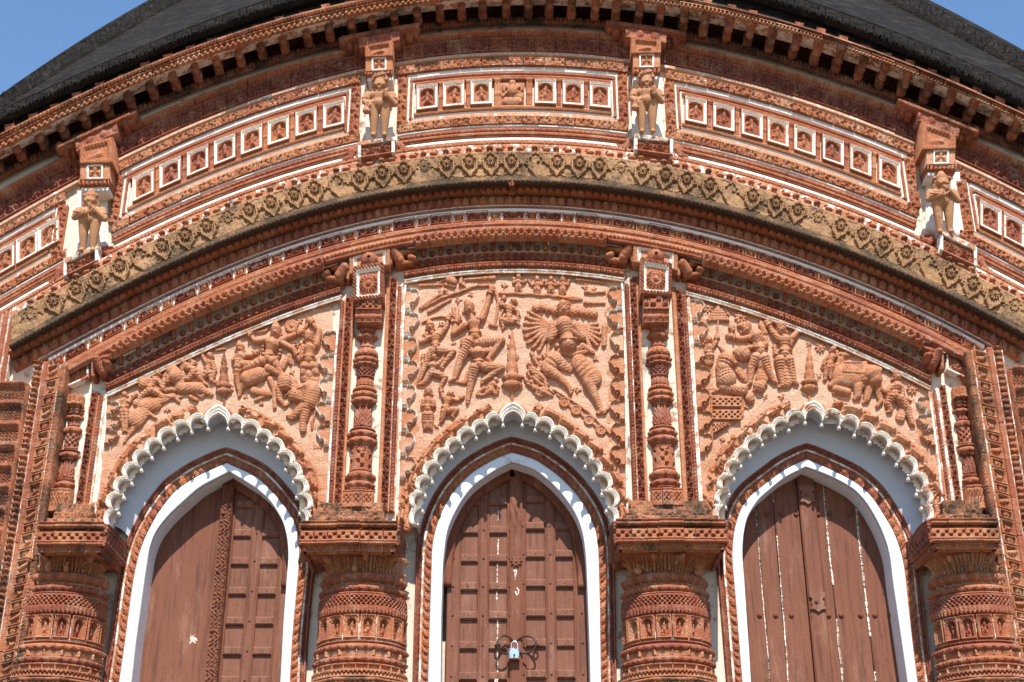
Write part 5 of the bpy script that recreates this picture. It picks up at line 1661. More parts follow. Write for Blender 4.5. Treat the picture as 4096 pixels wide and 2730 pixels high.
# blocks above and ledges under the four statues, and the beam over each of them
STAT = [dict(blk=((323, 592, 662), (453, 556, 658)), fl=((323, 668, 724), (441, 664, 722)), pet=((320, 722, 752), (440, 720, 748)), cap=((328, 752, 768), (437, 749, 766)), ni=((310, 764, 1010), (432, 764, 986)), led=((262, 1036, 1056), (396, 976, 998)), pl=((262, 1048, 1118), (398, 990, 1052))),
        dict(blk=((1461, 192, 236), (1573, 170, 232)), fl=((1463, 238, 292), (1571, 235, 286)), pet=((1462, 290, 312), (1570, 286, 308)), cap=((1470, 312, 328), (1572, 308, 326)), ni=((1462, 322, 562), (1572, 322, 556)), led=((1434, 570, 586), (1584, 550, 566)), pl=((1434, 582, 645), (1580, 566, 622))),
        dict(blk=((2524, 158, 222), (2643, 172, 220)), fl=((2532, 222, 278), (2640, 222, 276)), pet=((2532, 278, 306), (2640, 276, 304)), cap=((2532, 306, 326), (2636, 304, 322)), ni=((2528, 312, 548), (2650, 312, 556)), led=((2540, 538, 556), (2672, 556, 572)), pl=((2536, 554, 612), (2690, 572, 634))),
        dict(blk=((3684, 492, 606), (3820, 548, 602)), fl=((3704, 608, 664), (3818, 606, 662)), pet=((3706, 664, 690), (3822, 660, 690)), cap=((3708, 690, 706), (3740, 688, 706)), ni=((3704, 690, 920), (3866, 690, 955)), led=((3750, 916, 936), (3902, 984, 1008)), pl=((3754, 934, 1010), (3900, 1004, 1078)))]
for si, S in enumerate(STAT):
    po = empty('statue_niche', (0, 0, 0), temple)
    blockq('bird_block', *S['blk'], framed(bird, .14), .20, po, amp=.02, skirt=.2, tint=.56, wash=.12, nt=22)
    blockq('flower_block', *S['fl'], lambda a, t: (lambda x: (np.where((np.abs(x - .5) < .28), np.where((np.abs(x - .5) < .22) & (np.abs(t - .5) < .40), cross4((x - .28) / .44, t), 1.), .7), np.where((np.abs(x - .5) < .28) & ((np.abs(x - .5) > .21) | (np.abs(t - .5) > .40)), .9, 0.), 0 * t))(ex(a)),
           .185, po, amp=.016, skirt=.18, tint=.66 if si < 3 else .8, nt=24, grime=.02)
    blockq('petal_row', *S['pet'], petals(.5), .165, po, amp=.022, skirt=.16, tint=.46, nt=10)
    blockq('white_slab', *S['cap'], blank(.5), .155, po, amp=.01, skirt=.15, tint=.9, wash=.8, nt=3)
    blockq('niche_back', *S['ni'], blank(.2), .012, po, amp=.004, skirt=.03, tint=.95, wash=.74, nt=12, grime=.12)
    blockq('statue_ledge', *S['led'], blank(.5), .125, po, amp=.012, skirt=.12, tint=.8, wash=.5, grime=.36, nt=4)
    l, r = S['pl']
    blockq('rosette_plinth', l, r, lambda a, t: (lambda x: (np.where(np.minimum(x, 1 - x) < .09, 1., np.where(np.minimum(t, 1 - t) < .08, .9, np.maximum.reduce([np.where(np.hypot((x - c) * 2.0, t - .5) < rr, .5 + .5 * np.cos(14 * np.arctan2(t - .5, (x - c) * 2.)) * .6, .1) for c, rr in ((.5, .38), (.17, .34), (.83, .34))]))),
                                                            np.where(np.minimum(x, 1 - x) < .09, .62, 0.), 0 * t))(ex(a)), .085, po, amp=.03, skirt=.1, tint=.40, nt=26, n=52, grime=.08)
    # beam above, with scrolled ends, in the shade of the eave, partly put into their sooty colour
    c = (S['blk'][0][0] + S['blk'][1][0]) / 2
    yy = (S['blk'][0][1] + S['blk'][1][1]) / 2
    f_ = off(W1, float(yy - W1(c)))
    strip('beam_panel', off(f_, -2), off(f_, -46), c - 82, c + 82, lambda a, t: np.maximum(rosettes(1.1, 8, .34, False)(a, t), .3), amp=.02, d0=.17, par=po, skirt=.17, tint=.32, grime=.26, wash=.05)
    strip('beam_slab', off(f_, -46), off(f_, -60), c - 160, c + 160, ribs(2), amp=.014, d0=.185, par=po, skirt=.17, tint=.4, grime=.36)
    for s in (-1, 1):
        e0 = c + s * 84
        yb = float(f_(c + s * 110)) - 24
        relief('scroll_bracket', [(e0, yb - 16, e0 + s * 4, yb + 18, 10, 12, 1.6), (e0 + s * 22, yb - 10, e0 + s * 34, yb + 16, 17, 18, 1.6, .8), (e0 + s * 56, yb + 2, e0 + s * 60, yb + 4, 19, 17, 2.0), (e0 + s * 34, yb - 18, e0 + s * 72, yb - 16, 8, 7, 1.4)], po, d=.07, step=2.2, k=1.4, tint=.36, grime=.3)
    # winged beasts flanking the plinth
    for s in (-1, 1):
        bx = (l[0] - 8 if s < 0 else r[0] + 8)
        by = (l[1] + l[2]) / 2 if s < 0 else (r[1] + r[2]) / 2
        sg = slope(T1, bx)
        pts = [(0, -18, 0, 20, 5, 5, 1.2), (14, -8, 26, 12, 16, 13, .8, 1.2), (30, 8, 52, 14, 10, 6, .8), (24, -14, 44, -4, 8, 5, .8), (52, 10, 62, 6, 6, 4, .8), (20, 16, 60, 22, 4, 3, .8)]
        rot = lambda X, Y: (bx + s * X, by + Y - s * X * math.tan(sg) * (1 if True else 0))
        relief('crouching_beast', [(*rot(p[0], p[1]), *rot(p[2], p[3]), *p[4:]) for p in pts], po, d=.03, step=2.2, k=1.1, tint=.36)
# beast-head brackets and short beams where the inner cornice meets the side piers
for s, cx_, cy_ in ((1, 410, 1468), (-1, 3730, 1438)):
    Lr = [(cx_ - s * 34, cy_ - 6, cx_ - s * 34, cy_ + 44, 9, 10, 1.5), (cx_ - s * 14, cy_ - 14, cx_, cy_ + 26, 20, 17, 1.6, 1.), (cx_ + s * 8, cy_ - 26, cx_ + s * 34, cy_ - 40, 12, 7, 1.6), (cx_ + s * 18, cy_ - 4, cx_ + s * 30, cy_ - 6, 14, 12, 2.), (cx_ + s * 4, cy_ + 16, cx_ + s * 28, cy_ + 8, 9, 9, 1.6)]
    relief('beast_head_bracket', Lr, temple, d=.06, step=2.2, k=1.7, tint=.42, grime=.05)

# ------------------------------------------------------------------ reliefs on the three panels
VIEW = {'L': (400, 1180, 1.704), 'C': (1570, 1080, .974), 'R': (2740, 1150, .974)}


def conv(vw, Lc):
    x0, y0, s = VIEW[vw]
    return [(x0 + c[0] / s, y0 + c[1] / s, x0 + c[2] / s, y0 + c[3] / s, c[4] / s, c[5] / s, *c[6:]) for c in Lc]


def chain(pts, r0, r1, k=1., *g):
    n = len(pts) - 1
    return [(*pts[i], *pts[i + 1], r0 + (r1 - r0) * i / n, r0 + (r1 - r0) * (i + 1) / n, k, *g) for i in range(n)]


def human(s, head, chest, hip, arms=(), legs=(), hat=None, k=1.15, face=(0, 1), skirt=None, chestw=1.75):
    """A carved figure: head, chest and hip joints, arms (shoulder, elbow, hand) and legs (hip, knee, foot); s is the thickness of an arm."""
    hx, hy = head
    L = [(hx, hy, hx, hy + .3 * s, 1.5 * s, 1.35 * s, k), (hx, hy + s, chest[0], chest[1] - s, .8 * s, .8 * s, k)]
    f = face
    L += [(hx + f[0] * .5 * s, hy + .1 * s, hx + f[0] * .5 * s, hy + .5 * s, .5 * s, .6 * s, k * 3.0)]
    L += [(hx + e * .62 * s + f[0] * .3 * s, hy - .25 * s, hx + e * .75 * s + f[0] * .3 * s, hy - .25 * s, .3 * s, .3 * s, k * 4.6) for e in (-1, 1)]
    L += [(hx - 1.45 * s, hy + .2 * s, hx - 1.5 * s, hy + .7 * s, .4 * s, .45 * s, k), (hx + 1.45 * s, hy + .2 * s, hx + 1.5 * s, hy + .7 * s, .4 * s, .45 * s, k)]
    if hat:
        L += [(hx, hy - .9 * s, hat[0], hat[1], 1.55 * s, .8 * s, k * 1.05, 8. / s)]
    mx, my = (chest[0] + hip[0]) / 2, (chest[1] + hip[1]) / 2
    L += [(chest[0] - .75 * s, chest[1], chest[0] + .75 * s, chest[1], 1.2 * s, 1.2 * s, k * 1.15), (*chest, mx, my, chestw * s, 1.35 * s, k * .95), (mx, my, *hip, 1.35 * s, 1.8 * s, k * .95)]
    L += [(hip[0] - 1.5 * s, hip[1] - .5 * s, hip[0] + 1.5 * s, hip[1] - .5 * s, .42 * s, .42 * s, k * 4.2), (chest[0] - 1.1 * s, chest[1] - 1.1 * s, chest[0] + 1.1 * s, chest[1] - 1.1 * s, .3 * s, .3 * s, k * 5)]
    for a in arms:
        L += chain(a, 1.05 * s, .72 * s, k * 1.2)
        x, y = a[-1]
        px_, py_ = a[-2]
        n = math.hypot(x - px_, y - py_) + 1e-6
        dx, dy = (x - px_) / n, (y - py_) / n
        L += [(x, y, x + dx * .7 * s, y + dy * .7 * s, .78 * s, .7 * s, k * 1.25)]
        for q_ in (-.6, -.2, .2, .6):
            L += [(x + dx * .7 * s - dy * q_ * s, y + dy * .7 * s + dx * q_ * s, x + dx * (1.9 - abs(q_)) * s - dy * q_ * 1.2 * s, y + dy * (1.9 - abs(q_)) * s + dx * q_ * 1.2 * s, .24 * s, .2 * s, k * 2.6)]
        L += [(x - dy * .6 * s, y + dx * .6 * s, x + dx * .5 * s - dy * 1.2 * s, y + dy * .5 * s + dx * 1.2 * s, .26 * s, .22 * s, k * 2.4)]
        L += [(px_ + dx * n * .78 - dy * .8 * s, py_ + dy * n * .78 + dx * .8 * s, px_ + dx * n * .78 + dy * .8 * s, py_ + dy * n * .78 - dx * .8 * s, .3 * s, .3 * s, k * 4.2)]
    for g in legs:
        L += [(*g[0], *g[1], 1.65 * s, 1.2 * s, k * 1.05, 8. / s), (*g[1], *g[2], 1.2 * s, .78 * s, k * 1.05)]
        x, y = g[2]
        d = g[3] if len(g) > 3 else (1.8 * s, .6 * s)
        L += [(x, y, x + d[0], y + d[1], .75 * s, .5 * s, k * 1.2)]
    if skirt:
        L += [(*hip, *skirt, 1.5 * s, 2.0 * s, k * .55, 6. / s)]
    return L


def fl(vw, x, y, r, n, par, **kw):
    Lc = [(x + .45 * r * math.cos(2 * pi * i / n), y + .45 * r * math.sin(2 * pi * i / n), x + .8 * r * math.cos(2 * pi * i / n), y + .8 * r * math.sin(2 * pi * i / n), .2 * r, .24 * r, 1.4) for i in range(n)] + [(x, y, x, y, .36 * r, .36 * r, 1.4)]
    return relief('flower_boss', conv(vw, Lc), par, step=2., tint=.72, **kw)


pL, pC, pR = panels
USED = {'L': [], 'C': [], 'R': []}


def cloth(vw, poly, cell):
    """A patterned cloth laid over a carved beast, with a fringe along its rim."""
    x0, y0, s = VIEW[vw]
    pg = np.array([(x0 + a / s, y0 + b / s) for a, b in poly])
    c = cell / s

    def f(X, Y, H):
        m = inside(pg, X, Y)
        p, q_ = (X + Y) / c, (X - Y) / c
        pat = np.maximum(np.abs(p - np.round(p)) < .16, np.abs(q_ - np.round(q_)) < .16)
        edge = m & ~inside(pg.mean(0) + (pg - pg.mean(0)) * .84, X, Y)
        return np.where(m, np.maximum(H, 17 / s if vw == 'L' else 17) + np.where(edge, 3.5, 2.2 * pat), H)
    return f




def fg(vw, par, Lc, label=None, name='relief_figure', tint=.72, **kw):
    USED[vw] += conv(vw, Lc)
    o = relief(name, conv(vw, Lc), par, tint=tint, **{**dict(step=2.1, k=1.25, wash=.10), **kw})
    if label:
        o['label'] = label
    return o


# central panel
fg('C', pC, human(14, (298, 157), (316, 214), (322, 262), [((348, 196), (366, 150), (384, 84)), ((280, 222), (238, 252), (252, 200))],
                  [((300, 285), (262, 362), (242, 428), (-18, 8)), ((350, 290), (424, 278), (372, 352), (14, 16))], hat=(290, 128), face=(.3, 1)), 'large archer relief in pointed cap with raised bow arm')
fg('C', pC, chain([(112, 156), (190, 112), (262, 88), (320, 66), (372, 62), (400, 84), (412, 130), (406, 180), (398, 216)], 6, 6, 1.3) + chain([(250, 200), (232, 150)], 4, 3) + chain([(250, 200), (244, 148)], 4, 3) + chain([(252, 200), (258, 150)], 4, 3) + chain([(380, 215), (404, 220)], 7, 7)
   + chain([(252, 196), (224, 168)], 4, 3), 'long curved bow of the large archer', 'relief_bow')
fg('C', pC, human(13, (328, 292), (334, 334), (336, 372), [((305, 318), (276, 330), (276, 290)), ((360, 320), (384, 318), (380, 284))], [((318, 388), (306, 440), (294, 506), (-2, 16)), ((360, 384), (424, 384), (352, 436), (-4, 12))], chestw=2.3), 'crouching monkey relief that carries the large archer')
fg('C', pC, chain([(296, 402), (284, 440), (262, 440), (228, 436)], 9, 6) + chain([(326, 400), (300, 430)], 10, 6), None, 'relief_cloth')
fg('C', pC, human(10.5, (146, 226), (166, 268), (168, 304), [((186, 256), (210, 226), (218, 192)), ((146, 268), (112, 284), (130, 258))], [((155, 320), (128, 372), (106, 432), (-8, 10)), ((186, 318), (236, 322), (190, 380), (8, 8))], hat=(140, 198)), 'smaller archer relief at the left with a tall cap')
fg('C', pC, chain([(118, 206), (150, 190), (190, 182), (222, 190), (232, 204)], 4, 4, 1.4), None, 'relief_bow')
fg('C', pC, human(9, (160, 342), (158, 378), (156, 402), [((140, 372), (118, 366), (120, 340)), ((176, 372), (196, 352), (200, 330))], [((148, 408), (126, 440), (104, 448), (-8, 3)), ((170, 408), (206, 420), (186, 462), (6, 8))], chestw=2.), 'small crouching monkey relief that carries the smaller archer')
fg('C', pC, human(10.5, (140, 480), (139, 514), (138, 544), [((122, 514), (116, 534), (134, 536)), ((156, 514), (162, 534), (146, 540))], [((130, 570), (128, 596), (127, 618), (-4, 6)), ((146, 570), (148, 596), (150, 618), (4, 6))], hat=(140, 464), skirt=(138, 606)), 'standing relief figure in a pleated skirt with folded arms')
fg('C', pC, human(9, (226, 484), (216, 512), (206, 544), [((228, 506), (254, 512), (268, 500)), ((200, 502), (194, 488), (190, 476))], [((200, 556), (194, 580), (192, 592), (-6, 4)), ((216, 552), (250, 546), (232, 572), (6, 6))]), None)
fg('C', pC, human(7, (402, 430), (392, 448), (384, 468), [((400, 450), (412, 460), (408, 478)), ((384, 446), (374, 456), (368, 470))], [((380, 474), (366, 482), (356, 490), (-4, 2)), ((390, 474), (398, 484), (404, 474), (4, 2))]) + chain([(356, 462), (338, 476), (330, 488), (352, 490)], 8, 7), None)
fg('C', pC, human(9, (472, 124), (456, 154), (452, 192), [((440, 144), (424, 140), (432, 114)), ((470, 152), (488, 166), (490, 190))], [((442, 204), (424, 196), (432, 226), (-4, 8)), ((464, 204), (486, 196), (490, 214), (6, 4))]) + chain([(430, 160), (418, 186), (428, 214)], 5, 4), 'leaping monkey relief beside the archer bow')
rv = human(19, (666, 160), (668, 226), (684, 296), [((628, 226), (614, 272), (660, 222)), ((712, 226), (738, 268), (672, 222))], [], hat=(664, 134), chestw=2.0)
for x, y in [(556, 152), (580, 148), (606, 156), (632, 162), (698, 166), (720, 166), (744, 170), (766, 172), (786, 174)]:
    rv += [(x, y, x, y + 5, 15, 14, 1.1), (x, y - 10, x, y - 16, 12, 8, 1.1), (x, y + 2, x, y + 6, 5, 6, 3.4), (x - 6, y - 3, x - 5, y - 3, 3, 3, 5), (x + 6, y - 3, x + 5, y - 3, 3, 3, 5)]
for x, y in [(534, 166), (524, 188), (517, 212), (516, 238), (520, 264), (530, 288), (548, 306), (572, 316), (604, 332)]:
    mx, my = 618 + (x - 618) * .5, 222 + (y - 222) * .5
    rv += chain([(620, 226), (mx, my - 2), (x, y)], 9.5, 7, 1.2) + [(x, y, x + 5, y - 8, 7, 6, 1.4), (x, y, x - 8, y - 3, 3.5, 3, 2), (x, y, x - 7, y + 5, 3.5, 3, 2)]
for x, y in [(796, 214), (802, 234), (806, 254), (804, 276), (796, 296), (776, 320)]:
    rv += chain([(722, 228), (750, 226 + (y - 226) * .35), (x, y)], 9.5, 8, 1.2) + chain([(728, 236), (740, 222 + (y - 226) * .3)], 7, 6, 1.8)
rv += chain([(642, 300), (690, 318), (740, 306)], 12, 11, 1.2, .5) + chain([(652, 320), (700, 334), (752, 322)], 12, 10, 1.1, .5) + chain([(640, 330), (638, 346)], 10, 9, 1.4) + chain([(740, 300), (780, 324)], 13, 10, 1.2)
rv += [(630, 356, 606, 388, 34, 26, .75, .35), (650, 364, 690, 390, 26, 14, .7, .35), (612, 398, 652, 424, 24, 17, 1.05), (652, 424, 688, 462, 17, 11, 1.05), (688, 462, 694, 484, 11, 8, 1.2), (694, 484, 706, 462, 6, 4, 1.2),
       (728, 366, 776, 424, 34, 40, .62, .3), (790, 410, 806, 414, 14, 8, .8), (764, 444, 790, 500, 24, 17, 1.05), (790, 500, 812, 548, 17, 11, 1.05), (812, 552, 838, 544, 11, 6, 1.2), (800, 560, 826, 556, 9, 9, 1.1)]
fg('C', pC, rv, 'large demon king relief with ten heads and a fan of arms')
fg('C', pC, chain([(826, 226), (824, 296)], 12, 10, 1.0, .8), None, 'relief_quiver')
fg('C', pC, human(8, (570, 348), (578, 372), (566, 402), [((590, 366), (600, 352), (592, 340)), ((564, 370), (552, 350), (544, 332))], [((570, 412), (592, 430), (600, 462), (6, 5)), ((556, 408), (540, 394), (530, 372), (-6, -2))]), None)
fg('C', pC, human(8, (540, 442), (556, 464), (580, 476), [((546, 456), (528, 448), (522, 436)), ((566, 472), (560, 488), (576, 492))], [((590, 480), (604, 486), (616, 490), (8, 3)), ((586, 470), (606, 470), (620, 478), (8, 3))]), None)
fg('C', pC, human(7, (534, 370), (548, 392), (556, 420), [((538, 388), (526, 402), (536, 416)), ((556, 392), (566, 400), (560, 412))], [((552, 426), (570, 444), (590, 452), (7, 4)), ((562, 420), (584, 430), (604, 448), (6, 3))]), None)
for x, y in [(670, 517), (716, 549), (766, 587), (812, 626)]:
    Lc = [(x + 17 * math.cos(i * .42), y + 17 * math.sin(i * .42), x + 17 * math.cos(i * .42 + .42), y + 17 * math.sin(i * .42 + .42), 4.5, 4.5, 1.5) for i in range(15)] + [(x + 9 * math.cos(i * .63), y + 9 * math.sin(i * .63), x + 9 * math.cos(i * .63 + .63), y + 9 * math.sin(i * .63 + .63), 3, 3, 1.6) for i in range(10)] + [(x, y, x, y, 4, 4, 2), (x, y, x + .1, y, 22, 22, .14)]
    fg('C', pC, Lc, None, 'chariot_wheel', tint=.7)
fg('C', pC, chain([(628, 468), (700, 512), (764, 556), (848, 640)], 5, 5, 1.3) + chain([(640, 486), (740, 560)], 4, 4, 1.1) + chain([(690, 532), (700, 540)], 6, 6) + chain([(736, 564), (750, 576)], 6, 6) + chain([(784, 602), (796, 612)], 6, 6), None, 'chariot_pole', tint=.7)
for i, (x, y) in enumerate([(491, 30), (563, 40), (617, 40), (662, 40)]):
    j = (-1) ** i * 5
    fg('C', pC, human(6.5, (x, y), (x - j * .4, y + 20), (x, y + 34), [((x - 9, y + 19), (x - 20, y + 22), (x - 24 + j, y + 8)), ((x + 9, y + 19), (x + 20, y + 22), (x + 24, y + 12 + j))], [((x - 5, y + 40), (x - 7, y + 50), (x - 6, y + 58), (-3, 2)), ((x + 5, y + 40), (x + 7, y + 50), (x + 6 + j, y + 58), (3, 2))], hat=(x, y - 14)), None)
fg('C', pC, chain([(418, 92), (520, 96), (640, 104), (690, 112)], 6, 6, 1.1) + [(690, 112, 734, 116, 12, 8, .8, .8)], None, 'relief_ledge')
for pts, r0, r1 in [([(106, 64), (192, 60)], 7, 5), ([(268, 40), (330, 38), (396, 34)], 5, 9), ([(716, 40), (760, 44), (822, 52)], 6, 5), ([(752, 88), (790, 92), (826, 88)], 7, 6), ([(750, 130), (790, 132), (826, 132)], 7, 6), ([(110, 152), (186, 96)], 9, 6), ([(140, 166), (226, 118)], 7, 6), ([(206, 84), (218, 100)], 9, 7), ([(186, 84), (190, 102)], 8, 7)]:
    fg('C', pC, chain(pts, r0, r1, 1.2, .5), None, 'relief_arrow')
fg('C', pC, [(222, 44, 238, 50, 17, 14, 1.1), (206, 60, 240, 68, 8, 6, 1.2), (238, 36, 248, 46, 9, 5, 1.4), (204, 40, 170, 56, 8, 5), (268, 30, 266, 56, 7, 9, 1.3), (266, 56, 282, 66, 8, 5, 1.3), (282, 66, 280, 50, 5, 4, 1.3)], None, 'relief_bird')

# left panel
fg('L', pL, human(24, (1202, 262), (1176, 352), (1150, 440), [((1140, 318), (1062, 322), (1022, 276)), ((1232, 330), (1318, 376), (1352, 432)), ((1240, 318), (1300, 292), (1366, 262))], [((1110, 462), (1030, 494), (950, 520), (-26, 10)), ((1180, 462), (1216, 500), (1236, 548), (20, 14))], hat=(1196, 190), chestw=2.1)
   + [(1120 + 60 * math.cos(a) + 50, 380 + 78 * math.sin(a), 1120 + 60 * math.cos(a) + 51, 380 + 78 * math.sin(a), 13, 13, 1.7) for a in np.linspace(.1, 5.4, 17)], 'goddess relief in tall crown with many arms and a bead garland')
fg('L', pL, chain([(1028, 258), (1080, 256), (1130, 248), (1152, 218)], 13, 10, 1.) + chain([(1352, 246), (1404, 226), (1430, 170)], 8, 12, 1.2), None, 'relief_sword')
fl('L', 1306, 216, 46, 14, pL)
fg('L', pL, human(20, (956, 374), (964, 428), (948, 470), [((990, 420), (1030, 420), (1060, 400)), ((936, 424), (912, 450), (930, 482))], [((944, 500), (936, 560), (946, 650), (10, 14)), ((972, 484), (1040, 480), (1090, 470), (10, 10))], hat=(950, 330)), None)
fg('L', pL, [(1010, 580, 1090, 548, 56, 50, .9), (1090, 548, 1140, 540, 36, 26, .9), (1150, 510, 1190, 520, 34, 28, 1.1), (1190, 520, 1240, 550, 30, 24, 1), (990, 610, 960, 650, 34, 18), (960, 650, 950, 690, 18, 14), (1160, 580, 1190, 650, 22, 18), (1190, 650, 1192, 770, 18, 15),
             (1050, 660, 1150, 680, 30, 24, .8), (1150, 680, 1060, 720, 18, 12, .8), (1240, 500, 1290, 420, 26, 20, .9), (1290, 420, 1300, 470, 18, 14)] + chain([(1168, 520), (1186, 500), (1204, 520), (1186, 540)], 9, 9, 1.9), 'rearing lion relief below the goddess', 'relief_beast')
fg('L', pL, human(23, (1424, 300), (1432, 370), (1428, 450), [((1388, 368), (1372, 430), (1440, 482)), ((1478, 350), (1496, 250), (1436, 188))], [((1400, 500), (1390, 540), (1400, 560), (-10, 8)), ((1454, 500), (1470, 540), (1470, 560), (10, 8))], hat=(1414, 262), skirt=(1430, 540)), 'bare chested relief warrior with arm bent over his head')
fg('L', pL, [(1440, 660, 1420, 730, 70, 66, .75), (1370, 650, 1440, 640, 40, 40, .8), (1262, 596, 1256, 620, 54, 50, .95), (1222, 650, 1226, 716, 30, 20, 1.), (1226, 716, 1262, 762, 20, 14, 1.1), (1262, 762, 1300, 738, 13, 9, 1.2), (1310, 600, 1330, 660, 34, 24, .7),
             (1400, 770, 1310, 838, 46, 26, .95), (1310, 838, 1280, 830, 24, 14), (1400, 800, 1384, 880, 40, 26, .95), (1384, 880, 1386, 926, 26, 24, 1), (1330, 690, 1400, 720, 46, 46, .86, .5), (1470, 660, 1480, 760, 10, 9, 1.2), (1480, 760, 1446, 880, 9, 10, 1.2), (1446, 870, 1446, 920, 12, 8, 1.4),
             (1400, 570, 1480, 590, 34, 30, .7, .5), (1290, 670, 1262, 700, 10, 5, 1.9)], 'elephant relief with a blanket under the warrior', 'relief_elephant', tint=.66, grime=.08, extra=cloth('L', [(1322, 655), (1424, 640), (1400, 748), (1280, 706)], 14))
fg('L', pL, human(17, (400, 540), (384, 590), (350, 640), [((404, 590), (430, 640), (440, 650)), ((366, 596), (346, 640), (400, 650))], [((340, 660), (290, 690), (260, 730), (-16, 8)), ((360, 656), (430, 700), (510, 700), (14, 6))]) + [(300, 610, 330, 590, 42, 34, .8), (250, 740, 340, 720, 26, 22, .7, .5)], None)
fg('L', pL, [(520, 560, 500, 530, 58, 46, .9), (556, 560, 540, 640, 34, 30, .9), (472, 572, 470, 596, 26, 22, 1.3), (440, 590, 430, 640, 22, 16), (560, 640, 680, 640, 38, 40, .85), (680, 640, 760, 680, 34, 16, .9), (540, 650, 440, 650, 20, 13), (640, 670, 700, 700, 16, 10), (500, 500, 440, 560, 22, 15, 1.1)], 'relief of a demon bending over a fallen beast', 'relief_beast')
fg('L', pL, human(17, (566, 462), (596, 494), (640, 520), [((580, 484), (560, 500), (566, 520)), ((620, 490), (650, 470), (612, 446))], [((660, 530), (690, 580), (720, 612), (12, 8)), ((640, 540), (610, 570), (570, 580), (-12, 6))]), None)
fg('L', pL, human(16, (752, 420), (744, 470), (740, 520), [((722, 458), (704, 430), (702, 392)), ((768, 466), (786, 520), (770, 580))], [((726, 540), (706, 570), (690, 560), (-10, 4)), ((754, 540), (764, 590), (780, 600), (8, 6))]) + [(660, 390, 760, 372, 11, 8, 1.), (790, 376, 850, 372, 14, 10, 1.)], None)
fg('L', pL, [(250, 850, 300, 800, 62, 50, .55), (300, 770, 380, 750, 46, 44, .6), (380, 740, 500, 690, 34, 20, .7), (500, 690, 540, 730, 16, 12), (320, 800, 380, 840, 18, 10), (240, 900, 190, 970, 24, 12, .8), (190, 970, 165, 1010, 12, 9), (520, 700, 560, 700, 14, 8)], 'galloping horse relief at the left of the panel', 'relief_beast')
fg('L', pL, human(15, (170, 684), (168, 730), (168, 780), [((148, 726), (140, 760), (180, 756)), ((186, 728), (206, 736), (236, 690))], [((158, 800), (160, 870), (164, 930), (-8, 8)), ((178, 800), (184, 860), (180, 930), (10, 8))], skirt=(166, 830)) + chain([(96, 700), (130, 690), (180, 712)], 7, 6), 'slim relief archer at the left edge of the panel')
fg('L', pL, chain([(640, 360), (700, 350), (760, 340), (850, 320)], 10, 12, .8) + [(620, 700, 660, 720, 18, 14), (700, 690, 740, 670, 14, 10)], None, 'relief_sword', tint=.6)

# right panel
fg('R', pR, [(98, 121, 158, 121, 6, 6, 1.6), (101, 112, 155, 112, 7, 7, 1.5), (107, 103, 149, 103, 7, 7, 1.6), (115, 94, 141, 94, 7, 7, 1.6), (124, 86, 132, 86, 7, 7, 1.5)] + [(90 + i * 8.4, 124 + abs(i - 4.5) * .8, 92 + i * 8.4, 128 + abs(i - 4.5) * .8, 6, 6, 1.6) for i in range(10)] + chain([(128, 78), (128, 64)], 8, 4, 1.3) + chain([(128, 128), (126, 170), (120, 214)], 5, 4, 1.5), 'fringed parasol relief on a pole', 'relief_parasol')
fg('R', pR, human(10, (92, 208), (94, 240), (92, 264), [((104, 236), (118, 220), (122, 200)), ((82, 238), (78, 252), (86, 262))], [((88, 272), (88, 286), (88, 298), (-4, 3)), ((98, 272), (98, 286), (98, 298), (4, 3))], skirt=(92, 290)), None)
fg('R', pR, [(222, 262, 226, 266, 30, 28, 1.), (232, 258, 240, 266, 9, 8, 2.4), (214, 272, 234, 280, 5, 5, 3.6), (196, 250, 190, 252, 8, 6), (158, 290, 148, 316, 34, 30, .95, .5), (148, 322, 160, 362, 30, 40, .85, .5), (170, 280, 192, 300, 16, 13, 1.3), (140, 300, 184, 302, 14, 11, 1.4), (150, 392, 226, 408, 22, 19, 1., .5), (226, 400, 176, 396, 20, 14, 1.1), (120, 404, 110, 410, 12, 7, 1.2),
             (150, 250, 128, 226, 9, 3, 1.2), (150, 250, 182, 280, 9, 8, 1.2)], 'kneeling relief man in a pleated skirt with hands joined', tint=.72)
fg('R', pR, human(13.5, (238, 168), (276, 196), (292, 252), [((256, 200), (220, 206), (182, 196)), ((308, 206), (314, 226), (254, 238))], [((274, 280), (256, 320), (252, 374), (-10, 8)), ((306, 280), (324, 334), (346, 368), (10, 8))], hat=(212, 152), skirt=(300, 300), chestw=2.1) + [(182, 160, 184, 166, 14, 12, .9), (300, 320, 300, 356, 20, 26, .5, .5), (296, 150, 310, 180, 12, 12), (296, 140, 290, 112, 8, 5), (290, 112, 270, 106, 5, 3)], 'tall relief man bending forward over the kneeling one', tint=.72)
fg('R', pR, human(13.5, (374, 168), (388, 214), (386, 262), [((362, 206), (338, 176), (320, 146)), ((416, 202), (434, 180), (398, 246))], [((368, 290), (370, 330), (378, 384), (-12, 8)), ((402, 290), (414, 330), (426, 372), (12, 6))], hat=(356, 142), skirt=(392, 370), chestw=1.9) + [(350, 262, 348, 230, 9, 8), (350, 262, 400, 272, 7, 7, 1.4), (328, 134, 332, 146, 15, 12, .9)], 'standing relief man with arm raised holding a round fan', tint=.72)
fg('R', pR, [(290, 388, 300, 380, 26, 18, .9), (270, 404, 316, 382, 8, 6, 1.3), (286, 374, 290, 376, 8, 8, 1.8)], None, 'relief_head')
fg('R', pR, [(252, 436, 254, 440, 20, 18, 1.), (246, 432, 248, 432, 5, 5, 3), (262, 432, 260, 432, 5, 5, 3), (252, 442, 254, 446, 5, 6, 3), (236, 420, 262, 418, 7, 6, 1.6)], None, 'relief_head')
fg('R', pR, [(210, 330, 226, 352, 16, 14, .8), (232, 340, 236, 366, 10, 9, .9)], None, 'relief_cloth')
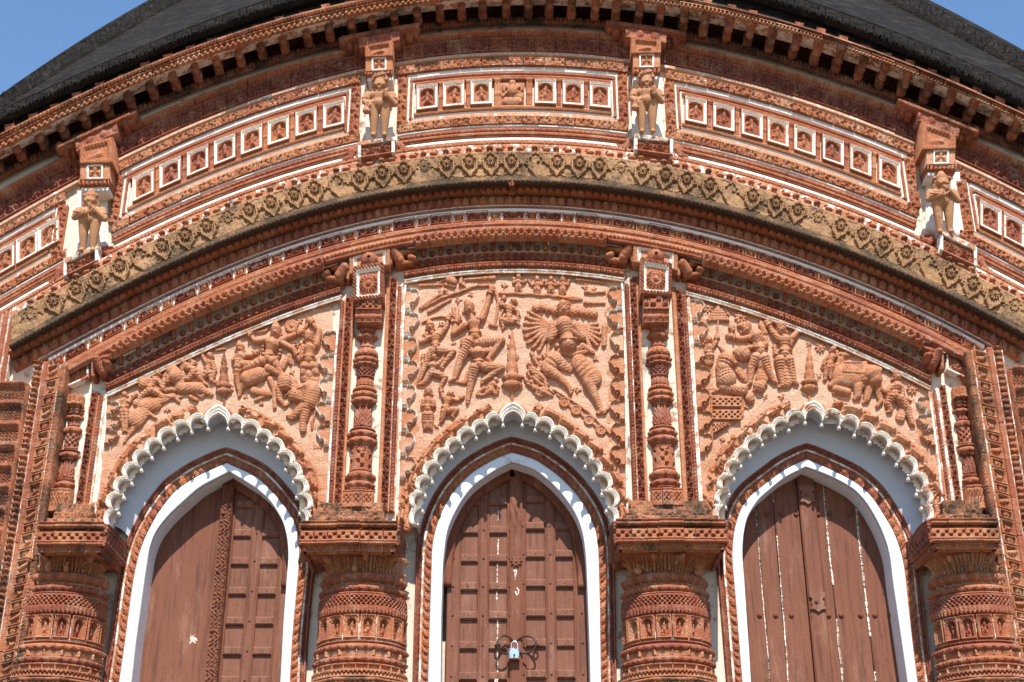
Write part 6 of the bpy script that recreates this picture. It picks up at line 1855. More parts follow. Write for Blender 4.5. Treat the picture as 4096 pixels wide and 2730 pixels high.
for x0, x1, y0, y1, c0 in [(106, 218, 434, 470, 0), (106, 218, 484, 520, 0), (108, 170, 534, 572, 1)]:
    vx, vy, s = VIEW['R']
    l, r = vx + x0 / s, vx + x1 / s
    xs = np.linspace(l, r, 40)
    yb = np.full(40, vy + y1 / s)
    if c0:
        yb = np.minimum(yb, vy + (y0 + (x1 - np.linspace(x0, x1, 40)) * .62 + 2) / s)
    lay('openwork_tile', np.stack([xs, yb], 1), np.stack([xs, np.full(40, vy + y0 / s)], 1), chequer(3.4, .16), par=pR, amp=.02, d0=.008, nt=16, tint=.66)
fg('R', pR, chain([(104, 428), (226, 430)], 6, 6, 1) + chain([(104, 476), (226, 478)], 5, 5, 1) + chain([(104, 526), (196, 526)], 5, 5, 1) + chain([(104, 428), (100, 580)], 5, 5, 1) + chain([(226, 430), (224, 500), (110, 584)], 5, 5, 1), None, 'relief_frame')
fg('R', pR, human(9, (576, 244), (572, 276), (560, 306), [((560, 270), (544, 290), (540, 312)), ((584, 270), (604, 262), (628, 266))], [((556, 318), (548, 340), (546, 360), (-6, 4)), ((570, 316), (566, 336), (566, 356), (6, 4))]), None)
fg('R', pR, human(8, (616, 268), (604, 288), (590, 312), [((600, 280), (588, 270), (590, 256)), ((612, 288), (618, 298), (606, 306))], [((588, 320), (580, 336), (574, 350), (-6, 4)), ((596, 318), (600, 330), (596, 342), (5, 4))]), None)
fg('R', pR, [(618, 346, 660, 350, 50, 44, .5), (724, 350, 732, 366, 40, 34, 1.1), (698, 344, 702, 366, 16, 20, 1.5), (740, 384, 762, 446, 17, 11, 1.), (762, 446, 748, 466, 10, 8, 1.3), (748, 466, 764, 456, 7, 5, 1.4), (688, 356, 696, 384, 24, 18, .9, .6), (600, 366, 566, 384, 26, 12, .9), (586, 400, 632, 412, 16, 16, 1.1), (632, 412, 580, 414, 14, 9, 1.),
             (672, 390, 672, 424, 20, 15, 1.), (672, 424, 660, 436, 14, 9, 1.1), (716, 396, 706, 440, 19, 14, 1.), (706, 440, 696, 450, 12, 8, 1.1), (736, 386, 786, 408, 5, 3, 1.6), (612, 304, 684, 308, 16, 16, .9), (612, 318, 684, 322, 16, 16, .95, 1.), (612, 334, 684, 336, 13, 13, 1., 1.), (716, 320, 756, 324, 17, 13, .95), (722, 342, 732, 342, 7, 7, 3.4),
             (598, 330, 574, 386, 6, 5, 1.3), (700, 300, 700, 330, 12, 14, .9)], 'elephant relief with a patterned saddle cloth', 'relief_elephant', tint=.72, extra=cloth('R', [(606, 300), (690, 300), (690, 346), (606, 344)], 9))
fg('R', pR, human(12.5, (824, 352), (822, 394), (814, 424), [((802, 392), (784, 412), (752, 398)), ((840, 394), (846, 420), (800, 424))], [((802, 432), (790, 456), (800, 482), (-12, 6)), ((836, 440), (866, 478), (882, 534), (8, 6))], hat=(826, 338), chestw=1.9) + [(850, 470, 838, 510, 14, 20, .6, .5), (846, 430, 880, 442, 8, 5)], 'relief mahout pulling at the elephant tusk', tint=.72)
for x, y, r, n in [(88, 80, 21, 8), (216, 118, 25, 9), (526, 236, 20, 8), (884, 398, 22, 8)]:
    fl('R', x, y, r, n, pR)

# sprigs and buds that fill the ground between the figures
rsp = np.random.default_rng(33)
for vw, par, (le, re), a, n in (('L', pL, PL[0], ARCH[0], 46), ('C', pC, PL[1], ARCH[1], 30), ('R', pR, PL[2], ARCH[2], 32)):
    arch_o = np.vstack([offs(smoothp(a['L'] + [a['A']] + a['R'], 120, 2), 118), [(a['R'][-1][0], 2400), (a['L'][0][0], 2400)]])
    placed, tries = [], 0
    while len(placed) < n and tries < 420:
        tries += 1
        x, y = rsp.uniform(le[0][0] + 80, re[0][0] - 90), rsp.uniform(1110, 1960)
        if y < H3(x) + 26 or inside(arch_o, np.array(x), np.array(y)) or x < np.interp(y, [p[1] for p in le], [p[0] for p in le]) + 84 or x > np.interp(y, [p[1] for p in re], [p[0] for p in re]) - 84:
            continue
        g = np.array([(x + r * math.cos(t_), y + r * math.sin(t_)) for r in (0, 13) for t_ in (0, 1.05, 2.1, 3.14, 4.2, 5.2)])
        if caps(g[:, 0], g[:, 1], USED[vw]).max() > 0 or any(math.hypot(x - p, y - q_) < 38 for p, q_ in placed):
            continue
        placed.append((x, y))
        th, r = rsp.uniform(0, 2 * pi), rsp.uniform(9, 15)
        Lc = [(x, y, x + r * math.cos(th + e), y + r * math.sin(th + e), 2.5, 4.2, 1.2) for e in (-.85, 0., .85)] + [(x, y, x - .8 * r * math.cos(th), y - .8 * r * math.sin(th), 2.6, 1.8, 1.1)]
        relief('relief_sprig', Lc, par, step=2.2, tint=.74)

# lotus-bud crests over the three archways
for (vw, par, x, yt, yb, w) in (('L', pL, 846, 360, 760, 54), ('C', pC, 466, 228, 524, 40), ('R', pR, 484, 220, 452, 33)):
    h = yb - yt
    prof = [(.0, .02), (.10, .12), (.16, .2), (.2, .3), (.27, .36), (.3, .30), (.34, .44), (.41, .48), (.44, .36), (.48, .5), (.55, .58), (.59, .42), (.61, .55), (.65, 1.0), (.69, .8), (.71, .6), (.73, .8), (.76, 1.02), (.80, .7), (.83, .35), (.86, .2), (1., .17)]
    vx, vy, s = VIEW[vw]
    px_ = vx + x / s
    th = np.linspace(-pi, 0, 25)
    P = []
    for k, r in prof:
        zc = U(px_, vy + (yt + k * h) / s, 0)
        rr = r * w / s * 1.75e-3
        fr = 1 + .10 * np.abs(np.sin(4.5 * th)) * (r > .3)
        P.append(np.stack([zc[0] + rr * fr * np.cos(th), rr * fr * np.sin(th) * .9 - .004, zc[2] + 0 * th], -1))
    o = ob('lotus_crest', mk_mesh('lotus_crest', np.array(P), grid_faces(len(prof), 25), TC, {'tint': .62 if vw != 'L' else .55, 'grime': .16 if vw != 'L' else .36, 'wash': .05}), par)

# scrolled clouds along the upright edges of the panels, and the walking beasts round each archway
rs = np.random.default_rng(21)
for pi_, ((le, re), pan) in enumerate(zip(PL, panels)):
    for e, s, y0, y1 in ((le, 1, 30, 1900), (re, -1, 30, 1860)):
        ys0 = e[0][1] + 34
        yl = [1790, 1930, 1830][pi_] if s > 0 else [1800, 1880, 1800][pi_]
        n = max(3, int((yl - ys0) / 86))
        for i in range(n):
            a, b = ys0 + (yl - ys0) * i / n, ys0 + (yl - ys0) * (i + 1) / n - 3
            ys = np.linspace(a, b, 32)
            xx = np.interp(ys, [p[1] for p in e], [p[0] for p in e]) + 10 * s
            w = 62 + 8 * (i % 2)
            lay('scroll_tile', np.stack([xx, ys], 1), np.stack([xx + s * w, ys], 1), scroll_cloud(.55 if i < 2 or (pi_ == 0 and s < 0) or (pi_ == 1 and s > 0) else .25), par=pan, amp=.03, d0=.0, nt=30, skirt=.004, tint=.74 + rs.uniform(-.12, .16), wash=.0)
for ai, (a, pan) in enumerate(zip(ARCH, panels)):
    base = smoothp(a['L'] + [a['A']], 60, 6), smoothp([a['A']] + a['R'], 60, 6)
    for si, hp in enumerate(base):
        p0 = offs(hp, 46 if ai < 2 else 54)
        p1 = offs(hp, 100 if ai < 2 else 108)
        n = 9
        if si == 0:
            k0, k1 = 0, 54
        else:
            k0, k1 = 5, 59
        for i in range(n):
            u0, u1 = k0 + (k1 - k0) * i / n - .1, k0 + (k1 - k0) * (i + 1) / n + .1
            uu = np.linspace(u0, u1, 26)
            f_ = lambda p: np.stack([np.interp(uu, np.arange(60), p[:, c]) for c in (0, 1)], 1)
            lay('beast_tile', f_(p0), f_(p1), beast_tile(int(rs.integers(0, 3)) if i < 3 or ai == 0 else 0, rs), par=pan, amp=.055, d0=.0 + .0004 * (i % 2), nt=26, skirt=.01, tint=.6 + (.1 if ai == 2 else 0) + rs.uniform(-.08, .14), wash=.0, grime=.03)
        # rim moulding outside the cusps
        lay('rim_moulding', offs(hp, 40), offs(hp, 47), blank(.6), par=pan, amp=.014, d0=.004, nt=3, tint=.6, wash=.2, grime=.15)
        # curled plant at the foot of the arch
        f0 = hp[0] if si == 0 else hp[-1]
        sx = -1 if si == 0 else 1
        Lc = chain([(f0[0] + sx * 46, f0[1] - 4), (f0[0] + sx * 62, f0[1] - 34), (f0[0] + sx * 50, f0[1] - 70), (f0[0] + sx * 66, f0[1] - 104)], 15, 7, 1.1, .3) + chain([(f0[0] + sx * 66, f0[1] - 104), (f0[0] + sx * 84, f0[1] - 96), (f0[0] + sx * 80, f0[1] - 78)], 7, 5, 1.1) + [(f0[0] + sx * 50, f0[1] + 2, f0[0] + sx * 52, f0[1] + 8, 18, 15, 1.)]
        relief('curled_plant', Lc, pan, d=.006, step=2.2, tint=.62)

# ------------------------------------------------------------------ the four statues under the eave
def blob(parts):
    """One closed surface grown round tapered limbs ((x, y, z), (x, y, z), r0, r1): overlapping shapes fused by a voxel remesh."""
    V_, F_ = [], []
    nb = 0
    for a, b, r0, r1 in parts:
        a, b = np.array(a, float), np.array(b, float)
        ax = b - a
        ln = np.linalg.norm(ax)
        ax = ax / ln if ln > 1e-6 else np.array([0, 0, 1.])
        t = np.cross(ax, [0, 1, 0] if abs(ax[1]) < .9 else [1, 0, 0])
        t /= np.linalg.norm(t)
        bt = np.cross(ax, t)
        rings = []
        for ph in np.linspace(-pi / 2 + .25, 0, 4):
            rings.append((a + ax * r0 * math.sin(ph), r0 * math.cos(ph)))
        for ph in np.linspace(0, pi / 2 - .25, 4):
            rings.append((b + ax * r1 * math.sin(ph), r1 * math.cos(ph)))
        m = 12
        for c, r in rings:
            for k in range(m):
                V_.append(c + r * (math.cos(2 * pi * k / m) * t + math.sin(2 * pi * k / m) * bt))
        for i in range(len(rings) - 1):
            for k in range(m):
                F_.append([nb + i * m + k, nb + i * m + (k + 1) % m, nb + (i + 1) * m + (k + 1) % m, nb + (i + 1) * m + k])
        F_.append([nb + k for k in range(m)][::-1])
        F_.append([nb + (len(rings) - 1) * m + k for k in range(m)])
        nb = len(V_)
    return V_, F_


def statue(px, y_foot, y_head, d, cap, item, label, lean=0., female=False):
    zf, zh = U(px, y_foot, d)[2], U(px, y_head, d)[2]
    base = U(px, y_foot, d)
    LEAN = .24
    H = (zh - zf) * .86
    r = empty('statue', tuple(base))
    r.rotation_euler = (LEAN, 0, 0)
    tag(r, label, 'statue', 'statues in the niches under the eave')
    S = lambda *p: [(tuple(np.array(a) * H), tuple(np.array(b) * H), r0 * H, r1 * H) for a, b, r0, r1 in p]
    hz = .835
    parts = S(((0, -.05, hz - .01), (0, -.05, hz + .02), .098, .10), ((0, -.02, .70), (0, -.03, .78), .06, .058),
              ((-.085, -.03, .665), (.085, -.03, .665), .072, .072), ((0, -.035, .655), (0, -.04, .58), .112, .10), ((0, -.04, .58), (0, -.045, .53), .10, .115), ((-.075, -.03, .52), (.075, -.03, .52), .088, .088))
    for s in (-1, 1):
        parts += S(((s * .085, -.03, .49), (s * .082, -.04, .28), .092, .07), ((s * .082, -.04, .28), (s * .078, -.035, .06), .07, .048), ((s * .078, -.03, .03), (s * .09, -.12, .018), .04, .03),
                   ((s * .10, -.04, hz + .0), (s * .105, -.035, hz - .035), .028, .024), ((s * .036, -.138, hz + .01), (s * .042, -.134, hz + .01), .017, .016), ((s * .05, -.125, hz - .03), (s * .05, -.125, hz - .035), .034, .034))
        if female:
            parts += S(((s * .06, -.12, .635), (s * .06, -.13, .628), .054, .05))
    parts += S(((0, -.148, hz - .005), (0, -.158, hz - .03), .014, .021), ((-.026, -.14, hz - .06), (.026, -.14, hz - .06), .013, .013), ((0, -.132, hz - .085), (0, -.132, hz - .09), .03, .03))
    arms = {'bell': ([(-.18, -.02, .665), (-.215, -.06, .555), (-.17, -.13, .49)], [(.18, -.02, .665), (.225, -.05, .52), (.105, -.15, .63)]),
            'chest': ([(-.18, -.02, .665), (-.225, -.06, .55), (-.06, -.16, .585)], [(.18, -.02, .665), (.23, -.06, .53), (.07, -.15, .675)])}[item if item in ('bell', 'chest') else 'bell']
    for ar in arms:
        parts += S((ar[0], ar[1], .064, .055), (ar[1], ar[2], .053, .04))
        h = np.array(ar[2])
        dv = h - np.array(ar[1])
        dv /= np.linalg.norm(dv)
        parts += S((tuple(h), tuple(h + dv * .035), .04, .038))
        for k in (-1.5, -.5, .5, 1.5):
            side = np.array([.35, 0, 1.]) * .018 * k
            b0 = h + dv * .04 + side
            b1 = b0 + dv * (.032 - .004 * abs(k)) + np.array([0, -.014, -.004])
            parts += S((tuple(b0), tuple(b1), .011, .010), (tuple(b1), tuple(b1 + np.array([.006, .016, -.014])), .010, .009))
        parts += S((tuple(h + np.array([0, -.024, .026])), tuple(h + dv * .034 + np.array([0, -.04, .032])), .013, .011))
    v, f = blob(parts)
    me = mk_mesh('body', np.array(v), f, TC, None)
    o = link(bpy.data.objects.new('body', me))
    o.parent = r
    rm = o.modifiers.new('fuse', 'REMESH')
    rm.mode, rm.voxel_size, rm.use_smooth_shade = 'VOXEL', .0052, True
    sm = o.modifiers.new('soften', 'SMOOTH')
    sm.factor, sm.iterations = .5, 3
    o.data.materials.clear()
    o.data.materials.append(STATUE)

    def piece(nm, parts, grime=.05, tint=.62):
        v, f = blob(S(*parts))
        q_ = link(bpy.data.objects.new(nm, mk_mesh(nm, np.array(v), f, TC, {'tint': tint, 'grime': grime, 'wash': 0., 'tv': 0.})))
        q_.parent = r
        return q_
    if cap == 'turban':
        piece('turban', [((-.035, -.04, hz + .075), (.035, -.04, hz + .075), .092, .092), ((0, -.04, hz + .11), (.03, -.05, hz + .16), .075, .035), ((-.10, -.09, hz + .055), (.10, -.09, hz + .055), .028, .028), ((-.08, -.125, hz + .085), (.07, -.125, hz + .13), .02, .02), ((-.06, -.13, hz + .11), (.05, -.12, hz + .15), .018, .016)], tint=.7)
    elif cap == 'cone':
        piece('cap', [((0, -.04, hz + .065), (0, -.03, hz + .16), .112, .03), ((-.095, -.07, hz + .06), (.095, -.07, hz + .06), .03, .03)], tint=.7)
    else:
        piece('crown', [((0, -.04, hz + .07), (0, -.035, hz + .12), .108, .06), ((0, -.035, hz + .12), (0, -.03, hz + .17), .035, .012), ((-.12, -.06, hz + .06), (.12, -.06, hz + .06), .024, .024), ((.12, -.05, hz + .06), (.18, -.05, hz + .05), .024, .012)], tint=.7)
        piece('moustache', [((0, -.158, hz - .045), (-.06, -.15, hz - .055), .012, .008), ((0, -.158, hz - .045), (.06, -.15, hz - .055), .012, .008)], tint=.4)
    piece('belt', [((-.11, -.10, .525), (0, -.145, .51), .014, .014), ((0, -.145, .51), (.11, -.10, .525), .014, .014), ((0, -.14, .505), (0, -.13, .45), .02, .012)], tint=.6)
    piece('necklace', [((-.085, -.08, .73), (0, -.135, .705), .012, .014), ((0, -.135, .705), (.085, -.08, .73), .014, .012)], tint=.6)
    for s in (-1, 1):
        piece('armlet', [((s * .245, -.07, .60), (s * .19, -.10, .60), .022, .02)], tint=.6)
        piece('earring', [((s * .115, -.035, hz - .06), (s * .115, -.035, hz - .105), .024, .016)], tint=.6)
    if item == 'bell':
        piece('bell', [((-.175, -.14, .46), (-.18, -.14, .40), .034, .054), ((-.18, -.14, .39), (-.18, -.14, .385), .06, .064)], tint=.72)
        piece('club', [((.11, -.17, .70), (.10, -.16, .60), .026, .04)], tint=.72)
    else:
        piece('dagger', [((-.22, -.15, .62), (-.03, -.175, .59), .016, .024), ((.08, -.165, .66), (.03, -.165, .60), .024, .014)], tint=.72)
    return r


def statue_mat():
    m, t, b = nodes('buff_clay', .9, .15)
    P = pos(t)
    n1, n2, n3 = noise(t, 6, 5, .6, P), noise(t, 30., 5, .65, P), noise(t, 120., 3, .6, P)
    col = mixc(t, n1, (.40, .185, .09), (.52, .285, .15))
    col = mixc(t, math_n(t, 'MULTIPLY', sstep(t, n2, .6, .75), .6), col, (.28, .13, .07))
    col = mixc(t, math_n(t, 'MULTIPLY', sstep(t, noise(t, 9, 5, .7, P), .62, .72), .7), col, (.62, .44, .31))
    L(t, col, b.inputs['Base Color'])
    bump(t, b, math_n(t, 'MULTIPLY_ADD', n3, .4, n2), .008, .5)
    return m


STATUE = statue_mat()
statue(354, 1012, 752, .10, 'cone', 'chest', 'buff clay statue in a tall rounded cap, lowest of the four at left', female=True)
statue(1517, 554, 296, .10, 'turban', 'bell', 'buff clay statue in a turban with a bell, left of the middle bay')
statue(2588, 540, 286, .10, 'turban', 'bell', 'buff clay statue in a turban with a bell, right of the middle bay')
statue(3776, 938, 682, .10, 'crown', 'chest', 'buff clay statue in a crown with thin moustache, farthest towards the right')

# ------------------------------------------------------------------ the three doors
DZ = DOOR


def XD(px, py, d=DZ):
    return float(U(px, py, d)[0])


def ZD(py, d=DZ):
    return float(U(2048, py, d)[2])


YD = -DZ                       # world y of the faces of the door boards
ZB, ZT = 2.3, 5.4
# middle door: two leaves with crossing rails
KNOB = mk_mesh('stud', *(lambda n: (np.array([[.016 * math.cos(a) * math.cos(b), -.012 * math.sin(b), .016 * math.sin(a) * math.cos(b)] for b in np.linspace(0, 1.5, 5) for a in np.linspace(0, 2 * pi, n + 1)[:-1]]),
                                    np.array([[i * n + j, i * n + (j + 1) % n, (i + 1) * n + (j + 1) % n, (i + 1) * n + j] for i in range(4) for j in range(n)])))(12), WOOD)


def stud(par, x, z, y, sc=1.):
    o = bpy.data.objects.new('stud', KNOB)
    o.location = (x, y, z)
    o.scale = (sc, sc, sc)
    return link(o, par)


def rail(par, x0, x1, zc, h, y, dep=.05, tilt=.0):
    b = .011
    return box('rail', x0, x1, y - dep, y, zc - h / 2, zc + h / 2, WOOD, par, b, {'wash': .06})


def panelled(par, cols, stiles, rails, y):
    """cols: (x0, x1) of the sunk boards; stiles: (x0, x1); rails: heights of the cross bars."""
    for x0, x1 in cols:
        zs = [ZB] + sorted(rails) + [ZT]
        for a, b in zip(zs[:-1], zs[1:]):
            box('board', x0 - .01, x1 + .01, y - .006 - random.uniform(0, .004), y + .02, a + .002, b - .002, WOOD, par, 0, {'wash': .05})
        for z in rails:
            rail(par, x0 + .006, x1 - .006, z, .060, y, .034)
            stud(par, (x0 + x1) / 2, z, y - .03, .55)
        for sx in (x0, x1):
            box('bead', sx - .008 if sx == x0 else sx - .012, sx + .012 if sx == x0 else sx + .008, y - .022, y, ZB, ZT, WOOD, par, .006, {'wash': .02})
    for x0, x1 in stiles:
        box('stile', x0, x1, y - .026, y, ZB, ZT, WOOD, par, .007, {'wash': .04})
        for z in rails:
            stud(par, (x0 + x1) / 2, z, y - .026, .6)


def carved_post(par, xa, xb, y, hf, **kw):
    Z = np.arange(ZB, ZT, .0052)
    T = np.linspace(0, 1, 19)
    PP = np.stack(np.broadcast_arrays((xa + (xb - xa) * T)[None], np.full((1, 1), y - .05), Z[:, None]), -1).astype(float)
    aa, tt = np.meshgrid((Z - ZB) / (xb - xa), T, indexing='ij')
    h = hf(aa, tt)
    nn = np.zeros(PP.shape)
    nn[..., 1] = -1
    return surf('carved_post', PP, h * .03, WOOD, par, skirt=.06, attrs={'wash': 0 * h + .02}, nrm=nn)


# left door
dl = tag(empty('door', (XD(905, 2500), YD, ZB)), 'brown wooden door with one plain leaf and one panelled leaf, under the left archway', 'door', 'doors under the archways')
pa, pb = XD(868, 2350), XD(904, 2327) + .012
box('plain_board', XD(560, 2400) - .12, pa, YD - .012, YD + .03, ZB, ZT, WOOD, dl, .004, {'wash': .03})
carved_post(dl, pa - .012, pb, YD, lambda a, t: np.where(t > .84, beads(5.)(a, (t - .84) / .16), np.where(t < .1, .6, .35 + .6 * np.abs(np.sin(9 * a + 2.2 * np.sin(12 * t))) * np.abs(np.cos(8 * t + 3 * np.sin(4 * a))))))
c1, s1, c2, s2 = (XD(906, 2327) + .015, XD(997, 2327)), (XD(997, 2327), XD(1031, 2327)), (XD(1031, 2327), XD(1114, 2327)), (XD(1114, 2327), XD(1200, 2327))
panelled(dl, [c1, c2], [s1, s2], [ZD(v, DZ + .03) for v in (2133, 2245, 2364, 2484, 2604, 2722, 2842)] + [ZD(2020, DZ)], YD)
for z in np.arange(ZD(2780), ZT - .4, .42):
    stud(dl, pa + .01, z, YD - .075, .8)
# flaked patch of lime on the plain leaf
rl = np.random.default_rng(4)
cxp, czp = XD(774, 2560), ZD(2560)
LF = [(rl.normal(0, 6), rl.normal(0, 7), rl.normal(0, 6), rl.normal(0, 7), rl.uniform(1.2, 3.2), rl.uniform(1., 3.), .18) for _ in range(16)]
o = bpy.data.objects.new('paint_patch', local_relief('paint_patch', LF, .8, LIME, unit=.0019, back=.0004))
o.location = (cxp, YD - .0125, czp)
link(o, dl)

# middle door
dm = tag(empty('door', (XD(2060, 2500), YD, ZB)), 'brown panelled double door with a carved middle post and a padlock, under the middle archway', 'door', 'doors under the archways')
mid = XD(2061, 2400)
ca, cb = XD(2040, 2300), XD(2090, 2300)


def post(a, t):
    z = a * (cb - ca) + ZB
    ros = np.clip(rosettes(99., 9, .5, False)(.001 + (z - ZD(2258)) / (cb - ca), t), 0, 1) * (np.abs(z - ZD(2258)) < .06)
    top = np.clip(1 - np.abs(z - ZD(2058)) / .12, 0, 1)
    return np.clip(.32 * np.where(np.minimum(t, 1 - t) < .12, .4, 1.) + ros * .7 + top * .45 * np.abs(np.sin(6 * t + 20 * z)), 0, 1.2)


carved_post(dm, ca, cb, YD, post)
lc = [(XD(1838, 2300), XD(1917, 2300)), (XD(1951, 2300), XD(2034, 2300))]
ls = [(XD(1917, 2300), XD(1951, 2300)), (XD(1790, 2300), XD(1838, 2300)), (XD(2034, 2300), XD(2046, 2300))]
panelled(dm, lc, ls, [ZD(v, DZ + .03) for v in (2120, 2234, 2346, 2462, 2582, 2705, 2830)] + [ZD(2010)], YD)
rc = [(XD(2098, 2300), XD(2186, 2300)), (XD(2217, 2300), XD(2298, 2300))]
rs_ = [(XD(2186, 2300), XD(2217, 2300)), (XD(2298, 2300), XD(2350, 2300)), (XD(2086, 2300), XD(2098, 2300))]
panelled(dm, rc, rs_, [ZD(v, DZ + .03) for v in (2104, 2216, 2333, 2452, 2572, 2697, 2822)] + [ZD(2000)], YD)
# curved top rails of the panelled leaves, following the arch
for a, dr, half in ((ARCH[0], dl, 1), (ARCH[1], dm, 0), (ARCH[1], dm, 1)):
    p = halves(a, 'i', 60)
    k0 = np.argmin(p[:, 1])
    p = p[:k0 + 1] if half == 0 else p[k0:]
    w = U(p[:, 0], p[:, 1], BP)
    w = w[w[:, 2] > 4.05]
    w[:, 1] = YD - .055
    q0 = V(w)
    sg = 1 if half == 0 else 1
    q1 = offs(q0, -34)
    q2 = offs(q0, 8)
    o, _ = lay('curved_rail', q1, q2, blank(1.), par=dr, amp=.006, d0=-YD + .052, nt=3, mat=WOOD, skirt=.06)
# long flaked paint lines on the middle door: cracks between boards
for px_, py0, py1, sc in ((1992, 2040, 2700, 1.),):
    ys = np.linspace(py0, py1, 160)
    p = vline(px_, 2400, DZ, ys)
    jit = np.cumsum(np.random.default_rng(9).normal(0, .5, 160))
    p[:, 0] += (jit - np.linspace(0, jit[-1], 160)) * .8
    w = np.abs(np.random.default_rng(10).normal(2.2, 1.4, 160)) * (np.sin(ys * .02) > -.75)
    lay('paint_crack', p - np.stack([w, 0 * w], 1), p + np.stack([w, 0 * w], 1), blank(1.), par=dm, amp=.0008, d0=DZ + .0118, nt=2, mat=LIME, skirt=.001)
for cx_, cy_, n in ((1985, 2712, 12), (2060, 2296, 7), (2066, 2370, 4)):
    LF = [(rl.normal(0, 5), rl.normal(0, 8), rl.normal(0, 4), rl.normal(0, 9), rl.uniform(1., 2.8), rl.uniform(.8, 2.), .16) for _ in range(n)]
    o = bpy.data.objects.new('paint_patch', local_relief('paint_patch', LF, .8, LIME, unit=.0019, back=.0004))
    o.location = (XD(cx_, cy_), YD - (.0615 if cx_ > 2040 else .0325), ZD(cy_, DZ + .05))
    link(o, dm)

# right door: planks with flaked joints, a middle strip with two hasps, rows of studs
dr_ = tag(empty('door', (XD(3230, 2500), YD, ZB)), 'brown plank door with pale flaked cracks and two iron hasps, under the right archway', 'door', 'doors under the archways')
seams = [2960, 3044, 3113, 3204]
JX = [XD(v, 2327) for v in (2935, 3047, 3117, 3220, 3290, 3328, 3455, 3640)]
for i in range(len(JX) - 1):
    mids = i == 3
    box('plank', JX[i] + .002, JX[i + 1] - .002, YD - (.046 if mids else .012) - random.uniform(0, .004), YD + .03, ZB, ZT, WOOD, dr_, .010 if mids else .003, {'wash': .03})
rc_ = np.random.default_rng(12)
for jx, wdt in ((JX[1], 2.4), (JX[2], 3.4), (JX[5], 4.4), (JX[6], 5.)):
    zz = np.linspace(ZB + .3, 4.95, 300)
    jit = np.cumsum(rc_.normal(0, .00055, 300))
    jit -= np.linspace(jit[0], jit[-1], 300)
    w = (np.abs(rc_.normal(wdt, wdt * .55, 300)) * .0009 + .0006) * (np.sin(zz * 3.1 + jx * 5) > -.93)
    PP = np.stack([np.stack([jx + jit - w, 0 * zz + YD - .0175, zz], 1), np.stack([jx + jit + w, 0 * zz + YD - .0175, zz], 1)], 1)
    surf('flaked_joint', PP, np.zeros(PP.shape[:2]), LIME, dr_, skirt=.002, smooth=False)
    zk = zz[::1]
    w2 = np.abs(rc_.normal(.0012, .0011, 300)) * (np.sin(zz * 5.3 + jx * 9) > -.2)
    PP = np.stack([np.stack([jx + jit * 1.1 - w2 + .001, 0 * zz + YD - .0195, zz], 1), np.stack([jx + jit * 1.1 + w2 + .001, 0 * zz + YD - .0195, zz], 1)], 1)
    surf('open_crack', PP, np.zeros(PP.shape[:2]), DARK, dr_, skirt=.001, smooth=False)
for row, xs in ((2060, (2985, 3065, 3120, 3183, 3272, 3316, 3392)), (2464, (2960, 3037, 3101, 3164, 3223 + 12, 3313, 3363, 3440, 3497, 3556))):
    for px_ in xs:
        if abs(XD(px_, row) - (JX[3] + JX[4]) / 2) < .06:
            continue
        stud(dr_, XD(px_, row), ZD(row), YD - .016, 1.15)
for cx_, y0, y1 in ((3213, 1966, 2012), (3263, 2378, 2458)):
    xm = (JX[3] + JX[4]) / 2
    z1, z0 = ZD(y0), ZD(y1)
    if cx_ == 3213:
        z1, z0 = ZD(1955), ZD(2030)
    hs = empty('hasp', (0, 0, 0), dr_)
    w = .054
    pts = [(-w, 0), (w, 0), (w, .24), (.62 * w, .34), (.8 * w, .5), (.75 * w, .7), (w, .78), (w, .84), (.45 * w, .86), (.0, 1.), (-.45 * w, .86), (-w, .84), (-w, .78), (-.75 * w, .7), (-.8 * w, .5), (-.62 * w, .34), (-w, .24)]
    n = len(pts)
    fr = [(xm + a, YD - .066, z1 - (z1 - z0) * b) for a, b in pts]
    bk = [(xm + a, YD - .046, z1 - (z1 - z0) * b) for a, b in pts]
    ob('plate', mk_mesh('plate', fr + bk, [list(range(n))[::1]] + [[i, i + n, (i + 1) % n + n, (i + 1) % n] for i in range(n)], WOOD, {'wash': .06}, smooth=False), hs)
    stud(hs, xm - .01, z1 - (z1 - z0) * .5, YD - .066, .95)

# chain rings and padlock of the middle door
def tube(pts, r, n=8, closed=False):
    pts = np.asarray(pts, float)
    m = len(pts)
    t = np.gradient(pts, axis=0) if not closed else np.roll(pts, -1, 0) - np.roll(pts, 1, 0)
    t /= np.linalg.norm(t, axis=1, keepdims=True)
    a = np.cross(t, [0.13, .9, .3])
    a /= np.linalg.norm(a, axis=1, keepdims=True)
    b = np.cross(t, a)
    th = np.linspace(0, 2 * pi, n, endpoint=False)
    P = pts[:, None] + r * (np.cos(th)[None, :, None] * a[:, None] + np.sin(th)[None, :, None] * b[:, None])
    v = P.reshape(-1, 3)
    f = [[i * n + j, i * n + (j + 1) % n, ((i + 1) % m) * n + (j + 1) % n, ((i + 1) % m) * n + j] for i in range(m if closed else m - 1) for j in range(n)]
    return v, np.array(f)


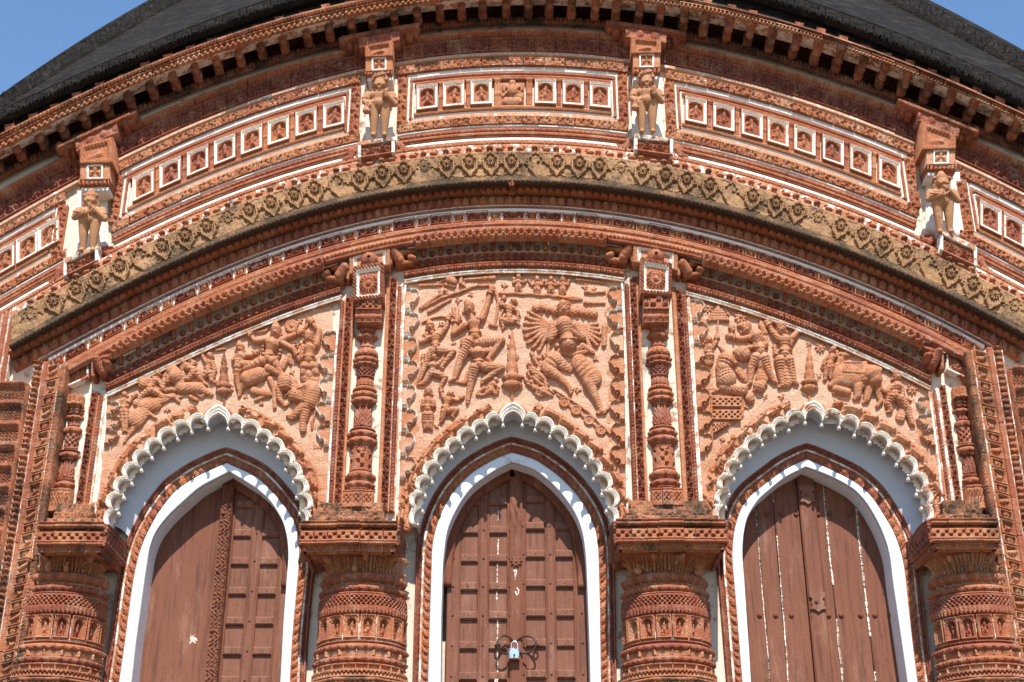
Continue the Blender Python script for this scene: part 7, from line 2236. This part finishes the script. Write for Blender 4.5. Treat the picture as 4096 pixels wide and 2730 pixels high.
kx, kz, ky = XD(2058, 2600, DZ + .1), ZD(2610, DZ + .1), YD - .10
pl = tag(empty('padlock', (kx, ky, kz)), 'small square steel padlock hanging from iron rings on the middle door', 'padlock')
b = .034
box('body', kx - .040, kx + .036, ky - .018, ky + .018, kz - .048, kz + .026, STEEL, pl, .007)
s_ = [(kx - .022, ky, kz + .02)] + [(kx - .022 * math.cos(a), ky, kz + .048 + .024 * math.sin(a)) for a in np.linspace(0, pi, 11)] + [(kx + .022, ky, kz + .02)]
ob('shackle', mk_mesh('shackle', *tube(s_, .0065), STEEL), pl)
kh = ob('keyhole', mk_mesh('keyhole', *(lambda p: ([(kx - .002 + a, ky - .0192, kz - .022 + c) for a, c in p] + [(kx - .002 + a, ky - .017, kz - .022 + c) for a, c in p], [list(range(len(p)))] + [[i, (i + 1) % len(p), (i + 1) % len(p) + len(p), i + len(p)] for i in range(len(p))]))(
    [(.007 * math.cos(t_), .007 * math.sin(t_)) for t_ in np.linspace(-.9, pi + .9, 12)] + [(-.004, -.02), (.004, -.02)]), DARK, smooth=False), pl)
for dx, dz in ((-.03, -.03), (.026, -.032), (-.03, .012), (.026, .012)):
    o = bpy.data.objects.new('rivet', KNOB)
    o.location, o.scale = (kx + dx, ky - .017, kz + dz), (.26, .3, .26)
    link(o, pl)
for s, nm in ((-1, 'iron ring hooked into the left leaf of the middle door, holding the padlock'), (1, 'iron ring hooked into the right leaf of the middle door, holding the padlock')):
    rg = tag(empty('door_ring', (kx + s * .05, ky + .02, kz + .06)), nm, 'ring', 'iron rings that hold the padlock')
    cx_, cz_ = kx + s * (.062 if s < 0 else .078), kz + .055
    rr = (.055, .062) if s < 0 else (.07, .058)
    p = [(cx_ + rr[0] * math.cos(a), ky + .018 + .03 * math.cos(a) * -s, cz_ + rr[1] * math.sin(a)) for a in np.linspace(0, 2 * pi, 36, endpoint=False)]
    ob('ring', mk_mesh('ring', *tube(p, .007, 8, True), IRON), rg)
    ex_ = cx_ + s * rr[0]
    p = [(ex_ + .016 * math.cos(a) * s, YD - .055 + .02 * math.sin(a) * -1, cz_ + .0) for a in np.linspace(0, 2 * pi, 20, endpoint=False)]
    ob('staple', mk_mesh('staple', *tube(p, .006, 8, True), IRON), rg)
